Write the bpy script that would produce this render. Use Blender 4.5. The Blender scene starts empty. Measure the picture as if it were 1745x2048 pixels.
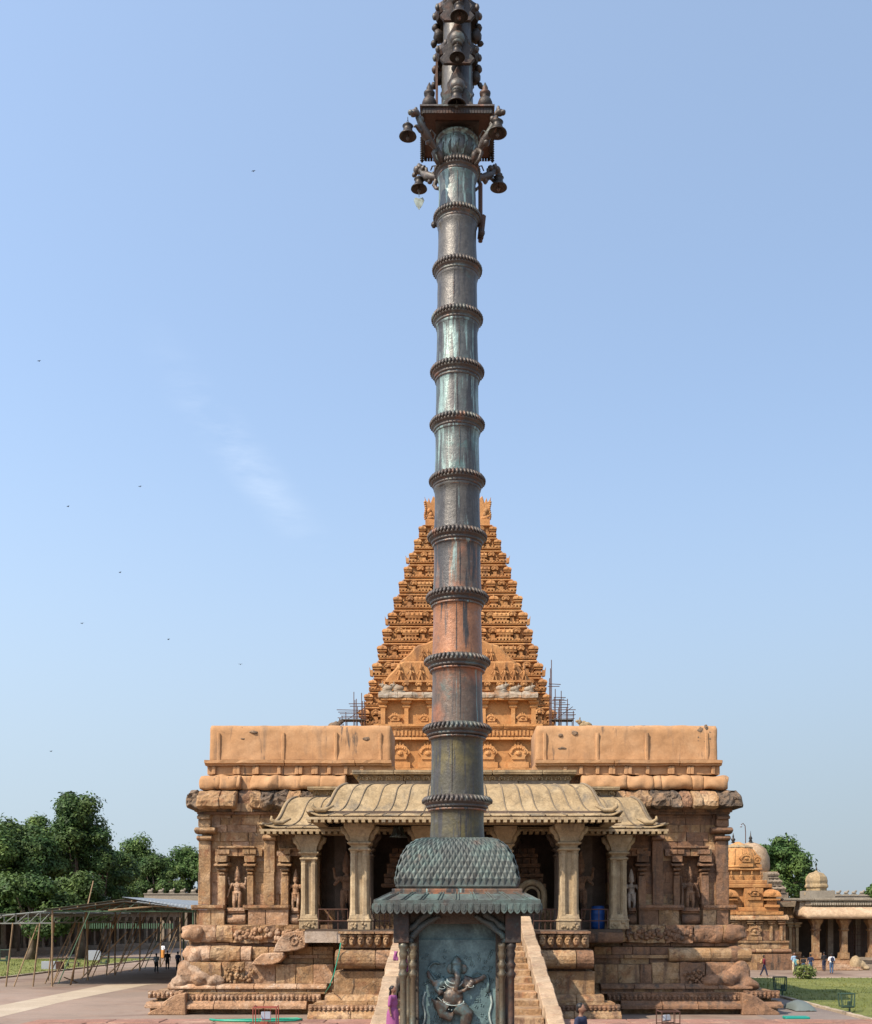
import bpy, math, random
from mathutils import Vector, Matrix, noise
R = math.radians
PI = math.pi
random.seed(7)
scene = bpy.context.scene
COL = scene.collection

# ------------------------------------------------------------------ camera
FPX, CXP, HYP, CAMZ = 2200.0, 915.0, 1829.0, 5.0     # focal length in photo pixels, axis column, horizon row, eye height
cam = bpy.data.cameras.new('camera')
cam_o = bpy.data.objects.new('camera', cam); COL.objects.link(cam_o)
cam_o.location = (0, 0, CAMZ); cam_o.rotation_euler = (R(90), 0, 0)
cam.sensor_fit = 'HORIZONTAL'; cam.sensor_width = 36
cam.lens = 36 * FPX / 1745
cam.shift_x = (872.5 - CXP) / 1745
cam.shift_y = (HYP - 1024) / 1745
cam.clip_start = 0.1; cam.clip_end = 6000
scene.camera = cam_o

# ------------------------------------------------------------------ light
SUN_AZ, SUN_EL = R(50), R(46)          # from behind the camera's left shoulder
world = bpy.data.worlds.new('World'); scene.world = world; world.use_nodes = True
wn = world.node_tree.nodes; wl = world.node_tree.links
wn.clear()
wo = wn.new('ShaderNodeOutputWorld'); bg = wn.new('ShaderNodeBackground')
sky = wn.new('ShaderNodeTexSky'); sky.sky_type = 'NISHITA'; sky.sun_disc = False
sky.sun_elevation = SUN_EL; sky.sun_rotation = PI + SUN_AZ
sky.air_density = 1.0; sky.dust_density = 1.0; sky.ozone_density = 1.6; sky.altitude = 0
# hazy air: the lower sky whitens to pale blue grey, and the whole sky is a little brighter towards the sun's side
tc = wn.new('ShaderNodeTexCoord'); sp = wn.new('ShaderNodeSeparateXYZ'); wl.new(tc.outputs['Generated'], sp.inputs[0])
hz = wn.new('ShaderNodeMapRange'); hz.interpolation_type = 'SMOOTHERSTEP'
for i_, v_ in ((1, -.02), (2, .50), (3, .92), (4, .30)): hz.inputs[i_].default_value = v_
wl.new(sp.outputs[2], hz.inputs[0])
hm = wn.new('ShaderNodeMix'); hm.data_type = 'RGBA'; wl.new(hz.outputs[0], hm.inputs[0]); wl.new(sky.outputs[0], hm.inputs[6]); hm.inputs[7].default_value = (1.95, 2.35, 2.75, 1)
sv = Vector((-math.sin(SUN_AZ) * math.cos(SUN_EL), -math.cos(SUN_AZ) * math.cos(SUN_EL), math.sin(SUN_EL)))
dp = wn.new('ShaderNodeVectorMath'); dp.operation = 'DOT_PRODUCT'; wl.new(tc.outputs['Generated'], dp.inputs[0]); dp.inputs[1].default_value = sv
gm = wn.new('ShaderNodeMapRange'); gm.inputs[1].default_value = -1; gm.inputs[2].default_value = 1; gm.inputs[3].default_value = .72; gm.inputs[4].default_value = 2.0; wl.new(dp.outputs['Value'], gm.inputs[0])
# one thin wisp of high cloud
cd = Vector((-220, 2200, 860)).normalized(); ca = Vector((-.62, 0, .78)); 
def vdot(v): n_ = wn.new('ShaderNodeVectorMath'); n_.operation = 'DOT_PRODUCT'; n_.inputs[1].default_value = v; return n_
cu = vdot(Vector((.66, 0, -.75))); cv = vdot(Vector((.75, 0, .66)))
cn = wn.new('ShaderNodeTexNoise'); cn.inputs['Scale'].default_value = 22; cn.inputs['Detail'].default_value = 6; cn.inputs['Roughness'].default_value = .65
wmp = wn.new('ShaderNodeMapping'); wmp.inputs['Rotation'].default_value = (0, R(-48), 0); wmp.inputs['Scale'].default_value = (.35, 1, 1.6); wl.new(tc.outputs['Generated'], wmp.inputs[0]); wl.new(wmp.outputs[0], cn.inputs[0])
wl.new(tc.outputs['Generated'], cu.inputs[0]); wl.new(tc.outputs['Generated'], cv.inputs[0])
def bump_(src_, c, w):
    a_ = wn.new('ShaderNodeMath'); a_.operation = 'SUBTRACT'; wl.new(src_, a_.inputs[0]); a_.inputs[1].default_value = c
    b_ = wn.new('ShaderNodeMath'); b_.operation = 'ABSOLUTE'; wl.new(a_.outputs[0], b_.inputs[0])
    m_ = wn.new('ShaderNodeMapRange'); m_.interpolation_type = 'SMOOTHSTEP'; m_.inputs[1].default_value = 0; m_.inputs[2].default_value = w; m_.inputs[3].default_value = 1; m_.inputs[4].default_value = 0
    wl.new(b_.outputs[0], m_.inputs[0]); return m_.outputs[0]
def mul_(a_, b_):
    m_ = wn.new('ShaderNodeMath'); m_.operation = 'MULTIPLY'; wl.new(a_, m_.inputs[0])
    if isinstance(b_, float): m_.inputs[1].default_value = b_
    else: wl.new(b_, m_.inputs[1])
    return m_.outputs[0]
wdir = Vector(((490-915)/2200, 1, (1829-920)/2200)).normalized()
cr = wn.new('ShaderNodeMapRange'); cr.inputs[1].default_value = .38; cr.inputs[2].default_value = .75; wl.new(cn.outputs[0], cr.inputs[0])
wm = mul_(mul_(mul_(bump_(cu.outputs['Value'], wdir.dot(Vector((.66, 0, -.75))), 0.12), bump_(cv.outputs['Value'], wdir.dot(Vector((.75, 0, .66))), .026)), cr.outputs[0]), .20)
wc = wn.new('ShaderNodeMix'); wc.data_type = 'RGBA'; wl.new(wm, wc.inputs[0]); wl.new(hm.outputs[2], wc.inputs[6]); wc.inputs[7].default_value = (5.2, 5.4, 5.6, 1)
vm = wn.new('ShaderNodeVectorMath'); vm.operation = 'SCALE'; wl.new(wc.outputs[2], vm.inputs[0]); wl.new(gm.outputs[0], vm.inputs['Scale'])
wl.new(vm.outputs[0], bg.inputs[0]); bg.inputs[1].default_value = 0.15
wl.new(bg.outputs[0], wo.inputs[0])
sun = bpy.data.lights.new('sun', 'SUN'); sun.energy = 4.7; sun.angle = R(0.53); sun.color = (1, .89, .75)
sun_o = bpy.data.objects.new('sun', sun); COL.objects.link(sun_o)
sd = Vector((-math.sin(SUN_AZ) * math.cos(SUN_EL), -math.cos(SUN_AZ) * math.cos(SUN_EL), math.sin(SUN_EL)))
sun_o.rotation_euler = sd.to_track_quat('Z', 'Y').to_euler(); sun_o.location = (-30, -30, 60)
scene.view_settings.view_transform = 'Standard'; scene.view_settings.look = 'None'
scene.view_settings.exposure = 0.5; scene.view_settings.gamma = 1
scene.view_settings.use_curve_mapping = False
scene.render.engine = 'CYCLES'
scene.cycles.max_bounces = 6; scene.cycles.diffuse_bounces = 3

# ------------------------------------------------------------------ helpers
def px(x, Y): return (x - CXP) * Y / FPX
def pz(y, Y): return CAMZ + (HYP - y) * Y / FPX
XA = 0.33                              # the temple's axis

def n3(x, y, z, s=1.0, o=0.0):
    return noise.noise(Vector((x * s + o, y * s - o, z * s + o * .5)))

class MB:
    """collects geometry, links it as one mesh object"""
    def __init__(s): s.v = []; s.f = []
    def add(s, vs, fs):
        n = len(s.v); s.v += [tuple(v) for v in vs]; s.f += [tuple(i + n for i in f) for f in fs]; return s
    def box(s, x0, x1, y0, y1, z0, z1):
        x0, x1 = min(x0, x1), max(x0, x1); y0, y1 = min(y0, y1), max(y0, y1); z0, z1 = min(z0, z1), max(z0, z1)
        return s.add([(x0,y0,z0),(x1,y0,z0),(x1,y1,z0),(x0,y1,z0),(x0,y0,z1),(x1,y0,z1),(x1,y1,z1),(x0,y1,z1)],
              [(0,3,2,1),(4,5,6,7),(0,1,5,4),(1,2,6,5),(2,3,7,6),(3,0,4,7)])
    def frustum(s, cx, cy, z0, z1, a0, b0, a1, b1):
        return s.add([(cx-a0,cy-b0,z0),(cx+a0,cy-b0,z0),(cx+a0,cy+b0,z0),(cx-a0,cy+b0,z0),
                      (cx-a1,cy-b1,z1),(cx+a1,cy-b1,z1),(cx+a1,cy+b1,z1),(cx-a1,cy+b1,z1)],
              [(0,3,2,1),(4,5,6,7),(0,1,5,4),(1,2,6,5),(2,3,7,6),(3,0,4,7)])
    def stack(s, cx, cy, prof, rect=(1, 1), cap=True):
        """square-plan lathe: prof = [(half, z)...]"""
        vs = []; fs = []
        for r, z in prof:
            a, b = r * rect[0], r * rect[1]
            vs += [(cx-a,cy-b,z),(cx+a,cy-b,z),(cx+a,cy+b,z),(cx-a,cy+b,z)]
        for i in range(len(prof) - 1):
            for k in range(4):
                a = i*4+k; b = i*4+(k+1) % 4; fs.append((a, b, b+4, a+4))
        if cap: fs.append((3,2,1,0)); n = len(vs); fs.append((n-4,n-3,n-2,n-1))
        return s.add(vs, fs)
    def lathe(s, cx, cy, prof, n=16, mod=None, cap=True, ph=0):
        vs = []; fs = []
        for i, (r, z) in enumerate(prof):
            for k in range(n):
                a = ph + 2*PI*k/n; rr = r * (mod(a, i) if mod else 1)
                vs.append((cx + rr*math.cos(a), cy + rr*math.sin(a), z))
        for i in range(len(prof)-1):
            for k in range(n):
                a = i*n+k; b = i*n+(k+1) % n; fs.append((a, b, b+n, a+n))
        if cap: fs.append(tuple(reversed(range(n)))); m = len(vs); fs.append(tuple(range(m-n, m)))
        return s.add(vs, fs)
    def tube(s, p0, p1, r0, r1=None, n=6):
        r1 = r0 if r1 is None else r1
        p0, p1 = Vector(p0), Vector(p1); d = (p1-p0)
        if d.length < 1e-6: return s
        d.normalize(); u = d.orthogonal().normalized(); w = d.cross(u)
        vs = [p + (u*math.cos(2*PI*k/n) + w*math.sin(2*PI*k/n))*r for p, r in ((p0, r0), (p1, r1)) for k in range(n)]
        return s.add(vs, [(k, (k+1) % n, (k+1) % n+n, k+n) for k in range(n)] + [tuple(reversed(range(n))), tuple(range(n, 2*n))])
    def path(s, pts, rad, n=6):
        """a tube through many points; rad number or list"""
        pts = [Vector(p) for p in pts]; m = len(pts)
        if not isinstance(rad, (list, tuple)): rad = [rad]*m
        vs = []; u = None
        for i, p in enumerate(pts):
            d = (pts[min(i+1, m-1)] - pts[max(i-1, 0)]).normalized()
            if u is None: u = d.orthogonal().normalized()
            u = (u - d*u.dot(d)).normalized(); w = d.cross(u)
            vs += [p + (u*math.cos(2*PI*k/n) + w*math.sin(2*PI*k/n))*rad[i] for k in range(n)]
        fs = [(i*n+k, i*n+(k+1) % n, (i+1)*n+(k+1) % n, (i+1)*n+k) for i in range(m-1) for k in range(n)]
        fs += [tuple(reversed(range(n))), tuple(range((m-1)*n, m*n))]
        return s.add(vs, fs)
    def ell(s, c, r, n=10, rot=None):
        """ellipsoid"""
        vs = []; fs = []; m = max(4, n//2+1)
        if not isinstance(r, (tuple, list)): r = (r, r, r)
        for i in range(1, m):
            t = PI*i/m
            for k in range(n):
                a = 2*PI*k/n; vs.append(Vector((r[0]*math.sin(t)*math.cos(a), r[1]*math.sin(t)*math.sin(a), r[2]*math.cos(t))))
        vs += [Vector((0,0,r[2])), Vector((0,0,-r[2]))]
        for i in range(m-2):
            for k in range(n): fs.append((i*n+k, (i+1)*n+k, (i+1)*n+(k+1) % n, i*n+(k+1) % n))
        T = len(vs)-2
        for k in range(n): fs.append((T, k, (k+1) % n)); fs.append((T+1, (m-2)*n+(k+1) % n, (m-2)*n+k))
        if rot is not None: vs = [rot @ v for v in vs]
        c = Vector(c); return s.add([v+c for v in vs], fs)
    def poly(s, pts, y0, y1):
        """outline in x,z extruded along y (y0 front)"""
        n = len(pts)
        area = sum(pts[i][0]*pts[(i+1) % n][1]-pts[(i+1) % n][0]*pts[i][1] for i in range(n))
        if area < 0: pts = pts[::-1]
        vs = [(x, y0, z) for x, z in pts] + [(x, y1, z) for x, z in pts]
        return s.add(vs, [tuple(range(n)), tuple(reversed(range(n, 2*n)))] + [(i, i+n, (i+1) % n+n, (i+1) % n) for i in range(n)])
    def xf(s, M):
        s.v = [tuple(M @ Vector(v)) for v in s.v]; return s
    def jig(s, amp, sc=2.0, o=0.0):
        out = []
        for x, y, z in s.v:
            out.append((x + amp*n3(x, y, z, sc, o), y + amp*n3(x, y, z, sc, o+9.3), z + amp*n3(x, y, z, sc, o+21.7)))
        s.v = out; return s
    def build(s, name, mat, parent=None, smooth=False, remesh=None, bevel=None, local=False, sub=0, angle=None):
        if not s.v: return None
        if local: org = Vector((0, 0, 0))
        else:
            xs = [v[0] for v in s.v]; ys = [v[1] for v in s.v]; zs = [v[2] for v in s.v]
            org = Vector(((min(xs)+max(xs))/2, (min(ys)+max(ys))/2, min(zs)))
        me = bpy.data.meshes.new(name)
        me.from_pydata([(v[0]-org.x, v[1]-org.y, v[2]-org.z) for v in s.v], [], s.f)
        me.materials.append(mat)
        if smooth: me.polygons.foreach_set('use_smooth', [True]*len(me.polygons))
        me.update()
        o = bpy.data.objects.new(name, me); COL.objects.link(o)
        if parent is not None:
            o.parent = parent; base = wpos(parent)
        else: base = Vector((0, 0, 0))
        o.location = org if local and parent is not None else org - base
        if local and parent is None: o.location = org
        if bevel:
            m = o.modifiers.new('bevel', 'BEVEL'); m.width = bevel; m.segments = 1; m.limit_method = 'ANGLE'
        if remesh:
            m = o.modifiers.new('remesh', 'REMESH'); m.mode = 'VOXEL'; m.voxel_size = remesh; m.use_smooth_shade = True
            m2 = o.modifiers.new('smooth', 'SMOOTH'); m2.factor = .5; m2.iterations = 2
        if sub:
            m = o.modifiers.new('sub', 'SUBSURF'); m.levels = sub; m.render_levels = sub
        return o

def wpos(o):
    p = Vector((0, 0, 0))
    while o is not None: p = p + o.location; o = o.parent
    return p
def empty(name, label, cat, loc=(0, 0, 0), group=None, rz=0):
    o = bpy.data.objects.new(name, None); COL.objects.link(o); o.location = loc; o.rotation_euler = (0, 0, rz)
    o.empty_display_size = .2
    o['label'] = label; o['category'] = cat
    if group: o['group'] = group
    return o
def tag(o, label, cat, group=None):
    o['label'] = label; o['category'] = cat
    if group: o['group'] = group
    return o
def struct(o, kind='structure'): o['kind'] = kind; return o
def put(src, name, parent, loc, scale=(1, 1, 1), rz=0):
    """another piece sharing src's mesh; loc in world space"""
    o = src.copy(); o.name = name; COL.objects.link(o); o.parent = parent
    o.location = Vector(loc) - (wpos(parent) if parent else Vector((0, 0, 0)))
    o.scale = scale; o.rotation_euler = (0, 0, rz); return o
def copy_tree(root, parent=None):
    c = root.copy(); COL.objects.link(c); c.parent = parent
    for ch in list(root.children): copy_tree(ch, c)
    return c

# ------------------------------------------------------------------ materials
def mat(name, base, cols=(), rough=.85, bump=.4, scale=2.0, fine=14.0, streak=None, metal=0.0, vary=.12, spec=.3, dirt=None, bdist=.03, grain=.25, k=1.0, mott=0.0, streak2=None, crack=0.0):
    """world-space procedural surface. cols: [(colour, scale, lo, hi)] patches; streak: (colour, amount) run marks;
    dirt: (colour, scale, lo, hi) blotches; vary: brightness difference from object to object"""
    m = bpy.data.materials.new(name); m.use_nodes = True
    nt = m.node_tree; N = nt.nodes; L = nt.links; N.clear()
    out = N.new('ShaderNodeOutputMaterial'); b = N.new('ShaderNodeBsdfPrincipled'); L.new(b.outputs[0], out.inputs[0])
    b.inputs['Roughness'].default_value = rough; b.inputs['Metallic'].default_value = metal
    b.inputs['Specular IOR Level'].default_value = spec
    geo = N.new('ShaderNodeNewGeometry')
    info = N.new('ShaderNodeObjectInfo')
    def mapping(sc):
        mp = N.new('ShaderNodeMapping'); mp.inputs['Scale'].default_value = sc; L.new(geo.outputs['Position'], mp.inputs[0]); return mp.outputs[0]
    def nz(sc, det=4, rg=.6, vec=None, dist=0):
        t = N.new('ShaderNodeTexNoise'); t.inputs['Scale'].default_value = sc; t.inputs['Detail'].default_value = det
        t.inputs['Roughness'].default_value = rg; t.inputs['Distortion'].default_value = dist
        L.new(vec if vec else geo.outputs['Position'], t.inputs[0]); return t.outputs[0]
    def ramp(src, lo, hi):
        t = N.new('ShaderNodeMapRange'); t.interpolation_type = 'SMOOTHSTEP'
        t.inputs[1].default_value = lo; t.inputs[2].default_value = hi; L.new(src, t.inputs[0]); return t.outputs[0]
    def mix(fac, a, bcol):
        t = N.new('ShaderNodeMix'); t.data_type = 'RGBA'
        if isinstance(fac, float): t.inputs[0].default_value = fac
        else: L.new(fac, t.inputs[0])
        for s_, v in ((6, a), (7, bcol)):
            if isinstance(v, tuple): t.inputs[s_].default_value = (*v, 1)
            else: L.new(v, t.inputs[s_])
        return t.outputs[2]
    base = tuple(v*k for v in base); cols = [(tuple(v*k for v in cc), a_, b__, c_) for cc, a_, b__, c_ in cols]
    c = tuple(base)
    for k, (cc, sc, lo, hi) in enumerate(cols):
        c = mix(ramp(nz(sc, 5, .65, dist=.6 if k % 2 else 0), lo, hi), c, tuple(cc))
    if streak:
        cc, lo, hi, xs, zs = streak
        f1 = ramp(nz(1.0, 4, .6, mapping((xs, xs, zs))), lo, hi)
        c = mix(f1, c, tuple(cc))
    if streak2:
        cc, lo, hi, xs, zs = streak2
        c = mix(ramp(nz(1.0, 5, .65, mapping((xs*1.31, xs*1.17, zs)), dist=.4), lo, hi), c, tuple(cc))
    if dirt:
        cc, sc, lo, hi = dirt
        c = mix(ramp(nz(sc, 7, .75, dist=1.2), lo, hi), c, tuple(cc))
    if crack:
        vo = N.new('ShaderNodeTexVoronoi'); vo.feature = 'DISTANCE_TO_EDGE'; vo.inputs['Scale'].default_value = .9
        wv = N.new('ShaderNodeVectorMath'); wv.operation = 'ADD'; L.new(geo.outputs['Position'], wv.inputs[0])
        wn_ = N.new('ShaderNodeTexNoise'); wn_.inputs['Scale'].default_value = 2.2; wn_.inputs['Detail'].default_value = 5; L.new(geo.outputs['Position'], wn_.inputs[0])
        ws = N.new('ShaderNodeVectorMath'); ws.operation = 'SCALE'; ws.inputs['Scale'].default_value = .9; L.new(wn_.outputs[1], ws.inputs[0]); L.new(ws.outputs[0], wv.inputs[1]); L.new(wv.outputs[0], vo.inputs[0])
        cm = N.new('ShaderNodeMapRange'); cm.inputs[1].default_value = .0; cm.inputs[2].default_value = .022; cm.inputs[3].default_value = crack; cm.inputs[4].default_value = 0; L.new(vo.outputs['Distance'], cm.inputs[0])
        mk = N.new('ShaderNodeMath'); mk.operation = 'MULTIPLY'; L.new(cm.outputs[0], mk.inputs[0]); L.new(ramp(nz(.6, 2), .45, .55), mk.inputs[1])
        c = mix(mk.outputs[0], c, (.05, .035, .025))
    # grain and per-object brightness
    g = N.new('ShaderNodeMapRange'); g.inputs[1].default_value = .25; g.inputs[2].default_value = .75
    g.inputs[3].default_value = 1-grain; g.inputs[4].default_value = 1+grain; L.new(nz(fine, 6, .7), g.inputs[0])
    r = N.new('ShaderNodeMapRange'); r.inputs[3].default_value = 1-vary; r.inputs[4].default_value = 1+vary; L.new(info.outputs['Random'], r.inputs[0])
    mu = N.new('ShaderNodeMath'); mu.operation = 'MULTIPLY'; L.new(g.outputs[0], mu.inputs[0]); L.new(r.outputs[0], mu.inputs[1])
    if mott:
        mt = N.new('ShaderNodeMapRange'); mt.inputs[1].default_value = .3; mt.inputs[2].default_value = .7; mt.inputs[3].default_value = 1-mott; mt.inputs[4].default_value = 1+mott*.8
        L.new(nz(2.3, 8, .78, dist=.8), mt.inputs[0]); m3 = N.new('ShaderNodeMath'); m3.operation = 'MULTIPLY'; L.new(mu.outputs[0], m3.inputs[0]); L.new(mt.outputs[0], m3.inputs[1]); mu = m3
    hs = N.new('ShaderNodeHueSaturation'); hs.inputs[4].default_value = (0, 0, 0, 1)
    if isinstance(c, tuple): hs.inputs['Color'].default_value = (*c, 1)
    else: L.new(c, hs.inputs['Color'])
    L.new(mu.outputs[0], hs.inputs['Value']); L.new(hs.outputs[0], b.inputs['Base Color'])
    if bump:
        bm = N.new('ShaderNodeBump'); bm.inputs['Strength'].default_value = bump; bm.inputs['Distance'].default_value = bdist
        ad = N.new('ShaderNodeMath'); ad.operation = 'ADD'; L.new(nz(scale*2, 6, .7), ad.inputs[0]); L.new(nz(fine, 4, .7), ad.inputs[1])
        L.new(ad.outputs[0], bm.inputs['Height']); L.new(bm.outputs[0], b.inputs['Normal'])
    return m
def plain(name, c, rough=.6, metal=0.0, vary=.08, bump=0): return mat(name, c, rough=rough, metal=metal, bump=bump, vary=vary, grain=.08)

BLACK = (.035, .028, .022)
M = {}
M['plaster'] = mat('ochre_plaster', (.44, .235, .105), [((.50, .29, .145), .5, .4, .7), ((.35, .18, .08), .9, .5, .8)],
                   streak=((.24, .145, .08), .54, .74, 1.6, .25), dirt=(BLACK, 1.3, .64, .76), bump=.35, scale=1.2, fine=11, vary=.03, bdist=.03, grain=.10, streak2=((.11, .075, .05), .60, .72, 2.2, .30), k=0.82, mott=0.16)
M['stone'] = mat('warm_granite', (.37, .215, .10), [((.47, .31, .17), .7, .45, .65), ((.32, .15, .07), 1.3, .50, .70), ((.50, .36, .22), 3.1, .54, .74)],
                   streak=((.17, .10, .06), .50, .70, 2.6, .35), dirt=((.075, .055, .04), 1.7, .57, .70), bump=.9, scale=2.5, fine=12, bdist=.06, vary=.16, k=0.82, mott=0.42, crack=.6)
M['stone_pink'] = mat('pink_granite', (.40, .23, .125), [((.52, .36, .24), .8, .42, .65), ((.31, .17, .09), 1.9, .50, .68), ((.60, .46, .34), 2.5, .58, .76)],
                   dirt=((.10, .07, .05), 1.5, .56, .70), bump=1.0, bdist=.06, scale=2.2, fine=11, vary=.18, k=0.82, mott=0.42, crack=.6)
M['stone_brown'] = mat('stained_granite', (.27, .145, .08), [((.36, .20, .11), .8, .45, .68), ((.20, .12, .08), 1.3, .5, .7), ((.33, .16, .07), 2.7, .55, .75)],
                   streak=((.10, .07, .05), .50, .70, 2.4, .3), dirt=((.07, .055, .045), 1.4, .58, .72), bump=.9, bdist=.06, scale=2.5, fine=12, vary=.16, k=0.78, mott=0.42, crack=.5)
M['rock'] = mat('black_crusted_rock', (.22, .15, .095), [((.10, .078, .058), 1.7, .42, .62), ((.36, .22, .12), 1.1, .52, .7)], bump=1, scale=3, fine=16, vary=.2, bdist=.06, k=0.8, mott=0.3)
M['white_stone'] = mat('pale_limewashed_stone', (.55, .44, .34), [((.42, .30, .2), 1.2, .5, .7)], dirt=((.16, .12, .09), 2.6, .56, .72), bump=.7, vary=.12, k=0.62, mott=0.3)
M['worn'] = mat('weathered_parapet_stone', (.34, .27, .19), [((.42, .36, .28), 1.2, .5, .7), ((.36, .19, .09), .7, .52, .7)], dirt=((.11, .09, .07), 1.9, .54, .7), bump=.8, vary=.15, k=.78)
M['buff'] = mat('buff_roof_stone', (.46, .325, .17), [((.54, .40, .225), .9, .45, .65), ((.34, .25, .14), 1.7, .5, .7)],
                   streak=((.16, .13, .09), .50, .72, 1.4, .35), dirt=((.07, .06, .045), 1.3, .60, .74), bump=.5, scale=2.5, fine=13, vary=.10, k=0.62, mott=0.40)
M['rib'] = mat('gap_shadow_rib_stone', (.17, .13, .085), [((.26, .2, .13), 1.2, .5, .7)], bump=.5, vary=.2)  # ribs coloured dark to imitate the shadow lines of the gaps
M['buff_pillar'] = mat('buff_pillar_stone', (.38, .275, .155), [((.46, .35, .21), 1.5, .45, .65)], streak=((.22, .16, .10), .5, .72, 4, .5),
                   dirt=((.12, .09, .06), 2.2, .62, .78), bump=.6, vary=.10, k=0.8, mott=0.3)
M['tower'] = mat('orange_tower_stucco', (.44, .20, .068), [((.52, .27, .10), .25, .42, .66), ((.31, .13, .045), .5, .5, .75)],
                   streak=((.20, .10, .045), .53, .72, 1.1, .14), dirt=((.12, .07, .04), .9, .60, .76), bump=.5, scale=1.6, fine=6, vary=.10, bdist=.06, k=0.8, mott=0.28)
M['vest'] = mat('vestibule_stucco', (.48, .225, .075), [((.54, .28, .11), .4, .42, .66), ((.38, .17, .055), .7, .5, .75)],
                   dirt=((.14, .09, .06), 1.0, .68, .8), bump=.4, scale=1.6, fine=8, vary=.08, k=0.82, mott=0.24)
M['coping'] = mat('worn_coping_stone', (.42, .29, .175), [((.50, .36, .23), .9, .45, .65), ((.34, .21, .13), 1.7, .5, .7)], dirt=((.13, .10, .07), 1.6, .60, .76), bump=.6, vary=.18, k=0.8, mott=0.35)
M['shade_stone'] = mat('inner_shade_stone', (.085, .06, .042), [((.13, .09, .065), .9, .45, .7)], bump=.6, vary=.15)  # interior stone darkened in colour to stand in for indoor shade
M['grey_stone'] = mat('gallery_stone', (.26, .20, .14), [((.34, .27, .19), .5, .45, .7), ((.17, .13, .10), .8, .5, .75)], dirt=((.08, .07, .06), .9, .6, .78), bump=.5, scale=1.2, fine=6, vary=.15, k=0.75, mott=0.3)
M['gal_roof'] = mat('gallery_roof_plaster', (.33, .28, .21), [((.42, .36, .27), .3, .45, .7)], dirt=((.14, .12, .10), .7, .6, .78), bump=.3, scale=1, fine=6, vary=.1, k=0.7, mott=0.2)
M['earth'] = mat('reddish_paved_yard', (.285, .212, .158), [((.38, .275, .205), .06, .4, .65), ((.22, .145, .105), .16, .48, .66), ((.33, .22, .15), .6, .5, .75)],
                   dirt=((.17, .12, .09), .35, .60, .76), bump=.3, scale=3, fine=9, vary=0, grain=.12, k=0.72, mott=0.1)
M['path'] = mat('pale_concrete_path', (.50, .40, .28), [((.58, .47, .34), .3, .45, .7), ((.40, .30, .21), .8, .55, .75)], bump=.2, vary=.06, k=0.72, mott=0.1)
M['plat'] = mat('red_stone_platform', (.34, .17, .115), [((.42, .25, .17), .8, .45, .65), ((.25, .13, .09), 1.6, .5, .7)], dirt=((.13, .09, .07), 1.9, .58, .75), bump=.6, vary=.15, k=0.75, mott=0.3)
M['asphalt'] = mat('grey_walk', (.20, .16, .135), [((.25, .20, .165), .2, .4, .65)], dirt=((.10, .085, .07), .5, .6, .78), bump=.3, vary=0, k=0.8, mott=0.1)
M['grass'] = mat('lawn_grass', (.17, .19, .045), [((.24, .245, .07), .14, .4, .65), ((.11, .14, .035), .3, .5, .72), ((.24, .24, .08), .7, .58, .78)], bump=1, scale=5, fine=20, vary=0, rough=.95, bdist=.08, grain=.35, k=1.0, mott=0.25)
M['curb'] = mat('kerb_stone', (.40, .32, .23), [((.3, .23, .17), 1.2, .5, .7)], bump=.4, vary=.15, k=0.8, mott=0.2)
VERD, DARK, COP = (.13, .21, .185), (.05, .046, .042), (.33, .13, .06)
def copper(name, base, verd, dark, warm, warmcol=COP):
    return mat(name, base, [(warmcol, 1.4, warm, warm+.22), (VERD, 2.6, verd, verd+.2), ((.22, .21, .19), 4.5, .56, .8)],
               streak=(DARK, dark-.03, dark+.07, 9.0, .8), dirt=((.19, .27, .24), 3.2, .63+verd*.1, .78), rough=.42, metal=.22, bump=.35, scale=3, fine=20, vary=.10, spec=.5, bdist=.02, k=.66, mott=.35, streak2=((.20, .28, .25), verd+.01, verd+.09, 8.5, .6))
M['cop_a'] = copper('brown_copper', (.125, .112, .092), .62, .54, .68)
M['cop_b'] = copper('green_streaked_copper', (.125, .13, .115), .50, .52, .76)
M['cop_c'] = copper('orange_copper', (.42, .19, .09), .70, .56, .40, (.46, .19, .075))
M['cop_d'] = copper('pinkish_copper', (.19, .13, .088), .58, .53, .46, (.42, .17, .08))
M['cop_e'] = copper('dark_mossy_copper', (.095, .085, .055), .70, .53, .46, (.19, .15, .05))
M['ring'] = mat('ring_copper', (.085, .07, .058), [((.13, .15, .13), 3, .5, .7), ((.22, .10, .055), 5, .56, .75)], rough=.5, metal=.35, bump=.3, fine=20, vary=.12, spec=.5, k=0.9, mott=0.2)
M['verd'] = mat('verdigris_sheet', (.088, .10, .088), [((.12, .18, .155), 2.2, .46, .72), ((.12, .07, .05), 1.8, .54, .74), ((.06, .062, .055), 5, .5, .7)],
                dirt=((.26, .26, .14), 5, .68, .8), rough=.6, metal=.2, bump=.4, fine=25, vary=.2, spec=.4, bdist=.01, k=.78, mott=.35)
M['panel'] = mat('blue_green_panel', (.085, .135, .135), [((.15, .23, .22), 2.6, .46, .7), ((.035, .05, .05), 2.2, .5, .7)], dirt=((.25, .32, .30), 4, .64, .78), rough=.6, metal=.15, bump=.4, fine=30, vary=.08, bdist=.008)
M['bronze'] = mat('dark_bronze_relief', (.075, .06, .048), [((.10, .15, .14), 4, .44, .62), ((.2, .13, .08), 7, .5, .72)], rough=.45, metal=.4, bump=.3, fine=30, vary=.08, spec=.5, bdist=.006)
M['trim'] = mat('pale_green_trim', (.30, .36, .33), [((.18, .2, .17), 9, .45, .7)], rough=.6, bump=0, vary=.05)
M['wood'] = mat('weathered_wood', (.07, .055, .04), [((.13, .105, .08), 3, .45, .7)], streak=((.05, .04, .03), .5, .7, 14, 1), bump=.5, fine=22, vary=.1)
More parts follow.
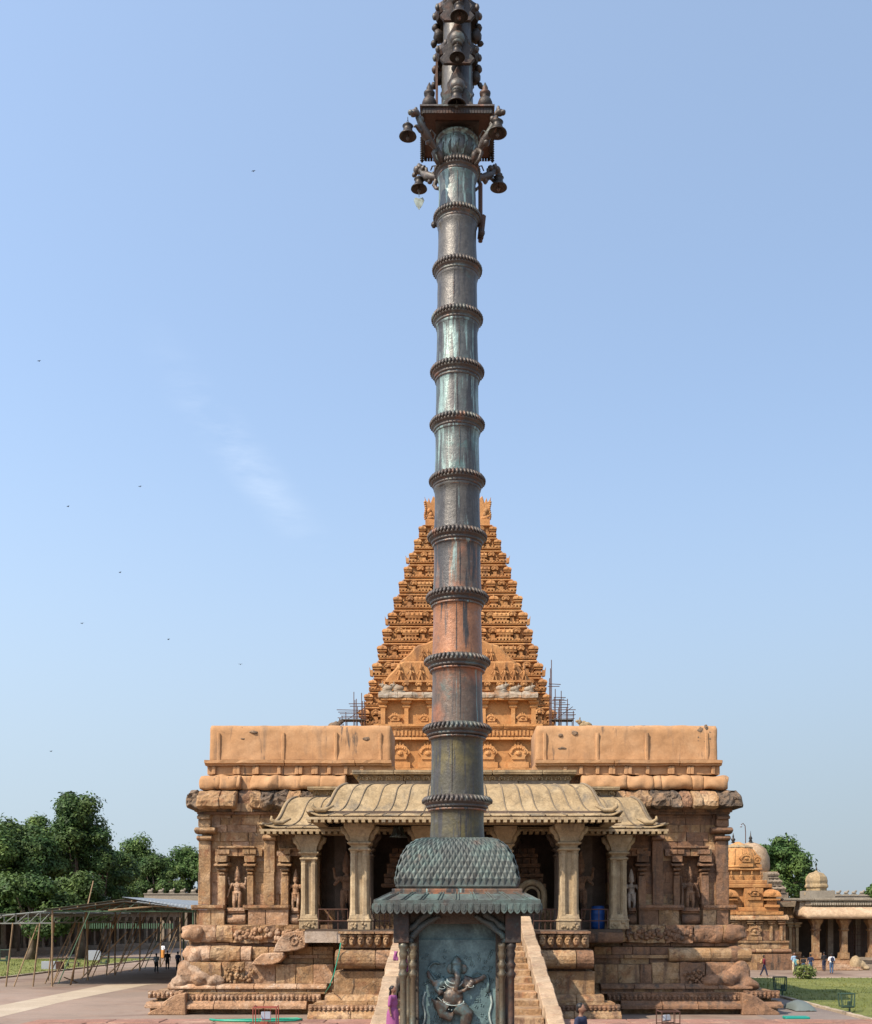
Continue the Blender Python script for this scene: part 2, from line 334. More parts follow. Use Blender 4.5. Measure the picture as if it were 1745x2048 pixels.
M['brass'] = mat('old_brass_column', (.12, .095, .06), [((.09, .12, .10), 3, .5, .72), ((.2, .16, .09), 5, .52, .74)], rough=.4, metal=.5, bump=.2, fine=24, vary=.15, spec=.5)
M['bell'] = mat('dark_bell_metal', (.07, .058, .048), [((.13, .12, .10), 6, .5, .7)], rough=.45, metal=.5, bump=.2, vary=.1, k=0.6, mott=0.1)
M['black_copper'] = mat('blackened_copper', (.07, .055, .045), [((.17, .085, .05), 3, .5, .7), ((.10, .13, .115), 4, .55, .75)], rough=.55, metal=.3, bump=.3, fine=20, vary=.14, spec=.4, k=0.5, mott=0.2)
M['underside'] = mat('brown_sheet', (.085, .045, .03), [((.055, .032, .022), 2, .45, .7)], rough=.6, metal=.2, bump=.2, vary=.05)
M['iron'] = plain('rusty_iron', (.10, .05, .035), .7, .3)
M['redpaint'] = plain('dull_red_paint', (.24, .055, .035), .6)
M['greenpaint'] = plain('dark_green_paint', (.03, .055, .035), .55)
M['bamboo'] = mat('bamboo_pole', (.22, .145, .08), [((.13, .10, .055), 3, .5, .7)], bump=.2, vary=.2)
M['greenpole'] = plain('green_pole', (.05, .09, .05), .5, .1, .25)
M['truss'] = plain('pale_steel_tube', (.17, .18, .16), .5, .3)
M['sheet'] = mat('galvanised_sheet', (.24, .26, .265), [((.18, .20, .21), .8, .5, .7)], rough=.5, metal=.3, bump=.2, vary=.12)
M['thatch'] = mat('dark_roof_cover', (.075, .075, .055), [((.11, .11, .08), .8, .45, .7)], bump=.5, vary=.1)
M['hose'] = plain('green_hose', (.02, .22, .13), .4)
M['drum'] = plain('blue_plastic', (.01, .045, .16), .4)
M['lampglass'] = plain('grey_lamp_glass', (.30, .31, .33), .2, .2)
M['skin'] = plain('brown_skin', (.20, .105, .065), .6)
M['hair'] = plain('black_hair', (.012, .010, .009), .5)
M['turq'] = plain('turquoise_mat', (.01, .20, .15), .5)
M['greensheet'] = plain('grey_green_tarpaulin', (.11, .13, .12), .6)
def cloth(n, c): M[n] = mat(n, c, rough=.9, bump=.3, fine=30, vary=0, grain=.12, bdist=.01)
for n, c in (('white_cotton', (.65, .65, .66)), ('maroon_cloth', (.16, .02, .03)), ('navy_cloth', (.02, .025, .05)), ('denim', (.06, .10, .17)), ('black_cloth', (.018, .018, .02)),
             ('orange_cloth', (.52, .22, .05)), ('light_blue_cloth', (.26, .36, .46)), ('teal_cloth', (.10, .26, .28)), ('cream_cloth', (.55, .46, .30)), ('pink_cloth', (.24, .07, .17)),
             ('purple_cloth', (.08, .05, .22)), ('grey_cloth', (.12, .15, .17)), ('tan_bag', (.32, .22, .10))): cloth(n, c)
def leafmat(name, a, b):
    m = bpy.data.materials.new(name); m.use_nodes = True; nt = m.node_tree; N = nt.nodes; L = nt.links
    bs = N['Principled BSDF']; bs.inputs['Roughness'].default_value = .6; bs.inputs['Specular IOR Level'].default_value = .25
    g = N.new('ShaderNodeNewGeometry'); t = N.new('ShaderNodeTexNoise'); t.inputs['Scale'].default_value = .35; t.inputs['Detail'].default_value = 5
    L.new(g.outputs['Position'], t.inputs[0])
    mr = N.new('ShaderNodeMapRange'); mr.inputs[1].default_value = .35; mr.inputs[2].default_value = .68; L.new(t.outputs[0], mr.inputs[0])
    mx = N.new('ShaderNodeMix'); mx.data_type = 'RGBA'; mx.inputs[6].default_value = (*a, 1); mx.inputs[7].default_value = (*b, 1); L.new(mr.outputs[0], mx.inputs[0])
    t2 = N.new('ShaderNodeMapRange'); t2.inputs[3].default_value = .6; t2.inputs[4].default_value = 1.45; L.new(g.outputs['Random Per Island'], t2.inputs[0])
    hs = N.new('ShaderNodeHueSaturation'); L.new(mx.outputs[2], hs.inputs['Color']); L.new(t2.outputs[0], hs.inputs['Value']); L.new(hs.outputs[0], bs.inputs['Base Color'])
    tr = N.new('ShaderNodeBsdfTranslucent'); L.new(hs.outputs[0], tr.inputs[0])
    ms = N.new('ShaderNodeMixShader'); ms.inputs[0].default_value = .25; L.new(bs.outputs[0], ms.inputs[1]); L.new(tr.outputs[0], ms.inputs[2])
    L.new(ms.outputs[0], N['Material Output'].inputs[0]); return m
M['leaf_a'] = leafmat('dark_leaves', (.035, .075, .020), (.085, .125, .030))
M['leaf_b'] = leafmat('mid_leaves', (.045, .095, .025), (.105, .155, .035))
M['leaf_c'] = leafmat('yellowish_leaves', (.09, .13, .03), (.16, .18, .05))
M['bark'] = mat('bark', (.11, .08, .055), [((.17, .13, .09), 2, .45, .7)], bump=.8, vary=.1)

# ------------------------------------------------------------------ the setting
def sheet(name, pts, z, mat_, th=None):
    b = MB()
    if th is None: b.add([(x, y, z) for x, y in pts], [tuple(range(len(pts)))])
    else:
        n = len(pts); b.add([(x, y, z) for x, y in pts] + [(x, y, z-th) for x, y in pts],
              [tuple(range(n))] + [(i, i+n, (i+1) % n+n, (i+1) % n) for i in range(n)])
    o = b.build(name, mat_)
    if o.data.polygons[0].normal.z < 0: o.data.flip_normals()
    return struct(o)
g = MB()
g.add([(-3000, -300, 0), (3000, -300, 0), (3000, 5000, 0), (-3000, 5000, 0)], [(0, 1, 2, 3)])
struct(g.build('ground', M['earth']))
def gp(x, y):                      # the ground point seen at a photo pixel
    Y = CAMZ * FPX / (y - HYP); return ((x - CXP) * Y / FPX, Y)
a = [gp(-60, 2052), gp(0, 2035), gp(140, 2001), gp(296, 1970), gp(330, 1968), gp(212, 1970), gp(0, 2011.5), gp(-60, 2026)]
sheet('pale_path', a, .006, M['path'])
# the lawns: low uneven turf on a kerb
def lawn(name, x0, x1, y0, y1, zt, skewx0=None, skewx1=None):
    b = MB(); nx, ny = 60, 110; vs = []; fs = []
    for j in range(ny+1):
        t = j/ny; ya = y0+(y1-y0)*t
        xa = x0 + ((skewx0-x0)*t if skewx0 is not None else 0); xb = x1 + ((skewx1-x1)*t if skewx1 is not None else 0)
        for i in range(nx+1):
            xx = xa+(xb-xa)*i/nx; e = 0 if i in (0, nx) or j in (0, ny) else 1
            vs.append((xx, ya, zt+e*(.05*n3(xx, ya, 0, .4)+.05*random.random())))
    for j in range(ny):
        for i in range(nx): q = j*(nx+1)+i; fs.append((q, q+1, q+nx+2, q+nx+1))
    b.add(vs, fs); return struct(b.build(name, M['grass']), 'stuff')
lawn('lawn_grass', -66, -37.1, 62, 122, .09, skewx1=-33.5)
lawn('lawn_grass', 19.55, 75, 40, 84.5, .10, skewx0=19.55)
# short grass blades at the near edges of both lawns, uncountable
b = MB()
for _ in range(9000):
    if random.random() < .5: y = random.uniform(80, 118); x = random.uniform(-50, -36.2+(y-80)*.06)
    else: x = random.uniform(19.7, 36); y = random.uniform(42, 84)
    h = random.uniform(.08, .16); a_ = random.uniform(0, PI); w = .05
    b.add([(x-w*math.cos(a_), y-w*math.sin(a_), .09), (x+w*math.cos(a_), y+w*math.sin(a_), .09), (x+random.uniform(-.05, .05), y, .1+h)], [(0, 1, 2)])
struct(b.build('grass_blades', M['grass']), 'stuff')
# kerbs: stones one by one where they show
curb_root = None
def kerb(label, pts, n, w=.22, h=.14, mat_='curb'):
    r = empty('kerb', label, 'kerb', (pts[0][0], pts[0][1], 0), 'lawn kerbs')
    p0, p1 = Vector((*pts[0], 0)), Vector((*pts[1], 0)); d = (p1-p0)/n; ang = math.atan2(d.y, d.x); L_ = d.length
    src = None
    for i in range(n):
        c = p0+d*(i+.5)
        if src is None:
            src = MB().box(-L_/2+.02, L_/2-.02, -w/2, w/2, -.05, h).build('kerb_stone', M[mat_], r, local=True, bevel=.02)
            src.location = c-r.location; src.rotation_euler.z = ang
        else:
            o = put(src, 'kerb_stone', r, (c.x, c.y, random.uniform(-.015, .01)), rz=ang+random.uniform(-.008, .008))
    return r
kerb('low stone kerb along the left lawn beside the shed', [(-37.0, 62), (-33.35, 122)], 60)
kerb('low stone kerb of the right lawn beside the grey walk', [(19.4, 40), (19.4, 84.6)], 56)
kerb('low pale stone kerb at the far edge of the right lawn', [(19.5, 84.75), (60, 84.75)], 30)
sheet('grey_walk', [(14.8, 37.5), (19.25, 37.5), (19.25, 86), (14.8, 86)], .005, M['asphalt'])

# stone platform in front of the temple, where the flagpole stands
PZ = 1.5; PY = 36.7
pl = empty('stone_platform', 'wide red stone platform under the flagpole and stair foot', 'platform', (0, 30, 0))
MB().box(-13.95, 14.5, 6, PY-.35, -.05, PZ-.12).build('platform_core', M['plat'], pl)
src = None
yy = PY-.45; row = 0
for row in range(8):
    x = -14.0 - (.4 if row % 2 else 0)
    while x < 14.6:
        w = random.uniform(1.1, 1.9); y1 = PY-row*1.15; x1 = min(x+w, 14.7); x0_ = max(x, -14.0)
        if x1-x0_ > .25:
            bb = MB().box(x0_+.012, x1-.012, y1-1.13, y1, PZ-.2 if row else PZ-.32, PZ+random.uniform(-.012, .012))
            o = bb.jig(.012, 1.5).build('paving_slab', M['plat'], pl, bevel=.025)
        x += w
MB().box(-13.98, 14.6, 6, PY-8*1.15-.01, PZ-.1, PZ-.02).build('inner_paving', M['plat'], pl)

# ------------------------------------------------------------------ stone blocks
def prof(kind, h, p, d):
    """profile in (dy,z); dy<0 sticks out of the face by p; d = depth behind the face"""
    if kind == 'box': return [(d, 0), (-p, 0), (-p, h*.5), (-p, h), (d, h)]
    if kind == 'round':
        a = [(-p*math.sin(PI*t/8)**.7 if 0 < t < 8 else 0, h/2-h/2*math.cos(PI*t/8)) for t in range(9)]
        return [(d, 0)] + a + [(d, h)]
    if kind == 'padma': return [(d, 0), (-p, 0), (-p, h*.35), (-p*.93, h*.5), (-p*.45, h*.72), (-p*.1, h*.95), (0, h), (d, h)]
    if kind == 'slope': return [(d, 0), (-p, 0), (-p, h*.3), (-p*.55, h*.7), (0, h), (d, h)]
    if kind == 'kapota': return [(d, 0), (-p*.8, 0), (-p, h*.10), (-p*.97, h*.35), (-p*.8, h*.65), (-p*.45, h*.88), (0, h), (d, h)]
    if kind == 'soft': return [(d, 0), (-p*.8, 0), (-p, h*.12), (-p*1.02, h*.35), (-p*.95, h*.62), (-p*.75, h*.85), (-p*.3, h), (d, h)]
    if kind == 'ledge': return [(d, 0), (-p*.7, 0), (-p*.75, h*.3), (-p, h*.42), (-p, h), (d, h)]
def pblock(x0, x1, Y, z0, pr, nx=1, amp=0.0, sc=2.0, ins=.02, mb=None, sub=0):
    b = mb or MB()
    if sub:
        q = []
        for i in range(len(pr)-1):
            q.append(pr[i])
            L_ = math.hypot(pr[i+1][0]-pr[i][0], pr[i+1][1]-pr[i][1]); k = max(1, int(L_/sub)) if 0 < i < len(pr)-2 else 1
            for j in range(1, k): q.append((pr[i][0]+(pr[i+1][0]-pr[i][0])*j/k, pr[i][1]+(pr[i+1][1]-pr[i][1])*j/k))
        q.append(pr[-1]); pr = q
    n = len(pr); cy = sum(a for a, _ in pr)/n; cz = sum(c for _, c in pr)/n
    st = [0, ins] + [ins+(x1-x0-2*ins)*k/nx for k in range(1, nx)] + [x1-x0-ins, x1-x0]
    vs = []
    for j, s_ in enumerate(st):
        e = j in (0, len(st)-1)
        for (a, c) in pr:
            if e: a = a + ins if a < cy else a; c = c + (ins if c < cz else -ins)
            x = x0+s_; y = Y+a; z = z0+c
            if amp:
                x += amp*.6*n3(x, y, z, sc, 5); y2 = y+amp*n3(x, y, z, sc, 11)+amp*.5*n3(x, y, z, sc*2.7, 3); z += amp*.7*n3(x, y, z, sc, 17)
                y = y2
            vs.append((x, y, z))
    fs = []
    m = len(st)
    for j in range(m-1):
        for k in range(n):
            k2 = (k+1) % n; fs.append((j*n+k, j*n+k2, (j+1)*n+k2, (j+1)*n+k))
    fs.append(tuple(range(n-1, -1, -1))); fs.append(tuple(range((m-1)*n, m*n)))
    b.add(vs, fs)
    return b
def fixn(o):
    import bmesh
    bm = bmesh.new(); bm.from_mesh(o.data); bmesh.ops.recalc_face_normals(bm, faces=bm.faces); bm.to_mesh(o.data); bm.free(); return o
def course(parent, x0, x1, Y, z0, z1, kind='box', p=.3, d=.5, wid=(1.0, 1.6), m='stone', name='stone_block', amp=.02, sc=2.0, seg=.35, sub=.25, mats=None, ins=.02, gap=.012, jut=.02, cuts=None):
    """a row of dressed stones between x0 and x1, each its own object"""
    if x1 < x0: x0, x1 = x1, x0
    if cuts is None:
        cuts = [x0]; x = x0
        while True:
            x += random.uniform(*wid)
            if x > x1-wid[0]*.5: cuts.append(x1); break
            cuts.append(x)
    for a, c in zip(cuts[:-1], cuts[1:]):
        h = z1-z0; pp = p+random.uniform(-jut, jut)
        b = pblock(a+gap, c-gap, Y, z0+gap*.5, prof(kind, h-gap, pp, d), nx=max(1, int((c-a)/seg)), amp=amp, sc=sc, ins=ins, sub=sub)
        mm = random.choice(mats) if mats else m
        fixn(b.build(name, M[mm], parent))
def mX(x, s): return x if s < 0 else 2*XA-x      # s=-1 left (as measured), s=+1 mirrored

# ------------------------------------------------------------------ temple hall
hall = empty('temple_hall', 'wide carved granite temple hall with flat ochre parapets and pillared porch', 'temple', (XA, 56, 0))
HW = 57.5
WX = -px(398, HW)+2*XA*0           # left wall half-width helper
xl = px(398, HW); xr = 2*XA-xl
# solid body behind the dressed stones
for a_, c_ in ((xl+.25, XA-5.7), (XA+5.7, xr-.25)): MB().box(a_, c_, HW+.8, 62.5, 0, pz(1625, HW)).build('inner_wall', M['shade_stone'], hall)
MB().box(xl+.25, xr-.25, 62.5, 97, 0, pz(1625, HW)).build('inner_wall', M['shade_stone'], hall)
MB().box(XA-5.7, XA+5.7, 58, 62.5, 0, 4.255).build('inner_floor', M['shade_stone'], hall)
core = MB()
for (pxe, yt, yb, Y) in ((385, 1820, 1850, 57.0), (370, 1850, 1892, 56.4), (370, 1892, 1925, 56.3), (356, 1925, 1968, 55.9), (352, 1968, 1982, 55.5), (303, 1982, 2003, 55.2), (290, 2003, 2040, 54.9)):
    x = px(pxe, Y)+.12; core.box(x, 2*XA-x, Y+.45, 96, pz(yb, Y) if yb < 2040 else -.05, pz(yt, Y)-.003)
core.build('base_core', M['stone'], hall)
NCHE = ((453, 497), (580, 604))     # niches, photo columns on the left wing
def wing(s):
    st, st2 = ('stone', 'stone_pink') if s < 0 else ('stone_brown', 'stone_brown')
    stone_mix = ['stone', 'stone', 'stone_pink'] if s < 0 else ['stone_brown', 'stone_brown', 'stone']  # stones mixed per wing; the right one is browner, stained granite
    def X(p_, Y): return mX(px(p_, Y), s)
    def C(pa, pb, yt, yb, Y, **k): course(hall, X(pa, Y), X(pb, Y), Y, pz(yb, Y), pz(yt, Y), **k)
    # base, bottom up
    C(300, 615, 2032, 2046, 54.7, kind='box', p=.05, wid=(1.2, 2.2), mats=stone_mix, amp=.02)
    C(292, 375, 2004, 2016, 54.9, kind='padma', p=.35, wid=(2.4, 3), m=st2, amp=.02)
    C(371, 615, 2002, 2018, 54.9, kind='padma', p=.30, wid=(1.4, 2.6), mats=[st2, stone_mix[0]], amp=.015)
    C(310, 615, 2018, 2033, 55.4, kind='box', p=.0, wid=(1.0, 1.8), mats=stone_mix, amp=.02)
    C(372, 600, 1988, 2002, 55.2, kind='box', p=.05, wid=(2, 3), m=st, amp=.01)
    C(352, 655, 1968, 1978, 55.5, kind='slope', p=.25, wid=(1.6, 2.6), m=st2 if s < 0 else 'stone_brown', amp=.012)
    C(358, 655, 1978, 1987, 55.5, kind='box', p=.1, wid=(1.6, 2.6), mats=stone_mix, amp=.012)
    # die of big stones
    C(380, 445, 1925, 1968, 55.9, kind='round', p=.25, wid=(1.1, 1.6), mats=stone_mix, amp=.08, sc=1.6, seg=.22)
    C(445, 552, 1925, 1967, 55.9, kind='box', p=.1, wid=(.9, 1.5), mats=stone_mix, amp=.08, sc=2.4, seg=.2, sub=.2)
    C(552, 668, 1929, 1967, 55.9, kind='box', p=.12, wid=(.7, 1.3), mats=stone_mix, amp=.05, sc=1.8, seg=.22, sub=.22)
    # kumuda roll (weathered on the left, smooth pale on the right)
    if s < 0:
        C(372, 505, 1892, 1925, 56.3, kind='round', p=.38, wid=(1.1, 1.7), mats=stone_mix, amp=.11, sc=1.8, seg=.18, sub=.15)
    else:
        C(355, 520, 1896, 1925, 56.2, kind='round', p=.45, wid=(1.4, 2.2), m='white_stone' if 0 else 'stone', amp=.015, seg=.3)
    C(505, 668, 1894, 1910, 56.3, kind='box', p=.12, wid=(.8, 1.3), mats=stone_mix, amp=.03)
    C(505, 668, 1910, 1917, 56.3, kind='box', p=.2, wid=(1.5, 2.3), mats=stone_mix, amp=.01)
    C(505, 668, 1917, 1928, 56.3, kind='box', p=.1, wid=(.9, 1.6), mats=stone_mix, amp=.03)
    # beast frieze
    C(382, 468, 1851, 1886, 56.4, kind='round', p=.22, wid=(1.0, 1.7), mats=stone_mix, amp=.10, sc=2.0, seg=.18, sub=.16)
    C(468, 612, 1851, 1886, 56.4, kind='box', p=.18, wid=(.9, 1.5), mats=stone_mix, amp=.11, sc=2.8, seg=.15, sub=.14)
    C(380, 610, 1886, 1893, 56.4, kind='box', p=-.1, wid=(1.6, 2.6), m='stone_brown', amp=.01)
    # dado and sill
    C(398, 450, 1820, 1851, 57.0, kind='box', p=.1, wid=(.6, 1.2), mats=stone_mix, amp=.02)
    C(497, 578, 1820, 1851, 57.0, kind='box', p=.1, wid=(.6, 1.2), mats=stone_mix, amp=.02)
    C(604, 640, 1820, 1851, 57.0, kind='box', p=.1, wid=(.6, 1.2), mats=stone_mix, amp=.02)
    for a, b_ in ((384, 450), (488, 580), (604, 640)):
        C(a, b_, 1810, 1820, 57.05, kind='ledge', p=.32, wid=(1.8, 3), m=st, amp=.012)
    # wall courses
    ys = [1810, 1789, 1765, 1745, 1722, 1700, 1683, 1665, 1650, 1636, 1625]
    for i in range(len(ys)-1):
        yb, yt = ys[i], ys[i+1]
        spans = [(404, 640)] if yb <= 1714 else [(404, NCHE[0][0]), (NCHE[0][1], NCHE[1][0]), (NCHE[1][1], 640)]
        for a, b_ in spans:
            C(a, b_, yt, yb, HW, kind='box', p=0, d=.85, wid=(.7, 1.7), mats=stone_mix, amp=.022, gap=.009, jut=.03, sub=.3, seg=.4)
    # niches: back slab, pedestal
    for a, b_ in NCHE:
        xa, xb = sorted((X(a, HW), X(b_, HW)))
        MB().box(xa-.05, xb+.05, HW+.55, HW+.8, pz(1851, HW), pz(1700, HW)).build('niche_back', M['stone_brown' if s > 0 else 'stone'], hall)
        fixn(pblock(xa+.1, xb-.1, HW+.1, pz(1851, HW), prof('round', .60, .55, .4), nx=4, amp=.03, sub=.2).build('pedestal_stone', M[st2], hall, smooth=True))
        fixn(pblock(xa+.12, xb-.12, HW+.1, pz(1851, HW)+.62, prof('ledge', .30, .50, .4), nx=2, amp=.02).build('pedestal_stone', M[st2], hall))
    # niche lintel
    for a, b_, yt in ((433, 527, 1693), (555, 640, 1697)):
        C(a, b_, yt+6, 1713, HW, kind='box', p=.28, wid=(.9, 1.5), mats=stone_mix, amp=.02)
        C(a+6, b_-14, yt, yt+6, HW, kind='ledge', p=.42, wid=(1.5, 2.4), m=st, amp=.02)
    for q in (437, 449, 488, 502, 570): C(q, q+14, 1700, 1709, HW, kind='box', p=.42, wid=(3, 4), m=st, amp=.01)
    # niche flank pillars with stepped capitals
    for q, wq in ((446, 15), (503, 13), (572, 15)):
        pr_ = empty_part('pilaster', hall, X(q, HW), HW, pz(1810, HW), st,
                   [(q-wq/2, q+wq/2, 1752, 1810, .30, 'box'), (q-wq*.42, q+wq*.42, 1744, 1752, .36, 'round'), (q-wq*.6, q+wq*.6, 1736, 1744, .42, 'round'),
                    (q-wq*.35, q+wq*.35, 1733, 1736, .32, 'box'), (q-wq*.95, q+wq*.95, 1725, 1733, .55, 'slope'), (q-wq*.8, q+wq*.8, 1713, 1725, .5, 'box')], s, .02)
    # tall pilasters
    for q, wq, yt in ((412, 25, 1672), (541, 22, 1672), (622, 20, 1672)):
        capm = 'white_stone' if False else st2
        empty_part('pilaster', hall, X(q, HW), HW, pz(1810, HW), st,
                   [(q-wq/2-1, q+wq/2-1, 1745, 1810, .26, 'box'), (q-wq/2, q+wq/2, 1683, 1745, .25, 'box'), (q-wq*.62, q+wq*.62, 1671, 1683, .46, 'round')] +
                   ([(q-wq*.75, q+wq*.95, 1655, 1669, .62, 'round'), (q-wq*.5, q+wq*.5, 1640, 1655, .36, 'box'), (q-wq*.55, q+wq*.5, 1626, 1640, .5, 'slope')] if q == 412 else []), s, .015)
    # frieze under the cornice
    C(392, 655, 1608, 1625, HW, kind='box', p=.35, wid=(.7, 1.2), mats=stone_mix + ['rock'], amp=.07, sc=2.6, seg=.2, sub=.2)
    C(396, 640, 1625, 1630, HW, kind='box', p=.25, wid=(1.7, 2.8), m='stone_brown', amp=.01)
    # broken kapota cornice: irregular stones, some crusted black
    K = [(374, 395, .95, 'rock', .22), (395, 440, 1.25, 'stone', .10), (440, 470, 1.2, 'stone', .07), (470, 500, .30, 'stone_brown', .06),
         (500, 520, .9, 'stone', .16), (520, 545, 1.1, 'rock', .25), (545, 572, .95, 'rock', .25), (572, 600, .95, 'stone', .12), (600, 650, .8, 'rock', .2)]
    if s > 0: K = [(372, 418, 1.25, 'rock', .22), (418, 452, 1.15, 'stone', .08), (452, 470, 1.35, 'stone', .04), (470, 492, 1.0, 'stone_brown', .12),
         (492, 512, 1.1, 'rock', .2), (512, 552, 1.15, 'rock', .18), (552, 600, 1.0, 'stone', .15), (600, 650, .9, 'stone', .12)]
    for a, b_, p_, mm, am in K:
        Y = HW
        xa, xb = sorted((X(a, 56.6), X(b_, 56.6)))
        fixn(pblock(xa, xb, Y, pz(1616, 56.4), prof('kapota', pz(1578, 56.8)-pz(1616, 56.4), p_, 1.2), nx=max(3, int((xb-xa)/.11)), amp=am*1.25, sc=2.3, sub=.10, ins=.06).build('cornice_stone', M[mm], hall))
    # soft roll course above
    Kx = [399, 436, 472, 478, 501, 556, 600, 640, 690] if s < 0 else [396, 446, 470, 530, 545, 600, 690]
    for a, b_ in zip(Kx[:-1], Kx[1:]):
        xa, xb = sorted((X(a, 57)-.01, X(b_, 57)+.01))
        fixn(pblock(xa, xb, 57.6, pz(1578, 57), prof('soft', pz(1549, 57)-pz(1578, 57), .52 if not (s < 0 and a == 478) else .12, 2), nx=max(2, int((xb-xa)/.14)), amp=.15, sc=1.9, sub=.11, ins=.02).build('roll_stone', M['plaster'], hall, smooth=True))
    # upper frieze, ledge, parapet
    C(415, 790, 1533, 1550, 57.9, kind='box', p=.1, wid=(9, 12), m='plaster', amp=.02, d=2.5)
    for q in (424, 466, 473, 505, 511, 555, 590, 598, 623, 629, 655, 688, 720):
        C(q, q+9, 1534, 1549, 57.8, kind='box', p=.16, wid=(3, 4), m='plaster', amp=.01, ins=.04, name='frieze_post')
    C(412, 785, 1522, 1533, 57.9, kind='ledge', p=.42, wid=(3, 5), m='plaster', amp=.04, d=3, seg=.3, name='parapet_ledge')
    Y = 58.0; xa, xb = sorted((X(419, Y), X(782, Y)))
    hgt = pz(1450, Y)-pz(1523, Y)
    pp = [(4.0, 0), (0, 0), (.03, hgt*.4), (.07, hgt*.84), (.11, hgt*.94), (.24, hgt), (4.0, hgt)]
    b = pblock(xa, xb, Y, pz(1523, Y), pp, nx=60, amp=.055, sc=1.3, ins=.07, sub=.12)
    fixn(b.build('parapet_wall', M['plaster'], hall, smooth=True))
    for q in (434, 563, 668, 757) if s < 0 else (436, 556, 655, 760):
        C(q, q+9, 1466, 1522, 58.05, kind='box', p=.10, wid=(3, 4), m='plaster', amp=.03, ins=.06, name='parapet_rib', sub=.3)

def empty_part(name, parent, x, Y, z, m, pieces, s, amp):
    """a pilaster: shaft mesh with its capital stones as sub-parts. pieces: (pxa,pxb,ytop,ybot,proud,kind)"""
    root = None
    for i, (a, b_, yt, yb, p_, k) in enumerate(pieces):
        xa, xb = sorted((mX(px(a, HW), s), mX(px(b_, HW), s)))
        bl = pblock(xa+.004, xb-.004, HW, pz(yb, HW)+.004, prof(k, pz(yt, HW)-pz(yb, HW)-.008, p_, .3), nx=2, amp=amp, ins=.03, sub=.4)
        o = fixn(bl.build(name if root is None else ('shaft_stone' if k == 'box' else 'capital_stone'), M[m], parent if root is None else root))
        if root is None: root = o
    return root
wing(-1); wing(1)

# broken patch high on the right parapet, small chips elsewhere
rnd = random.Random(8); b = MB()
for k in range(22):
    a_ = rnd.uniform(0, 2*PI); q_ = rnd.uniform(.1, .55); b.ell((px(1411, 58)+q_*math.cos(a_)*.8, 58.12, pz(1474, 58)+q_*math.sin(a_)), (rnd.uniform(.08, .2), .09, rnd.uniform(.08, .2)), 7)
b.jig(.05, 6).build('broken_plaster_patch', M['rock'], hall)
for q_, y_ in ((507, 1464), (486, 1478), (1122, 1470), (1150, 1466), (733, 1478), (1125, 1497)):
    MB().ell((px(q_, 58), 58.06, pz(y_, 58)), (rnd.uniform(.12, .3), .09, rnd.uniform(.06, .14)), 8).jig(.05, 5).build('plaster_chip', M['rock'], hall)
# hall roof slab and small repairs
MB().box(xl+.6, xr-.6, 61, 97, pz(1550, 58), pz(1550, 58)+.3).build('roof_slab', M['plaster'], hall)
# carved seat-like curved stair cheeks beside the porch, left and right
def cheek(s):
    def X(p_, Y): return mX(px(p_, Y), s)
    Y = 55.4; m = 'stone_pink' if s < 0 else 'stone_brown'
    def curve(pts): return [(X(a, Y), pz(b_, Y)) for a, b_ in pts]
    up = [(548, 1905), (552, 1890), (560, 1876), (573, 1866), (590, 1862), (616, 1863), (612, 1895), (596, 1901), (575, 1904)]
    lo = [(503, 1930), (512, 1918), (524, 1908), (545, 1906), (568, 1905), (570, 1915), (560, 1925), (545, 1930), (530, 1931)]
    for q in (up, lo):
        o = MB().poly(curve(q), Y-.15, Y+.8).build('carved_cheek_stone', M[m], hall, bevel=.05)
    # spiral relief
    b = MB()
    for k in range(26):
        t = k/25*PI*3; r = .34*(1-k/30)
        b.ell((X(590, Y)+r*math.cos(t), Y-.16, pz(1882, Y)+r*math.sin(t)), (.06, .05, .06), 6)
    b.build('scroll_relief', M[m], hall, smooth=True)
cheek(-1)
# beasts and lumps at the weathered corners
def lump(name, m, pts, parent=hall, amp=.06, vox=.06):
    b = MB()
    for c, r in pts: b.ell(c, r, 20)
    b.jig(amp, 2.5).jig(amp*.8, 5.5); return b.build(name, M[m], parent, remesh=vox)
for s in (-1, 1):
    m = 'stone_pink' if s < 0 else 'stone_brown'
    def X(p_, Y): return mX(px(p_, Y), s)
    Y = 56.3
    lump('beast_head', m, [((X(382, Y), Y, pz(1866, Y)), (.42, .42, .42)), ((X(374, Y), Y-.25, pz(1872, Y)), (.26, .25, .22)), ((X(372, Y), Y-.1, pz(1858, Y)), (.18, .2, .15)), ((X(392, Y), Y+.1, pz(1868, Y)), (.5, .5, .48))])
    lump('beast_body', m, [((X(382, Y), Y, pz(1908, Y)), (.42, .5, .45)), ((X(392, Y), Y, pz(1912, Y)), (.5, .6, .5))])
    Y = 55.9
    lump('beast_body', m, [((X(372, Y), Y, pz(1945, Y)), (.45, .5, .65)), ((X(362, Y), Y-.2, pz(1968, Y)), (.5, .45, .35)), ((X(385, Y), Y, pz(1950, Y)), (.6, .5, .55)), ((X(405, Y), Y-.35, pz(1958, Y)), (.5, .4, .35)), ((X(430, Y), Y-.3, pz(1962, Y)), (.6, .35, .35)), ((X(352, Y), Y-.3, pz(1972, Y)), (.35, .3, .25))], amp=.1)
    # curved foot at the outer bottom corner
    Y = 54.6
    pts = [(297, 2031), (296, 2027), (305, 2021), (320, 2015), (328, 2004), (340, 1996), (352, 1990), (372, 1986), (372, 2031)]
    fx = [(X(a, Y), pz(b_, Y)) for a, b_ in pts]
    MB().poly(fx, Y-.1, Y+.6).jig(.04, 1.5).build('curved_foot_stone', M[m], hall, bevel=.06)
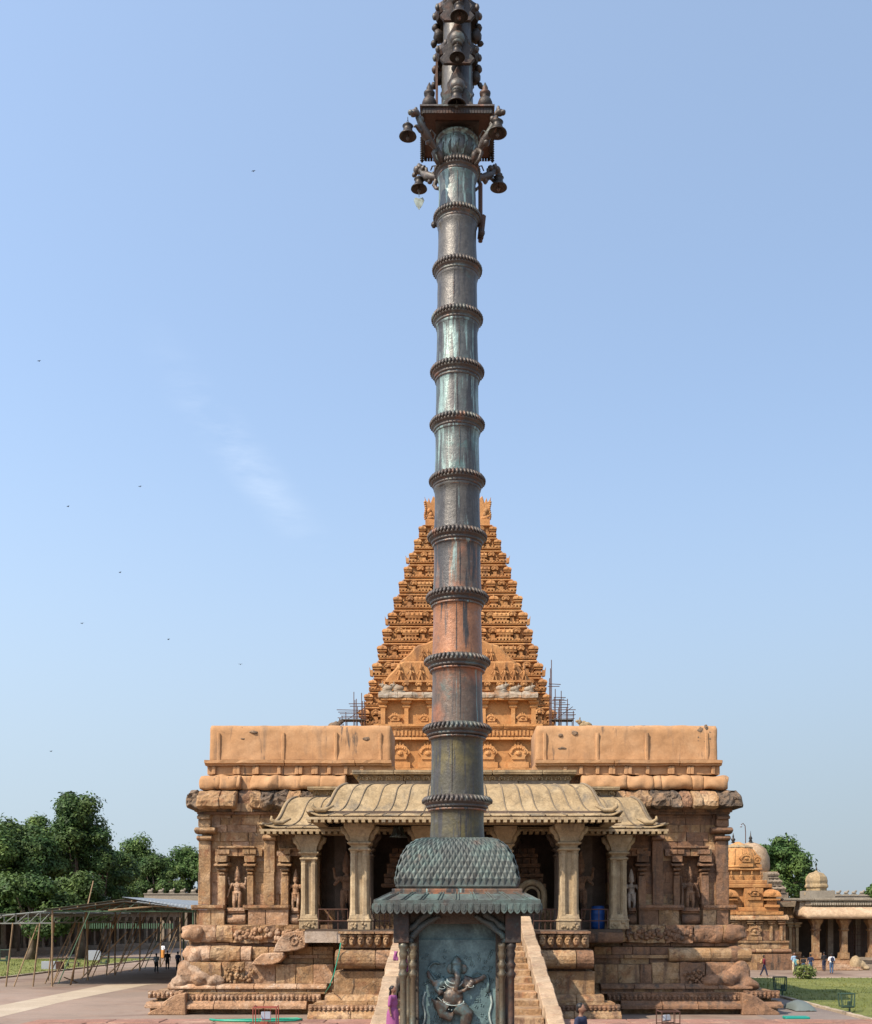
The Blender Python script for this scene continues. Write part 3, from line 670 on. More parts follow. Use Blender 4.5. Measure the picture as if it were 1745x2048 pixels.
# relief medallions on the die
def medal(cx, Y, cz, rx, rz_, m, seed):
    rnd = random.Random(seed); b = MB()
    for k in range(46):
        a = rnd.uniform(0, 2*PI); q = math.sqrt(rnd.random())
        b.ell((cx+rx*q*math.cos(a), Y-.04, cz+rz_*q*math.sin(a)), (rnd.uniform(.05, .12), .10, rnd.uniform(.05, .12)), 6)
    b.build('carved_relief', M[m], hall, smooth=True)
medal(px(478, 55.9), 55.72, pz(1948, 55.9), .85, .45, 'stone', 3)
medal(px(1396, 55.9), 55.72, pz(1957, 55.9), .85, .42, 'stone_brown', 4)
for s, Y, a, b_ in ((-1, 56.2, 470, 600), (1, 56.2, 470, 600)):
    rnd = random.Random(5+s)
    for q in range(a, b_, 15):
        x = mX(px(q+7, Y), s); b = MB(); z = pz(1868, Y)
        for k in range(7): b.ell((x+rnd.uniform(-.14, .14), Y-.02, z+rnd.uniform(-.28, .22)), (rnd.uniform(.08, .16), .14, rnd.uniform(.08, .17)), 7)
        b.build('beast_relief', M['stone_pink' if s < 0 else 'stone_brown'], hall, smooth=True)
# tooth band of beast heads on the base
Y = 55.1
src = {}
for s in (-1, 1):
    q = 302
    while q < 640:
        m = ('stone_pink' if s < 0 else 'stone_brown')
        x = mX(px(q, Y), s); z = pz(1996, Y) if q > 370 else pz(1990, Y)
        if s not in src:
            b = MB(); b.box(-.11, .11, -.13, .3, -.16, .2); b.ell((0, -.14, .05), (.10, .10, .10), 8); b.ell((0, -.19, -.05), (.07, .08, .06), 6)
            o = b.build('frieze_head', M[m], hall, local=True); o.location = Vector((x, Y, z))-wpos(hall); src[s] = o
        else: put(src[s], 'frieze_head', hall, (x, Y+random.uniform(-.03, .03), z), (random.uniform(.85, 1.1), 1, random.uniform(.85, 1.08)))
        q += 8.6
for s in (-1, 1):
    course(hall, mX(px(300, 55.2), s), mX(px(655, 55.2), s), 55.2, pz(1988, 55.2), pz(1985, 55.2), kind='box', p=.22, wid=(2, 3), m='stone' if s < 0 else 'stone_brown', amp=.01)
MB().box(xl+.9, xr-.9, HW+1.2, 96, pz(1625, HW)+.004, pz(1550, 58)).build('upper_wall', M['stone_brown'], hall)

# ------------------------------------------------------------------ porch of the hall
PB = 'stone_pink'
def both(fn):
    for s in (-1, 1): fn(s)
def pc(pa, pb, yt, yb, Y, s, **k):
    course(hall, mX(px(pa, Y), s), mX(px(pb, Y), s), Y, pz(yb, Y), pz(yt, Y), **k)
FZ = 4.26
def porch_base(s):
    m = 'stone' ; stone_mix = ['stone', 'stone_pink'] if s < 0 else ['stone', 'stone_brown']
    pc(676, 800, 1863, 1868, 50.3, s, kind='box', p=.12, wid=(1.2, 2), mats=stone_mix, amp=.015, d=1.5)
    pc(680, 800, 1868, 1896, 50.5, s, kind='box', p=.02, wid=(1.2, 2), mats=stone_mix, amp=.02, d=1.5)
    for q in range(688, 790, 17):           # carved heads
        x = mX(px(q, 50.3), s); z = pz(1882, 50.3); rnd = random.Random(q); b = MB()
        b.ell((x, 50.42, z), (.17, .2, .28), 10); b.ell((x-.06, 50.22, z+.1), .055, 6); b.ell((x+.06, 50.22, z+.1), .055, 6); b.ell((x, 50.2, z-.03), (.05, .07, .09), 6)
        b.ell((x, 50.25, z-.15), (.1, .07, .04), 6); b.ell((x, 50.35, z+.22), (.2, .12, .08), 8)
        b.build('carved_face', M[m], hall, smooth=True)
    pc(672, 800, 1900, 1938, 50.5, s, kind='round', p=.55, wid=(1.3, 2.2), mats=stone_mix, amp=.02, seg=.4, d=1.5)
    pc(690, 800, 1895, 1900, 50.7, s, kind='box', p=0, wid=(1.3, 2.2), m='stone_brown', amp=.01, d=1.5)
    pc(690, 800, 1937, 1943, 50.7, s, kind='box', p=0, wid=(1.3, 2.2), m='stone_brown', amp=.01, d=1.5)
    pc(668, 800, 1943, 1990, 50.5, s, kind='box', p=.05, wid=(2.4, 3.5), m=m, amp=.015, d=1.5)
    pc(650, 800, 1990, 2006, 50.2, s, kind='slope', p=.25, wid=(2, 3), m=m, amp=.012, d=1.5)
    pc(628, 800, 2006, 2010, 49.9, s, kind='box', p=.15, wid=(2, 3), m=m, amp=.01, d=1.5)
    pc(616, 800, 2022, 2042, 49.6, s, kind='padma', p=.3, wid=(1.6, 2.4), m=m, amp=.012, d=1.5)
    pc(628, 800, 2042, 2052, 49.9, s, kind='box', p=0, wid=(1.6, 2.4), m='stone_brown', amp=.012, d=1.5)
    q = 622
    while q < 795:
        x = mX(px(q, 49.6), s); put(src[s], 'frieze_head', hall, (x, 49.75+random.uniform(-.03, .03), pz(2018, 49.6)), (random.uniform(.9, 1.15), 1, .82)); q += 9.2
    # second, set-back floor
    pc(610, 684, 1863, 1886, 54.4, s, kind='box' if s < 0 else 'round', p=.15, wid=(1.4, 2.4), m='white_stone' if s < 0 else 'stone_brown', amp=.02, d=3)
both(porch_base)
b = MB()
for (pa, yt, yb, Y) in ((682, 1866, 1943, 50.9), (672, 1943, 1992, 50.9), (656, 1992, 2010, 50.7), (634, 2008, 2060, 50.5)):
    x = px(pa, Y)+.1; b.box(x, 2*XA-x, Y+.05, 58, max(pz(yb, Y), -.05), pz(yt, Y)-.004)
b.build('porch_core', M['stone_brown'], hall)
MB().box(px(682, 50.4), 2*XA-px(682, 50.4), 50.25, 58.2, FZ-.1, FZ+.004).build('porch_floor', M['shade_stone'], hall)
x = px(612, 54.4); MB().box(x, 2*XA-x, 54.3, 58.2, FZ-.16, FZ-.01).build('porch_floor', M['shade_stone'], hall)

def pillar(x, Y, zt, w, m):
    """double-shafted porch pillar: base block, colonnettes, ringed capital with brackets"""
    z0 = FZ; h = zt-z0
    root = MB().box(x-.26*w, x+.26*w, Y-.26*w, Y+.26*w, z0+.7, zt-.7).build('pillar', M[m], hall)
    b = MB().box(x-.52*w, x+.52*w, Y-.5*w, Y+.5*w, z0, z0+.52).box(x-.56*w, x+.56*w, Y-.54*w, Y+.54*w, z0+.40, z0+.5)
    b.frustum(x, Y, z0+.5, z0+.74, .5*w, .5*w, .44*w, .44*w); b.jig(.015, 3)
    b.build('pillar_base', M[m], root, bevel=.03)
    rb = MB(); rnd = random.Random(int(x*10))
    for k in range(12): rb.ell((x+rnd.uniform(-.4, .4)*w, Y-.52*w, z0+rnd.uniform(.1, .34)), (.07, .05, .07), 6)
    rb.build('base_relief', M[m], root, smooth=True)
    for sx in (-1, 1):
        for sy in (-1, 1):
            c = MB().lathe(x+sx*.27*w, Y+sy*.27*w, [(.21*w, z0+.7), (.185*w, z0+.95), (.175*w, z0+1.1), (.165*w, zt-1.55), (.18*w, zt-1.45), (.16*w, zt-1.38), (.2*w, zt-1.25)], 8, ph=PI/8)
            c.build('colonnette', M[m], root)
    c = MB().stack(x, Y, [(.40*w, zt-1.27), (.5*w, zt-1.22), (.5*w, zt-1.15), (.38*w, zt-1.08), (.44*w, zt-.98), (.56*w, zt-.93), (.56*w, zt-.86), (.42*w, zt-.82), (.45*w, zt-.6), (.55*w, zt-.4), (.68*w, zt-.2), (.70*w, zt)])
    c.jig(.015, 3); c.build('capital', M[m], root, bevel=.02)
    for sx in (-1, 1):
        c = MB().path([(x+sx*.4*w, Y-.1, zt-.78), (x+sx*.52*w, Y-.1, zt-.6), (x+sx*.58*w, Y-.1, zt-.42), (x+sx*.74*w, Y-.1, zt-.3), (x+sx*.8*w, Y-.1, zt-.1)], [.12, .16, .15, .15, .13], 8)
        c.build('bracket', M[m], root, smooth=True)
    return root
for s in (-1, 1):
    pillar(XA+s*4.87, 51.4, 9.2, 1.0, 'buff_pillar')
    pillar(XA+s*7.72, 55.1, 8.95, .92, 'buff_pillar')
    pillar(XA+s*1.95, 52.6, 9.2, .8, 'buff_pillar')
    pillar(XA+s*4.87, 54.6, 9.1, .85, 'shade_stone')
    pillar(XA+s*2.1, 56.2, 9.1, .85, 'shade_stone')
# beams and soffit
b = MB(); b.box(XA-5.5, XA+5.5, 51.05, 51.75, 9.2, 9.5); b.box(XA-8.4, XA-5.0, 54.8, 55.4, 8.95, 9.3); b.box(XA+5.0, XA+8.4, 54.8, 55.4, 8.95, 9.3)
for s in (-1, 1): b.box(XA+s*4.6, XA+s*5.1, 51.75, 58, 9.2, 9.5); b.box(XA+s*7.5, XA+s*8, 55.4, 58, 8.95, 9.3)
b.build('porch_beam', M['buff_pillar'], hall)
MB().box(XA-6.9, XA+6.9, 49.95, 58.2, 9.5, 9.7).build('porch_ceiling', M['shade_stone'], hall)
MB().box(XA-9.6, XA+9.6, 54.3, 58.2, 9.3, 9.42).build('porch_ceiling', M['shade_stone'], hall)

SP = [(0, 0), (.06, .012), (.14, .05), (.23, .12), (.30, .22), (.36, .36), (.42, .50), (.49, .64), (.58, .76), (.70, .86), (.84, .93), (1, .985)]
def kapota(label_, h0, h1, y0, y1, z1, z0, yb, nr):
    """S-curved stone eave around a porch: top half-width h0 at depth y0 and height z1, eave half-width h1 at depth y1 and height z0"""
    def P(u, t):                       # front face
        i = min(int(t), len(SP)-2); f = t-i; o = SP[i][0]*(1-f)+SP[i+1][0]*f; dz = SP[i][1]*(1-f)+SP[i+1][1]*f
        x = XA+u*(h0+(h1-h0)*o); y = y0+(y1-y0)*o; z = z1+(z0-z1)*dz+.22*max(0, abs(u)-.93)/.07*o**6
        return x, y, z
    nT = (len(SP)-1)*2; nU = 96; vs = []; fs = []
    for i in range(nT+1):
        for k in range(nU+1):
            x, y, z = P(-1+2*k/nU, i/2); a = .03*n3(x, y, z, 1.3)
            vs.append((x, y-a, z+a*.6))
    for i in range(nT):
        for k in range(nU): q = i*(nU+1)+k; fs.append((q, q+nU+1, q+nU+2, q+1))
    # side faces run back to the hall
    for s in (-1, 1):
        n0 = len(vs)
        for i in range(nT+1):
            x, y, z = P(s, i/2); fr = y
            for k in range(11): yy_ = fr+(yb-fr)*k/10; vs.append((x, yy_, z-(.22*SP[min(i//2, 11)][0]**6)*min(1, k*.5)))
        for i in range(nT):
            for k in range(10): q = n0+i*11+k; f = (q, q+11, q+12, q+1); fs.append(f if s > 0 else f[::-1])
    # top deck
    n0 = len(vs); vs += [(XA-h0, y0, z1), (XA+h0, y0, z1), (XA+h0, yb, z1), (XA-h0, yb, z1)]; fs.append((n0, n0+1, n0+2, n0+3))
    b = MB(); b.v = [tuple(v) for v in vs]; b.f = fs
    o = fixn(b.build('curved_eave', M['buff'], hall, smooth=True))
    m = o.modifiers.new('thick', 'SOLIDIFY'); m.thickness = .06; m.offset = 0
    for r in range(nr+1):
        u = -1+2*r/nr
        u0 = u*.985+(.012*math.sin(r*2.3) if abs(u) < .99 else 0); pts = [P(u0, t*.5) for t in range(nT+1)]
        pts = [(x, y-.03, z+.03) for x, y, z in pts]
        c = MB().path(pts, .034 if abs(u) < .99 else .07, 6); c.build('eave_rib', M['rib'], hall, smooth=True)
    # eave board and rafter ends
    MB().box(XA-h1, XA+h1, y1-.02, y1+.5, z0-.14, z0-.03).jig(.012, 2).build('eave_board', M['buff_pillar'], hall)
    for s in (-1, 1): MB().box(XA+s*(h1-.5), XA+s*h1, y1+.52, yb, z0-.14, z0-.03).build('eave_board', M['buff_pillar'], hall)
    n = int(2*h1/.30); src_ = None
    for k in range(n):
        x = XA-h1+.15+k*(2*h1-.3)/(n-1)
        if src_ is None:
            src_ = MB().box(-.085, .085, 0, .6, -.13, 0).build('rafter_end', M['buff'], hall, local=True); src_.location = Vector((x, y1-.04, z0-.141))-wpos(hall)
        else: put(src_, 'rafter_end', hall, (x, y1-.04+random.uniform(-.01, .01), z0-.141))
    for s in (-1, 1):                  # upturned curls near the corners
        x = XA+s*(h1*.90); pts = [(x-s*.5, y1+.35, z0+.52), (x-s*.1, y1+.22, z0+.30), (x+s*.25, y1+.15, z0+.30), (x+s*.45, y1+.12, z0+.46), (x+s*.42, y1+.12, z0+.62)]
        MB().path(pts, [.05, .1, .12, .09, .04], 8).build('corner_curl', M['buff'], hall, smooth=True)
kapota('', 5.55, 7.16, 51.6, 49.6, 11.08, 9.42, 58.2, 17)
kapota('', 8.6, 10.05, 55.9, 54.0, 10.92, 9.22, 58.0, 19)
# entablatures above both eaves
def entab(h, Y, yt, yb, yback, cut=0):
    z0, z1 = pz(yb, Y), pz(yt, Y); H = z1-z0
    spans = [(XA-h, XA+h)] if not cut else [(XA-h, XA-cut), (XA+cut, XA+h)]
    for a, c in spans:
        course(hall, a+.3, c-.3, Y+.15, z0, z0+H*.28, kind='box', p=0, d=yback-Y, wid=(1.8, 3), m='grey_stone', amp=.015)
        course(hall, a+.25, c-.25, Y+.15, z0+H*.28, z0+H*.68, kind='slope', p=-.05, d=yback-Y, wid=(1.8, 3), m='buff_pillar', amp=.015)
        course(hall, a, c, Y-.1, z0+H*.70, z1, kind='ledge', p=.12, d=yback-Y, wid=(1.8, 3), m='buff', amp=.015)
        n = int((c-a-.6)/.42)
        for k in range(n):
            x = a+.4+k*(c-a-.8)/(n-1)
            if 'swag' not in src:
                b = MB()
                for t in range(7): aa = PI*1.05*t/6; b.ell((.13*math.cos(aa), 0, .13*math.sin(aa)-.02), (.045, .06, .045), 6)
                b.ell((0, .02, .03), (.06, .05, .06), 6)
                o = b.build('frieze_curl', M['buff'], hall, smooth=True, local=True); src['swag'] = o; o.location = Vector((x, Y+.08, z0+H*.42))-wpos(hall)
            else: put(src['swag'], 'frieze_curl', hall, (x, Y+.08, z0+H*.42))
entab(5.3, 51.9, 1541, 1569, 58.2)
entab(7.95, 56.0, 1574, 1597, 58.2, 5.7)
# door shade as a black panel, inner arch and wall panels behind the pillars
MB().box(XA-1.2, XA+1.2, 62.3, 62.48, FZ, FZ+3.4).build('doorway', plain('door_shade_black', (.01, .008, .007), .9), hall)
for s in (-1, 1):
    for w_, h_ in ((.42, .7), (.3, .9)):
        MB().box(XA+s*(1.25+.2), XA+s*(1.25+.2+w_), 62.0, 62.45, FZ, FZ+3.2+h_).build('door_jamb', M['shade_stone'], hall) if w_ > .4 else None
    MB().box(XA+s*6.1, XA+s*6.7, 57.2, HW+.79, FZ, 9.2).build('inner_pilaster', M['shade_stone'], hall)
    # stacked little shrine fronts on the inner wall
    for k in range(4):
        hw = 1.0-.14*k; z = 6.4+.52*k
        course(hall, XA+s*3.3-hw, XA+s*3.3+hw, 57.4, z, z+.2, kind='ledge', p=.2, d=.9, wid=(9, 10), m='stone_brown', amp=.02)
        course(hall, XA+s*3.3-hw+.15, XA+s*3.3+hw-.15, 57.5, z+.2, z+.5, kind='box', p=.05, d=.8, wid=(.35, .5), m='stone_brown', amp=.05)
def arch(x, Y, zc, r, th, m, nm):
    pts = [(x-r, Y, zc-.9)] + [(x-r*math.cos(PI*k/10), Y, zc+r*math.sin(PI*k/10)) for k in range(11)] + [(x+r, Y, zc-.9)]
    return MB().path(pts, th, 8).build(nm, M[m], hall, smooth=True)
arch(px(1064, 55), 55, pz(1790, 55), .62, .16, 'buff_pillar', 'stone_arch')
arch(px(1064, 55), 54.95, pz(1790, 55), .36, .07, 'buff_pillar', 'stone_arch')
MB().box(px(1045, 55), px(1083, 55), 54.95, 55.1, FZ, pz(1800, 55)).build('arch_panel', M['shade_stone'], hall)

# ------------------------------------------------------------------ stairs
st = empty('stone_stairs', 'long stone stairs rising to the porch between sloping cheek walls', 'stairs', (XA, 42, PZ))
NS = 14; y0s, y1s = 35.0, 50.2
for k in range(NS):
    za = PZ+(FZ-PZ)*(k+1)/NS; ya = y0s+(y1s-y0s)*k/NS; yb_ = y0s+(y1s-y0s)*(k+1)/NS
    for a, c in ((XA-2.4, XA-.1), (XA-.1, XA+2.45)):
        MB().box(a+.006, c-.006, ya, yb_+.25, za-.42, za+random.uniform(-.006, .006)).jig(.012, 2).build('step', M['stone'], st, bevel=.025)
b = MB(); b.add([(XA-2.4, y0s+.5, 0), (XA+2.45, y0s+.5, 0), (XA+2.45, y1s, 0), (XA-2.4, y1s, 0), (XA-2.4, y0s+.5, PZ-.3), (XA+2.45, y0s+.5, PZ-.3), (XA+2.45, y1s, FZ-.5), (XA-2.4, y1s, FZ-.5)],
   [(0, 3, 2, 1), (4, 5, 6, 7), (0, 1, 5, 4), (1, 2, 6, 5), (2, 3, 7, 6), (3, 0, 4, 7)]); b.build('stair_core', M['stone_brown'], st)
for s in (-1, 1):
    xi, xo = XA+s*2.45, XA+s*2.98
    n = 17; ya, yb_ = 33.6, 50.1
    def rz_(y): return 1.55+(4.82-1.55)*(y-33.6)/(50.1-33.6)
    for k in range(n):
        a = ya+(yb_-ya)*k/n+.015; c = ya+(yb_-ya)*(k+1)/n-.015; j = random.uniform(-.03, .03); w0, w1 = sorted((xi+s*j, xo+s*j))
        za, zc = rz_(a)+.1, rz_(c)+.1; th = .62
        b = MB().add([(w0, a, za-th), (w1, a, za-th), (w1, c, zc-th), (w0, c, zc-th), (w0, a, za), (w1, a, za), (w1, c, zc), (w0, c, zc)],
            [(0, 3, 2, 1), (4, 5, 6, 7), (0, 1, 5, 4), (1, 2, 6, 5), (2, 3, 7, 6), (3, 0, 4, 7)])
        b.build('coping_stone', M['coping'], st, bevel=.03)
    w0, w1 = sorted((xi+s*.03, xo-s*.03))
    for k in range(9):
        a = ya+.2+(yb_-ya)*k/9; c = ya+.2+(yb_-ya)*(k+1)/9-.02
        MB().add([(w0, a, 0), (w1, a, 0), (w1, c, 0), (w0, c, 0), (w0, a, rz_(a)-.5), (w1, a, rz_(a)-.5), (w1, c, rz_(c)-.5), (w0, c, rz_(c)-.5)],
            [(0, 3, 2, 1), (4, 5, 6, 7), (0, 1, 5, 4), (1, 2, 6, 5), (2, 3, 7, 6), (3, 0, 4, 7)]).build('cheek_wall', M['stone_brown'], st)

# ------------------------------------------------------------------ figures
def capsule(b, p0, p1, r0, r1, n=10):
    p0, p1 = Vector(p0), Vector(p1); m = 4
    b.tube(p0, p1, r0, r1, n); b.ell(p0, r0, n); b.ell(p1, r1, n)
def statue(label, loc, h, m, flip=1, group=None, club=False, rz=0, vox=.03):
    """crowned four-armed temple guardian in a slightly bent stance"""
    r = empty('guardian_statue', label, 'statue', loc, group, rz); k = h/2.3; b = MB(); f = flip
    def V(x, y, z): return (f*x*k, y*k, z*k)
    b.ell(V(0, 0, 1.18), (.17*k, .13*k, .20*k)); b.ell(V(.02, 0, 1.36), (.22*k, .13*k, .15*k)); b.ell(V(-.02, 0, .98), (.21*k, .15*k, .15*k))
    capsule(b, V(-.11, 0, .95), V(-.15, -.05, .5), .125*k, .085*k); capsule(b, V(-.15, -.05, .5), V(-.13, 0, .1), .085*k, .06*k)
    capsule(b, V(.11, 0, .95), V(.14, -.10, .52), .125*k, .085*k); capsule(b, V(.14, -.10, .52), V(.10, 0, .1), .085*k, .06*k)
    for sx in (-.13, .10): b.ell(V(sx, -.08, .05), (.07*k, .14*k, .05*k))
    capsule(b, V(0, 0, 1.45), V(0, 0, 1.58), .07*k, .07*k); b.ell(V(.01, -.02, 1.68), (.105*k, .12*k, .14*k))
    b.lathe(f*.01*k, 0, [(.135*k, 1.76*k), (.15*k, 1.82*k), (.13*k, 1.9*k), (.12*k, 1.98*k), (.08*k, 2.12*k), (.035*k, 2.28*k), (.01*k, 2.32*k)], 12)
    for sx in (-1, 1): b.ell(V(sx*.12, 0, 1.66), (.035*k, .05*k, .08*k))
    b.ell(V(.01, -.14, 1.67), (.022*k, .03*k, .04*k), 6); b.ell(V(.01, -.12, 1.60), (.04*k, .02*k, .015*k), 6)
    # front arms: one on the hip, one raised in front of the chest; rear arms raised
    capsule(b, V(-.24, 0, 1.42), V(-.38, 0, 1.15), .07*k, .055*k); capsule(b, V(-.38, 0, 1.15), V(-.44, -.06, .85), .055*k, .04*k); b.ell(V(-.45, -.07, .8), (.045*k, .04*k, .08*k))
    capsule(b, V(.24, 0, 1.42), V(.40, -.03, 1.2), .07*k, .055*k); capsule(b, V(.40, -.03, 1.2), V(.26, -.18, 1.28), .055*k, .04*k); b.ell(V(.24, -.2, 1.33), (.04*k, .035*k, .07*k))
    capsule(b, V(-.22, .06, 1.44), V(-.40, .05, 1.4), .06*k, .05*k); capsule(b, V(-.40, .05, 1.4), V(-.42, .02, 1.66), .05*k, .04*k)
    capsule(b, V(.22, .06, 1.44), V(.40, .05, 1.4), .06*k, .05*k); capsule(b, V(.40, .05, 1.4), V(.42, .02, 1.66), .05*k, .04*k)
    b.ell(V(-.43, 0, 1.72), .06*k); b.ell(V(.43, 0, 1.72), .06*k)
    if club: capsule(b, V(.38, -.1, 1.1), V(.42, -.12, .1), .05*k, .1*k)
    b.build('body', M[m], r, remesh=vox, local=True)
    d = MB()
    for t in range(9): a = PI*t/8; d.ell(V(.0+.15*math.cos(a), -.125-.02*math.sin(a), 1.44-.16*math.sin(a)), .022*k, 6)
    for t in range(15): d.ell(V(-.19+.38*t/14-.02, -.15+.08*abs(t-7)/7, 1.02-.05*math.sin(PI*t/14)), (.026*k, .03*k, .035*k), 6)
    for t in range(6): d.ell(V(0, -.17, .98-.07*t), (.04*k, .03*k, .04*k), 6)
    d.build('carved_ornament', M[m], r, smooth=True, local=True)
    return r
for s, i, (a, c) in ((-1, 0, NCHE[0]), (-1, 1, NCHE[1]), (1, 0, NCHE[0]), (1, 1, NCHE[1])):
    x = mX(px((a+c)/2, HW), s); z = pz(1826, HW)
    lab = {(-1, 0): 'crowned stone guardian standing in the outer left wall niche', (-1, 1): 'slim stone guardian in the narrow left niche beside the porch pillar',
           (1, 0): 'stone guardian with legs crossing in the outer right wall niche', (1, 1): 'pale stone guardian in the shaded niche right of the porch'}[(s, i)]
    statue(lab, (x, HW-.06, z), 2.42 if i == 0 else 2.3, 'stone_pink' if s < 0 else ('stone_brown' if i == 0 else 'white_stone'), flip=-s, club=(s > 0 and i == 0))
for s in (-1, 1):
    statue('large dark guardian figure inside the porch, %s of the doorway' % ('left' if s < 0 else 'right'), (XA+s*6.0, 56.6, FZ+.4), 3.6, 'stone_brown', flip=s, vox=.05)
    MB().box(XA+s*6-.7, XA+s*6+.7, 56.1, 57.1, FZ, FZ+.4).build('guardian_plinth', M['shade_stone'], hall)

# ------------------------------------------------------------------ vestibule between hall and tower
VY = 100.0; VX = 0.1
ves = empty('temple_vestibule', 'tall ochre vestibule block with pale parapet in front of the tower', 'temple', (VX, 110, 12))
def vx(p_): return px(p_, VY)
def vz(y): return pz(y, VY)
MB().box(vx(763), vx(1071), VY+.5, 134, 12, vz(1384)).build('wall', M['vest'], ves)
MB().box(vx(753), vx(1081), VY+.2, 134, 12, vz(1456)).build('wall', M['vest'], ves)
def vc(pa, pb, yt, yb, **k): course(ves, vx(pa), vx(pb), VY, vz(yb), vz(yt), d=1.2, **k)
vc(757, 1077, 1384, 1397, kind='padma', p=.35, wid=(.8, 1.4), m='worn', amp=.12, sc=1.8, name='parapet_stone', seg=.25, sub=.2)
vc(762, 1074, 1397, 1401, kind='box', p=.25, wid=(2, 4), m='vest', amp=.02, name='cornice_stone')
vc(748, 1086, 1449, 1458, kind='ledge', p=.35, wid=(2, 4), m='vest', amp=.04, name='cornice_stone')
vc(750, 1082, 1458, 1474, kind='box', p=.1, wid=(1.2, 2.4), m='vest', amp=.03, name='frieze_stone')
vc(748, 1086, 1474, 1481, kind='slope', p=.4, wid=(1.2, 2.4), m='vest', amp=.03, name='cornice_stone')
vc(745, 1090, 1537, 1548, kind='ledge', p=.3, wid=(2, 4), m='vest', amp=.03, name='cornice_stone')
tooth = None
for k in range(44):
    x = vx(752+k*7.6)
    if tooth is None:
        tooth = MB().box(-.10, .10, -.22, .1, 0, .5).build('frieze_tooth', M['vest'], ves, local=True); tooth.location = Vector((x, VY, vz(1472)))-wpos(ves)
    else: put(tooth, 'frieze_tooth', ves, (x, VY, vz(1472)), (random.uniform(.8, 1.1), 1, random.uniform(.8, 1)))
for q, w in ((766, 9), (813, 8), (862, 8), (968, 8), (1027, 8), (1068, 9)):
    r_ = MB().box(vx(q-w/2), vx(q+w/2), VY+.15, VY+.6, vz(1449), vz(1416)).build('pilaster', M['vest'], ves)
    MB().stack(vx(q), VY+.45, [(.2, vz(1418)), (.36, vz(1414)), (.36, vz(1411)), (.24, vz(1409)), (.46, vz(1405)), (.46, vz(1401))]).build('capital', M['vest'], r_)
def gable(x, Y, z, w, h, m, parent, nm='niche_gable'):
    """horseshoe gable ornament with a crest"""
    b = MB(); b.box(x-w*.5, x+w*.5, Y-.05, Y+.4, z, z+h*.22); b.box(x-w*.36, x+w*.36, Y, Y+.4, z+h*.22, z+h*.4)
    n = 14; pts = [(x-w*.30, z+h*.32)]
    for k in range(n+1):
        a = PI*1.25-k*(PI*1.5)/n; pts.append((x+w*.46*math.cos(a)*(1 + .1*math.cos(6*a)), z+h*.60+h*.27*math.sin(a)))
    pts.append((x+w*.30, z+h*.32)); b.poly(pts, Y-.12, Y+.3)
    for k in range(9): a = PI*k/8; b.ell((x+w*.32*math.cos(a), Y-.13, z+h*.58+h*.18*math.sin(a)), (w*.07, w*.07, w*.07), 6)
    b.ell((x, Y-.12, z+h*.55), (w*.15, w*.1, h*.1), 8)
    for k in (-1, 0, 1): b.ell((x+k*w*.14, Y, z+h*(.92 if k == 0 else .86)), (w*.07, w*.07, h*.10), 6)
    return b.build(nm, M[m], parent)
for q, y1_, y0_, w in ((790, 1449, 1424, 28), (1046, 1449, 1424, 28), (849, 1449, 1426, 24), (983, 1449, 1426, 24), (801, 1536, 1484, 40), (856, 1536, 1484, 40), (1037, 1536, 1484, 42), (976, 1536, 1484, 40)):
    gable(vx(q), VY-.05 if y1_ > 1500 else VY+.35, vz(y1_), w*VY/FPX, vz(y0_)-vz(y1_), 'vest', ves)
def bull(name, x, Y, z, L_, m, parent, face=1):
    b = MB(); f = face
    b.ell((x, Y, z+L_*.33), (L_*.42, L_*.22, L_*.24)); b.ell((x+f*L_*.12, Y, z+L_*.5), (L_*.16, L_*.14, L_*.14)); b.ell((x+f*L_*.38, Y, z+L_*.55), (L_*.15, L_*.12, L_*.17)); b.ell((x+f*L_*.5, Y, z+L_*.6), (L_*.15, L_*.1, L_*.09))
    b.ell((x+f*L_*.36, Y, z+L_*.78), (L_*.04, L_*.12, L_*.08)); b.box(x-L_*.5, x+L_*.5, Y-L_*.22, Y+L_*.22, z, z+L_*.12); b.ell((x+f*L_*.2, Y, z+L_*.18), (L_*.22, L_*.24, L_*.1))
    return b.build(name, M[m], parent, smooth=True)
for q in (775, 797, 1003, 1030, 1058): bull('parapet_beast', vx(q), VY+.4, vz(1384), 1.0 + .2*(q % 2), 'worn', ves, 1 if q > 900 else -1)
# small bulls on the hall roof
tag(bull('bull_statue', px(669, 72), 72, pz(1462, 72), 1.0, 'rock', None, 1), 'small dark crusted bull statue on the left hall parapet', 'statue')
tag(bull('bull_statue', px(1172, 72), 72, pz(1462, 72), 1.05, 'buff', None, -1), 'small pale bull statue on the right hall parapet', 'statue')
for o in (bpy.data.objects['bull_statue'], bpy.data.objects['bull_statue.001']):
    pass
for s in (-1, 1): MB().box(XA+s*6.2, XA+s*11, 70.5, 73.5, pz(1550, 58)+.3, pz(1462, 72)).build('roof_kerb', M['plaster'], hall)

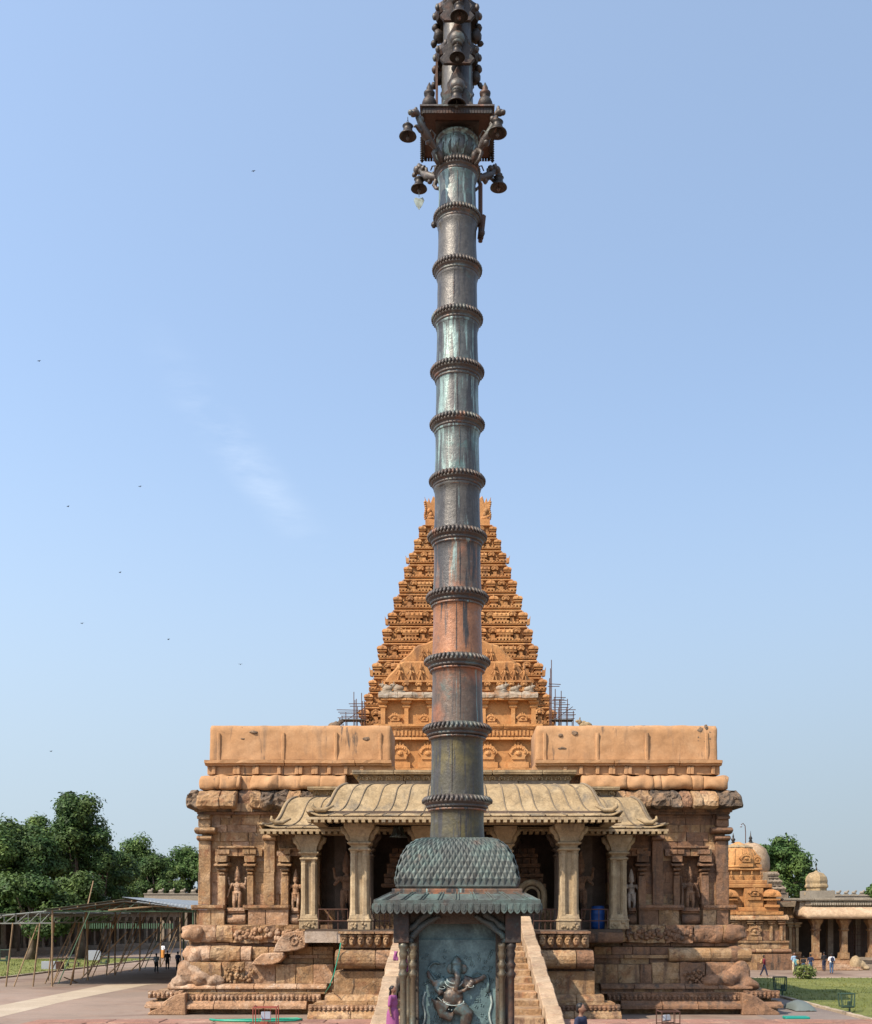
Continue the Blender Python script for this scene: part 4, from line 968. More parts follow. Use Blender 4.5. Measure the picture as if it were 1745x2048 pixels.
# ------------------------------------------------------------------ tower
TY = 147.0; TX = 0.05
tow = empty('temple_tower', 'tall stepped orange pyramid tower covered in small carved shrines', 'temple', (TX, TY, 14))
ytab = [1450, 1412, 1382, 1353, 1318, 1284, 1250, 1217, 1185, 1155, 1126, 1098, 1072, 1046]
hpx = lambda y: 70+(y-1046)*(198-70)/(1450-1046)+ (6*math.sin((y-1046)/404*PI))
def tz(y, a): return CAMZ+(HYP-y)*(TY-a)/FPX
def halfof(y): h = hpx(y); return TY*h/(FPX+h)
protos = {}
def shrine_kuta(h):
    b = MB(); w = .42*h
    b.box(-w*.9, w*.9, -w*.9, w*.9, 0, .12*h); b.box(-w*.62, w*.62, -w*.62, w*.62, .12*h, .36*h); b.box(-w*.95, w*.95, -w*.95, w*.95, .36*h, .44*h); b.box(-w*.55, w*.55, -w*.55, w*.55, .44*h, .54*h)
    b.stack(0, 0, [(w*1.02, .54*h), (w*1.05, .6*h), (w*.98, .72*h), (w*.75, .84*h), (w*.35, .92*h), (w*.1, .95*h)]); b.lathe(0, 0, [(w*.14, .94*h), (w*.16, 1.0*h), (w*.03, 1.1*h)], 6)
    b.ell((0, -w*.98, .68*h), (w*.4, w*.14, w*.32), 8)
    return b
def shrine_sala(h):
    b = MB(); w = .8*h; d = .36*h
    b.box(-w*.9, w*.9, -d, d, 0, .12*h); b.box(-w*.7, w*.7, -d*.7, d*.7, .12*h, .36*h); b.box(-w*.95, w*.95, -d*1.05, d*1.05, .36*h, .45*h); b.box(-w*.7, w*.7, -d*.6, d*.6, .45*h, .54*h)
    n = 8; vs = []
    for sx in (-1, 1):
        for k in range(n+1): a = PI*k/n; vs.append((sx*w*.9, -math.cos(a)*d*1.05, .54*h+.36*h*math.sin(a)**.8))
    fs = [(k, k+1, n+2+k, n+1+k) for k in range(n)] + [tuple(range(n, -1, -1)), tuple(range(n+1, 2*n+2)), (0, n+1, 2*n+1, n)]
    b.add(vs, fs)
    for k in (-.6, 0, .6): b.ell((k*w, 0, .95*h), (w*.05, w*.05, h*.08), 6)
    for k in (-.5, 0, .5): b.ell((k*w, -d*.95, .7*h), (w*.16, d*.25, h*.11), 6)
    for k in (-.55, -.18, .18, .55): b.box(k*w-.05*w, k*w+.05*w, -d*.95, -d*.6, .12*h, .36*h)
    return b
def shrine_panj(h):
    b = MB(); w = .34*h
    b.box(-w*.8, w*.8, -w*.6, w*.6, 0, .1*h); b.box(-w*.5, w*.5, -w*.4, w*.4, .1*h, .42*h)
    pts = []
    for k in range(13): a = PI*1.22-k*PI*1.44/12; pts.append((w*1.0*math.cos(a)*(1+.08*math.cos(7*a)), .66*h+.24*h*math.sin(a)))
    b.poly(pts, -w*.7, w*.2); b.ell((0, -w*.75, .62*h), (w*.4, w*.2, h*.1), 8)
    for k in range(7): a = PI*k/6; b.ell((w*.72*math.cos(a), -w*.72, .66*h+.17*h*math.sin(a)), w*.13, 6)
    b.ell((0, 0, .95*h), (w*.2, w*.2, h*.08), 6)
    return b
def shrine_fig(h):
    b = MB(); b.ell((0, 0, .3*h), (.09*h, .08*h, .18*h), 8); b.ell((0, -.02*h, .55*h), (.07*h, .07*h, .09*h), 8); b.tube((-.05*h, 0, .2*h), (-.08*h, 0, 0), .05*h, .04*h); b.tube((.05*h, 0, .2*h), (.08*h, 0, 0), .05*h, .04*h)
    b.tube((-.08*h, 0, .42*h), (-.17*h, -.03*h, .25*h), .035*h); b.tube((.08*h, 0, .42*h), (.17*h, -.03*h, .3*h), .035*h); b.lathe(0, 0, [(.07*h, .6*h), (.05*h, .7*h), (.01*h, .8*h)], 8); return b
for nm, f in (('corner_shrine', shrine_kuta), ('barrel_shrine', shrine_sala), ('horseshoe_gable', shrine_panj), ('carved_figure', shrine_fig)):
    protos[nm] = f
psrc = {}
def tput(nm, x, y, z, sc, rz=0, parent=tow, m='tower'):
    key = (nm, m)
    if key not in psrc:
        o = protos[nm](1.0).jig(.02, 6).build(nm, M[m], parent, local=True); psrc[key] = o
        o.location = Vector((x, y, z))-wpos(parent); o.scale = (sc, sc, sc); o.rotation_euler = (0, 0, rz)
    else: o = put(psrc[key], nm, parent, (x, y, z), (sc, sc, sc), rz)
    return o
NT = len(ytab)-1
for i in range(NT):
    yb, yt = ytab[i], ytab[i+1]; a = halfof((yb+yt)/2+8); a2 = halfof(yt)
    z0, z1 = tz(yb, a), tz(yt, a); h = z1-z0; b = MB()
    wl_ = a-.92
    MB().box(TX-wl_, TX+wl_, TY-wl_, TY+wl_, z0-.3, z1).build('tier_wall', M['tower'], tow)
    # ledges: rounded slabs stack above and below the shrine row
    c = MB()
    c.stack(TX, TY, [(a-.12, z0), (a-.02, z0+.03*h), (a+.0, z0+.08*h), (a-.2, z0+.11*h), (a-.22, z0+.18*h), (a-.35, z0+.2*h)]); c.build('tier_ledge', M['tower'], tow)
    c = MB(); c.stack(TX, TY, [(a-1.0, z0+.86*h), (a-.56, z0+.88*h), (a-.50, z0+.94*h), (a-.62, z0+h), (a-.95, z0+h)]); c.build('tier_cornice', M['tower'], tow)
    # tooth frieze (uncountable small carving)
    c = MB(); nn = int(2*a/.42)
    for k in range(nn):
        t = -a+.1+(2*a-.2)*(k+.5)/nn
        c.box(TX+t-.11, TX+t+.11, TY-a-.03, TY-a+.2, z0+.10*h, z0+.2*h)
        for s in (-1, 1): c.box(TX+s*(a+.03), TX+s*(a-.2), TY+t-.11, TY+t+.11, z0+.10*h, z0+.2*h)
    struct(c.build('tooth_frieze', M['tower'], tow), 'stuff')
    zb = z0+.2*h; sh = h*.74; n = max(4, int(round(2*a/1.62))); n += (n % 2 == 1)
    for k in range(n+1):
        t = -1+2*k/n; x = TX+t*(a-.44)
        if abs(t) > .999: nm, sc = 'corner_shrine', sh*.90
        elif k % 4 == 2: nm, sc = 'barrel_shrine', sh*.9
        elif k % 2 == 1: nm, sc = 'horseshoe_gable', sh*1.0
        else: nm, sc = 'corner_shrine', sh*.93
        tput(nm, x, TY-a+.5+(0 if nm != 'horseshoe_gable' else .15), zb, sc*random.uniform(.95, 1.05))
        if 0 < k <= n: tput('carved_figure', x-(a-.48)/n, TY-a+.62+random.uniform(-.05, .1), zb, sh*random.uniform(.62, .85))
        if 0 < k < n and k % 2 == 0 or k in (n,):
            for s in (-1, 1):
                if k != n: tput(nm, TX+s*(a-.5), TY+t*(a-.48), zb, sc, s*PI/2)
    # corner horns that break the silhouette on some floors
    if i in (3, 6, 10):
        for s in (-1, 1): MB().poly([(TX+s*(a+.05), z0+.0*h), (TX+s*(a+.42), z0+.05*h), (TX+s*(a+.5), z0+.55*h), (TX+s*(a+.3), z0+.35*h), (TX+s*(a+.05), z0+.4*h)], TY-a, TY-a+.6).build('corner_horn', M['tower'], tow)
# great front gable with figures, in two receding stages
def gate(pts, Y, d, nm):
    o = MB().poly([(px(a, Y), pz(b_, Y)) for a, b_ in pts], Y, Y+d).build(nm, M['tower'], tow, bevel=.2); return o
Yg = TY-halfof(1372)-1.6
half_ = [(762, 1384), (764, 1370), (776, 1352), (790, 1338), (797, 1328), (806, 1322), (830, 1322), (860, 1322)]
gate(half_ + [(2*916-a, b_) for a, b_ in half_[::-1]], Yg, 4, 'great_gable')
half_ = [(798, 1330), (800, 1322), (818, 1308), (828, 1296), (836, 1290), (852, 1286), (866, 1280)]
gate(half_ + [(2*916-a, b_) for a, b_ in half_[::-1]], Yg+1.0, 5, 'great_gable')
for q, y in ((800, 1361), (822, 1361), (842, 1361), (990, 1361), (1010, 1361), (1029, 1361), (1049, 1361), (845, 1318), (856, 1318), (975, 1318), (984, 1318)):
    tput('carved_figure', px(q, Yg), Yg-.25 if y > 1340 else Yg+.75, pz(y, Yg), 2.6 if y > 1340 else 1.9)
MB().box(px(770, Yg), px(1062, Yg), Yg-.5, Yg+.6, pz(1366, Yg), pz(1362, Yg)).build('gable_shelf', M['tower'], tow)
for q in (785, 812, 838, 860, 975, 1000, 1022, 1048): tput('horseshoe_gable', px(q, Yg), Yg-.2, pz(1383, Yg), 1.25)
# neck, bulls, dome
zt = tz(1046, 4.4)
MB().box(TX-4.2, TX+4.2, TY-4.2, TY+4.2, zt-.2, zt+.55).build('top_platform', M['tower'], tow)
MB().lathe(TX, TY, [(2.9, zt+.5), (2.9, zt+2.2), (3.3, zt+2.4), (3.35, zt+3.4), (3.1, zt+4.8), (2.4, zt+6.3), (1.4, zt+7.4), (.5, zt+7.9)], 8, ph=PI/8).build('dome', M['tower'], tow)
MB().lathe(TX, TY, [(.5, zt+7.8), (.35, zt+8.1), (.7, zt+8.5), (.8, zt+8.9), (.4, zt+9.3), (.15, zt+9.6), (.22, zt+9.8), (.03, zt+10.6)], 12).build('finial', M['brass'], tow, smooth=True)
for s in (-1, 1):                       # upswept dormer crests beside the dome
    x0 = TX+s*3.0
    pts = [(x0, zt+.6), (x0+s*1.0, zt+.6), (x0+s*1.25, zt+2.0), (x0+s*1.25, zt+3.0), (x0+s*1.35, zt+3.9), (x0+s*1.15, zt+3.3), (x0+s*.9, zt+3.1), (x0+s*.75, zt+3.7), (x0+s*.5, zt+3.0), (x0+s*.2, zt+3.9), (x0-s*.5, zt+3.2)]
    MB().poly(pts, TY-3.4, TY-2.4).jig(.08, 1.5).build('dormer_crest', M['tower'], tow, bevel=.08)
    b = MB()
    for k in range(9): b.ell((x0+s*(1.22+.06*math.sin(k)), TY-3.4, zt+.9+.27*k), (.17, .2, .17), 6)
    for k in range(3): b.ell((x0+s*(.3+.2*k), TY-3.5, zt+.9+.5*k), (.3, .25, .35), 8)
    b.build('crest_scrolls', M['tower'], tow, smooth=True)
    bull('bull_figure', TX+s*3.6, TY-3.9, zt+.5, 1.0, 'tower', tow, s)

# ------------------------------------------------------------------ scaffolding beside the tower
def scaffold(label, x0, x1, Y, zb, uprights, rails):
    r = empty('scaffold', label, 'scaffold', ((x0+x1)/2, Y, zb))
    for k, (q, ytop) in enumerate(uprights):
        x = px(q, Y); zt_ = pz(ytop, Y); lean = random.uniform(-.12, .12)
        for dy in (0, 1.4):
            MB().tube((x, Y+dy, zb), (x+lean, Y+dy, zt_-dy*.5), .05).build('upright', M['iron'], r)
    for a, c, y in rails:
        MB().tube((px(a, Y), Y-.06, pz(y, Y)), (px(c, Y), Y-.06, pz(y, Y)+random.uniform(-.1, .1)), .045).build('rail', M['iron'], r)
        MB().tube((px(a, Y), Y+1.46, pz(y, Y)), (px(c, Y), Y+1.46, pz(y, Y)+random.uniform(-.1, .1)), .045).build('rail', M['iron'], r)
    for (a, y, c, y2) in ((uprights[0][0], 1446, uprights[-1][0], 1412),):
        MB().tube((px(a, Y), Y+.5, pz(y, Y)), (px(c, Y), Y+.5, pz(y2, Y)), .04).build('brace', M['iron'], r)
    MB().box(px(uprights[0][0], Y), px(uprights[-1][0], Y), Y-.1, Y+1.5, pz(1440, Y), pz(1438.6, Y)).build('plank', M['wood'], r)
scaffold('iron pole scaffold left of the tower above the left parapet', px(680, 132), px(726, 132), 132, 12, [(683, 1432), (693, 1424), (707, 1384), (714, 1398), (724, 1386), (731, 1402)], [(674, 732, 1420), (680, 728, 1428), (676, 734, 1436), (698, 730, 1408)])
scaffold('taller iron pole scaffold right of the tower with uneven uprights', px(1095, 132), px(1150, 132), 132, 12,
         [(1101, 1340), (1105, 1320), (1113, 1378), (1119, 1400), (1124, 1382), (1136, 1398), (1147, 1422)], [(1098, 1122, 1368), (1108, 1132, 1395), (1104, 1134, 1402), (1108, 1140, 1410), (1104, 1152, 1420), (1108, 1152, 1428), (1106, 1150, 1436)])

# ------------------------------------------------------------------ flagpole
FY = 17.0; FX = 0.0
fp = empty('temple_flagpole', 'towering ringed copper flagpole rising from a small roofed shrine base', 'flagpole', (FX, FY, PZ))
def fz(y): return CAMZ+(HYP-y)*FY/FPX
def rad(z): return .436-(z-5.5)*(.436-.303)/(15.6-5.5)
rings = [(1605, .533), (1462, .522), (1327, .502), (1198, .472), (1077, .449), (965, .425), (852, .414), (747, .406), (641, .386), (543, .372), (439, .356), (346, .345)]
segm = ['cop_e', 'cop_e', 'cop_d', 'cop_c', 'cop_d', 'cop_a', 'cop_b', 'cop_b', 'cop_b', 'cop_a', 'cop_a', 'cop_b', 'cop_d']
zs = [6.0] + [fz(y) for y, _ in rings]
for i in range(len(rings)):
    z0, z1 = zs[i], zs[i+1]; r0, r1 = rad(z0), rad(z1)
    pr_ = [(r0, z0), (r0, z0+.05), (r0*.985, z0+.12)]
    for k in range(1, 7): t = k/7; pr_.append((r0*(1-t)*.985+r1*.975*t-.004*math.sin(t*PI), z0+.12+(z1-z0-.3)*t))
    pr_ += [(r1*.985, z1-.16), (r1*1.03, z1-.13), (r1*1.035, z1-.09), (r1*1.0, z1-.07), (r1*.99, z1)]
    b = MB().lathe(FX, FY, pr_, 40); b.jig(.004, 6)
    o = b.build('shaft_drum', M[segm[i]], fp, smooth=True)
    # vertical sheet seam and rivets
    a = R(-96+random.uniform(-6, 8)) if i % 2 else R(-84)
    c = MB().tube((FX+r0*.985*math.cos(a), FY+r0*.985*math.sin(a), z0+.12), (FX+r1*.98*math.cos(a), FY+r1*.98*math.sin(a), z1-.14), .006, n=5)
    c.build('seam', M['ring'], o)
for i, (y, hw) in enumerate(rings):
    z = fz(y); R_ = hw; n = 44
    root = MB().lathe(FX, FY, [(R_*.80, z-.11), (R_*.88, z-.10), (R_*.90, z-.075), (R_*.86, z-.06), (R_*.93, z-.045), (R_*.985, z-.02), (R_*.96, z+.0), (R_*.90, z+.045), (R_*.84, z+.075), (R_*.78, z+.09)], 40).build('ring_moulding', M['ring'], fp, smooth=True)
    b = MB()
    for k in range(n):
        a = 2*PI*k/n; ca, sa = math.cos(a), math.sin(a)
        b.path([(FX+R_*.82*ca, FY+R_*.82*sa, z+.075), (FX+R_*.93*ca, FY+R_*.93*sa, z+.055), (FX+R_*.99*ca, FY+R_*.99*sa, z+.015), (FX+R_*1.0*ca, FY+R_*1.0*sa, z-.02)], [.012, .024, .026, .014], 5)
    b.build('fluted_bead_row', M['ring'], root, smooth=True)
    MB().lathe(FX, FY, [(R_*.79, z-.15), (R_*.845, z-.145), (R_*.85, z-.12), (R_*.80, z-.108)], 40).build('neck_band', M['cop_d' if i < 6 else 'ring'], root, smooth=True)
zt = zs[-1]
# vase-shaped capital with a square board and four leaping beasts
cp = MB().lathe(FX, FY, [(r_, zt+h_*.46) for r_, h_ in ((.30, .05), (.25, .12), (.24, .22), (.28, .32), (.315, .48), (.325, .66), (.32, .8), (.30, .90), (.27, .95), (.31, 1.0), (.33, 1.05), (.31, 1.1), (.27, 1.12), (.25, 1.26))], 36).build('vase_capital', M['cop_b'], fp, smooth=True)
b = MB()
for k in range(16):
    a = 2*PI*k/16; b.path([(FX+.27*math.cos(a), FY+.27*math.sin(a), zt+.14), (FX+.318*math.cos(a), FY+.318*math.sin(a), zt+.23), (FX+.328*math.cos(a+.1), FY+.328*math.sin(a+.1), zt+.31)], [.01, .022, .008], 5)
b.build('leaf_relief', M['verd'], cp, smooth=True)
BZ = 17.04
bd = MB().box(FX-.52, FX+.52, FY-.52, FY+.52, BZ, BZ+.05).build('square_board', M['underside'], fp, bevel=.008)
MB().stack(FX, FY, [(.20, zt+.52), (.24, zt+.55), (.33, BZ-.02), (.33, BZ-.001)]).build('board_support', M['black_copper'], fp)
b = MB()
for s in (-1, 1):
    for k in range(24):
        t = -.52+(k+.5)*1.04/24
        b.box(FX+t-.018, FX+t+.018, FY+s*.52-.012, FY+s*.52+.012, BZ-.035, BZ+.06); b.box(FX+s*.52-.012, FX+s*.52+.012, FY+t-.018, FY+t+.018, BZ-.035, BZ+.06)
b.build('toothed_rim', M['black_copper'], bd)
MB().box(FX-.56, FX+.56, FY-.56, FY+.56, BZ+.052, BZ+.075).build('rim_cover', M['ring'], bd)
for s in (-1, 1):
    for d in (-1, 1):
        # leaping beast from the collar up to the board's corner
        P = lambda r, z: (FX+s*r*.707, FY+d*r*.707, zt+z)
        b = MB()
        b.path([P(.34, .0), P(.38, .10), P(.46, .16), P(.56, .20), P(.68, .27), P(.78, .36), P(.84, .44)], [.042, .052, .036, .052, .066, .05, .034], 10)
        b.ell(P(.90, .47), (.065, .065, .055)); b.ell(P(.97, .44), (.042, .042, .035)); b.ell(P(.87, .53), (.03, .03, .045)); b.ell(P(.84, .49), (.045, .045, .05))
        b.path([P(.72, .30), P(.80, .25), P(.86, .30), P(.90, .28)], [.032, .028, .022, .018], 6); b.path([P(.70, .30), P(.70, .40), P(.78, .46)], [.03, .025, .02], 6)
        b.path([P(.44, .14), P(.52, .06), P(.46, -.02), P(.40, -.06)], [.042, .035, .025, .03], 6)
        b.path([P(.50, .22), P(.48, .34), P(.56, .38), P(.60, .32)], [.015, .015, .012, .01], 5)
        for j_ in range(6): b.ell(P(.40+.07*j_, .14+.03*j_+.045), (.022, .022, .026), 6)
        b.ell(P(.76, .44), (.05, .05, .05), 8); b.ell(P(.62, .17), (.045, .045, .04), 8)
        b.jig(.02, 11); b.build('beast_bracket', M['ring'], fp, smooth=True)
        # jar finials on the board corners
        MB().lathe(FX+s*.42, FY+d*.42, [(.05, BZ+.075), (.10, BZ+.12), (.115, BZ+.18), (.09, BZ+.24), (.045, BZ+.28), (.08, BZ+.31), (.085, BZ+.345), (.04, BZ+.38), (.045, BZ+.42), (.008, BZ+.50)], 14).build('jar_finial', M['black_copper'], fp, smooth=True)
# twisted rods beneath the rear of the board
for s in (-1, 1):
    b = MB()
    for k in range(22): b.ell((FX+s*.56, FY+.50, zt+.52+k*.018), (.035 if k % 2 else .022, .035 if k % 2 else .022, .012), 6)
    b.build('twisted_rod', M['black_copper'], fp, smooth=True)
# upper shaft, scalloped arches, spade plates
MB().lathe(FX, FY, [(.36, BZ+.07), (.37, BZ+.16), (.29, BZ+.22), (.25, BZ+.26), (.235, BZ+1.05), (.22, BZ+1.1), (.215, BZ+2.0), (.20, BZ+2.1), (.19, BZ+3.6)], 32).build('upper_shaft', M['cop_a'], fp, smooth=True)
for zc, rr in ((18.22, .335), (18.86, .34), (19.5, .33)):
    MB().lathe(FX, FY, [(.18, zc-.05), (rr*.9, zc-.06), (rr, zc), (rr*1.0, zc+.07), (rr*.8, zc+.12), (.18, zc+.14)], 36, mod=lambda a, i: 1+.05*math.cos(12*a)).build('scalloped_plate', M['black_copper'], fp, smooth=False)
    b = MB()
    for k in range(12): a = 2*PI*k/12; b.ell((FX+(rr+.01)*math.cos(a), FY+(rr+.01)*math.sin(a), zc+.02), (.04, .04, .055), 6)
    b.build('edge_knobs', M['ring'], fp, smooth=True)
for zc in (17.17, 17.88, 18.53):
    pts = [(-.20, -.02), (-.27, .06), (-.20, .14), (-.24, .22), (-.15, .30), (-.16, .40), (-.09, .50), (0, .66), (.09, .50), (.16, .40), (.15, .30), (.24, .22), (.20, .14), (.27, .06), (.20, -.02)]
    r_ = MB().poly([(FX+a, zc+c) for a, c in pts], FY-.38, FY-.33).build('spade_plate', M['black_copper'], fp, bevel=.012)
    MB().ell((FX, FY-.42, zc+.33), (.115, .09, .10), 14).lathe(FX, FY-.42, [(.06, zc+.22), (.09, zc+.25), (.07, zc+.28)], 12).build('boss', M['ring'], r_, smooth=True)
    MB().path([(FX, FY-.3, zc+.02), (FX, FY-.44, zc+.24), (FX, FY-.50, zc+.2)], .022, 6).build('bell_arm', M['black_copper'], r_)
for zc in (17.17, 17.88, 18.53):
    for aa in (R(18), R(162), R(90), R(54), R(126)):
        cx_, cy_ = FX+.30*math.cos(aa), FY+.30*math.sin(aa)
        b = MB().ell((cx_, cy_, zc+.12), (.09, .09, .10), 8).ell((cx_*1.0+.05*math.cos(aa), cy_+.05*math.sin(aa), zc+.26), (.06, .06, .06), 8).ell((cx_+.08*math.cos(aa), cy_+.08*math.sin(aa), zc+.02), (.05, .05, .05), 6)
        b.jig(.02, 9).build('leaf_cluster', M['black_copper'], fp, smooth=True)
MB().box(FX-.335, FX-.30, FY-.05, FY+.22, BZ+.1, BZ+1.1).build('side_board', M['underside'], fp)
MB().tube((FX+.36, FY+.1, zt-1.0), (FX+.36, FY+.1, zt-.1), .035).tube((FX+.36, FY+.1, zt-.95), (FX+.40, FY+.1, zt-.6), .05).build('side_rod', M['underside'], fp)
MB().ell((FX+.38, FY, zt-.92), (.05, .05, .07), 8).build('side_knob', M['black_copper'], fp)
MB().ell((FX-.36, FY-.1, zt-.86), (.045, .045, .05), 8).build('side_knob', M['black_copper'], fp)
# bells
def bell(label, x, y, z, r, chain=.1, leafy=False):
    r *= 1.14
    """z is the hanging point"""
    e = empty('hanging_bell', label, 'bell', (x, y, z), 'bells hanging from the flagpole')
    n = max(2, int(chain/.035)); b = MB()
    for k in range(n):
        zz = z-(k+.5)*chain/n
        pts = [(x+(.012*math.cos(t) if k % 2 else 0), y+(0 if k % 2 else .012*math.cos(t)), zz+.022*math.sin(t)) for t in [i*PI/3 for i in range(7)]]
        b.path(pts, .005, 4)
    b.build('chain', M['bell'], e)
    z0 = z-chain
    MB().lathe(x, y, [(.012, z0), (r*.35, z0-.01), (r*.5, z0-r*.2), (r*.62, z0-r*.32), (r*.5, z0-r*.42), (r*.52, z0-r*.7), (r*.62, z0-r*1.05), (r*.95, z0-r*1.35), (r*1.0, z0-r*1.5), (r*.9, z0-r*1.5), (r*.5, z0-r*1.1), (.01, z0-r*.9)], 22, cap=False).build('bell_cup', M['bell'], e, smooth=True)
    MB().tube((x, y, z0-r*.9), (x, y, z0-r*1.6), .010).ell((x, y, z0-r*1.62), (.03, .03, .035), 8).build('clapper', M['ring'], e)
    if leafy:
        zz = z0-r*1.65
        MB().tube((x, y, zz), (x, y, zz-.1), .006).build('clapper_rod', M['trim'], e)
        MB().poly([(x, zz-.31), (x-.05, zz-.24), (x-.085, zz-.16), (x-.06, zz-.11), (x, zz-.13), (x+.06, zz-.11), (x+.085, zz-.16), (x+.05, zz-.24)], y-.004, y+.004).build('heart_plate', M['trim'], e)
bell('dark bell on the front left beast below the square board', FX-.735, FY-.65, 16.86, .115, .10)
bell('dark bell on the front right beast below the square board', FX+.60, FY-.60, 16.92, .125, .06)
bell('lowest left bell with a pale heart-shaped plate on its clapper', FX-.61, FY+.55, 16.86, .115, .09, True)
bell('lowest right bell hanging on a hooked chain', FX+.66, FY+.55, 16.86, .12, .06)
bell('bell at the middle of the pole just above the square board', FX-.01, FY-.54, 17.36, .125, .03)
bell('middle one of the three front bells above the board', FX, FY-.52, 18.06, .105, .04)
bell('topmost bell at the very top edge of the photo', FX+.03, FY-.52, 18.70, .12, .04)

# roofed base of the pole
def base_shrine():
    # diamond-scaled dome on a square plan
    PR = [(.925, 5.36), (.915, 5.46), (.90, 5.58), (.875, 5.70), (.84, 5.82), (.79, 5.93), (.72, 6.03), (.62, 6.11), (.50, 6.15), (.42, 6.16)]
    def half(z):
        for (a, za), (c, zc) in zip(PR[:-1], PR[1:]):
            if z <= zc: return a+(c-a)*(z-za)/(zc-za)
        return PR[-1][0]
    root = MB().stack(FX, FY, [(a-.012, z) for a, z in PR]).build('roof_dome', M['verd'], fp, bevel=.05)
    # arc length table
    L_ = [0]
    for (a, za), (c, zc) in zip(PR[:-1], PR[1:]): L_.append(L_[-1]+math.hypot(a-c, za-zc))
    def at(s_):
        s_ = max(0, min(L_[-1], s_))
        for i in range(len(L_)-1):
            if s_ <= L_[i+1]: f = (s_-L_[i])/(L_[i+1]-L_[i]); return PR[i][0]+(PR[i+1][0]-PR[i][0])*f, PR[i][1]+(PR[i+1][1]-PR[i][1])*f
    rows = 10; st_ = (L_[-1]*.93-.10)/rows; cols_ = 20
    for side in range(4):
        for r_ in range(rows):
            for c in range(cols_ + (r_ % 2)):
                u = (c+.5-(r_ % 2)*.5)/cols_*2-1
                if abs(u) > 1.0-.5/cols_: continue
                sm = .12+(r_+.5)*st_; q = []
                for du, ds in ((-1/cols_, 0), (0, -st_), (1/cols_, 0), (0, st_)):
                    h, z = at(sm+ds); q.append((max(-1, min(1, u+du))*h, -h, z))
                h, z = at(sm); ctr = (u*h, -h-.02, z+.008)
                q = q+[ctr]
                M_ = Matrix.Rotation(side*PI/2, 4, 'Z')
                if side in (1, 2) and False: continue
                vs = [M_ @ Vector(v)+Vector((FX, FY, 0)) for v in q]
                b = MB().add(vs, [(0, 1, 4), (1, 2, 4), (2, 3, 4), (3, 0, 4)])
                if side == 0: b.build('diamond_scale', M['verd'], root)
                else: rest.add(vs, [(0, 1, 4), (1, 2, 4), (2, 3, 4), (3, 0, 4)])
rest = MB(); base_shrine(); struct(rest.build('side_scales', M['verd'], fp), 'stuff')
# red-brown band with scalloped lip
MB().stack(FX, FY, [(.95, 5.29), (.955, 5.37), (.92, 5.375)], cap=True).build('band', M['cop_d'], fp, bevel=.006)
lip = None
for side in range(4):
    for k in range(13):
        t = -.90+k*1.8/12
        M_ = Matrix.Rotation(side*PI/2, 4, 'Z'); p = M_ @ Vector((t, -.985, 5.285))
        if lip is None:
            b = MB(); pts = [(-.075, .03), (-.075, .0), (-.045, -.025), (-.02, -.02), (0, -.04), (.02, -.02), (.045, -.025), (.075, 0), (.075, .03)]
            lip = b.poly(pts, -.012, .02).build('scallop_lip', M['cop_d'], fp, local=True); lip.location = Vector((FX+p.x, FY+p.y, p.z))-wpos(fp)
        else: put(lip, 'scallop_lip', fp, (FX+p.x, FY+p.y, p.z+random.uniform(-.006, .006)), rz=side*PI/2)
# flared skirt with raised ribs
SK = [(.93, 5.32), (.97, 5.31), (1.02, 5.285), (1.09, 5.25), (1.15, 5.215), (1.195, 5.20)]
MB().stack(FX, FY, SK, cap=False).build('skirt_roof', M['verd'], fp, smooth=False)
for side in range(4):
    M_ = Matrix.Rotation(side*PI/2, 4, 'Z')
    for k in range(9):
        t = -1+2*(k+.5)/9
        for dd in (-.02, .02):
            pts = [M_ @ Vector(((t+dd)*h*1.0, -h-.006, z+.006)) + Vector((FX, FY, 0)) for h, z in SK]
            MB().path(pts, .011, 5).build('skirt_rib', M['verd'], fp)
# valance: strip and hanging petals
for side in range(4):
    M_ = Matrix.Rotation(side*PI/2, 4, 'Z')
    b = MB().box(-1.2, 1.2, -1.205, -1.185, 5.10, 5.205).xf(Matrix.Translation((FX, FY, 0)) @ M_); b.build('valance_strip', M['verd'], fp)
pet = None
for side in range(4):
    for k in range(25):
        t = -1.152+k*2.304/24; M_ = Matrix.Rotation(side*PI/2, 4, 'Z'); p = M_ @ Vector((t, -1.21, 5.10))
        if pet is None:
            pts = [(-.044, .055), (-.046, -.03), (-.036, -.065), (-.015, -.088), (0, -.095), (.015, -.088), (.036, -.065), (.046, -.03), (.044, .055)]
            b = MB().poly(pts, -.012, .012); b.poly([(a*.55, c*.6) for a, c in pts], -.02, -.011)
            pet = b.build('valance_petal', M['verd'], fp, local=True, bevel=.004); pet.location = Vector((FX+p.x, FY+p.y, p.z))-wpos(fp)
        else:
            o = put(pet, 'valance_petal', fp, (FX+p.x, FY+p.y, p.z), (random.uniform(.94, 1.06), 1, random.uniform(.9, 1.08)), rz=side*PI/2); o.rotation_euler.x = random.uniform(-.08, .08)
MB().box(FX-1.16, FX+1.16, FY-1.16, FY+1.16, 5.12, 5.18).build('ceiling_board', M['wood'], fp)
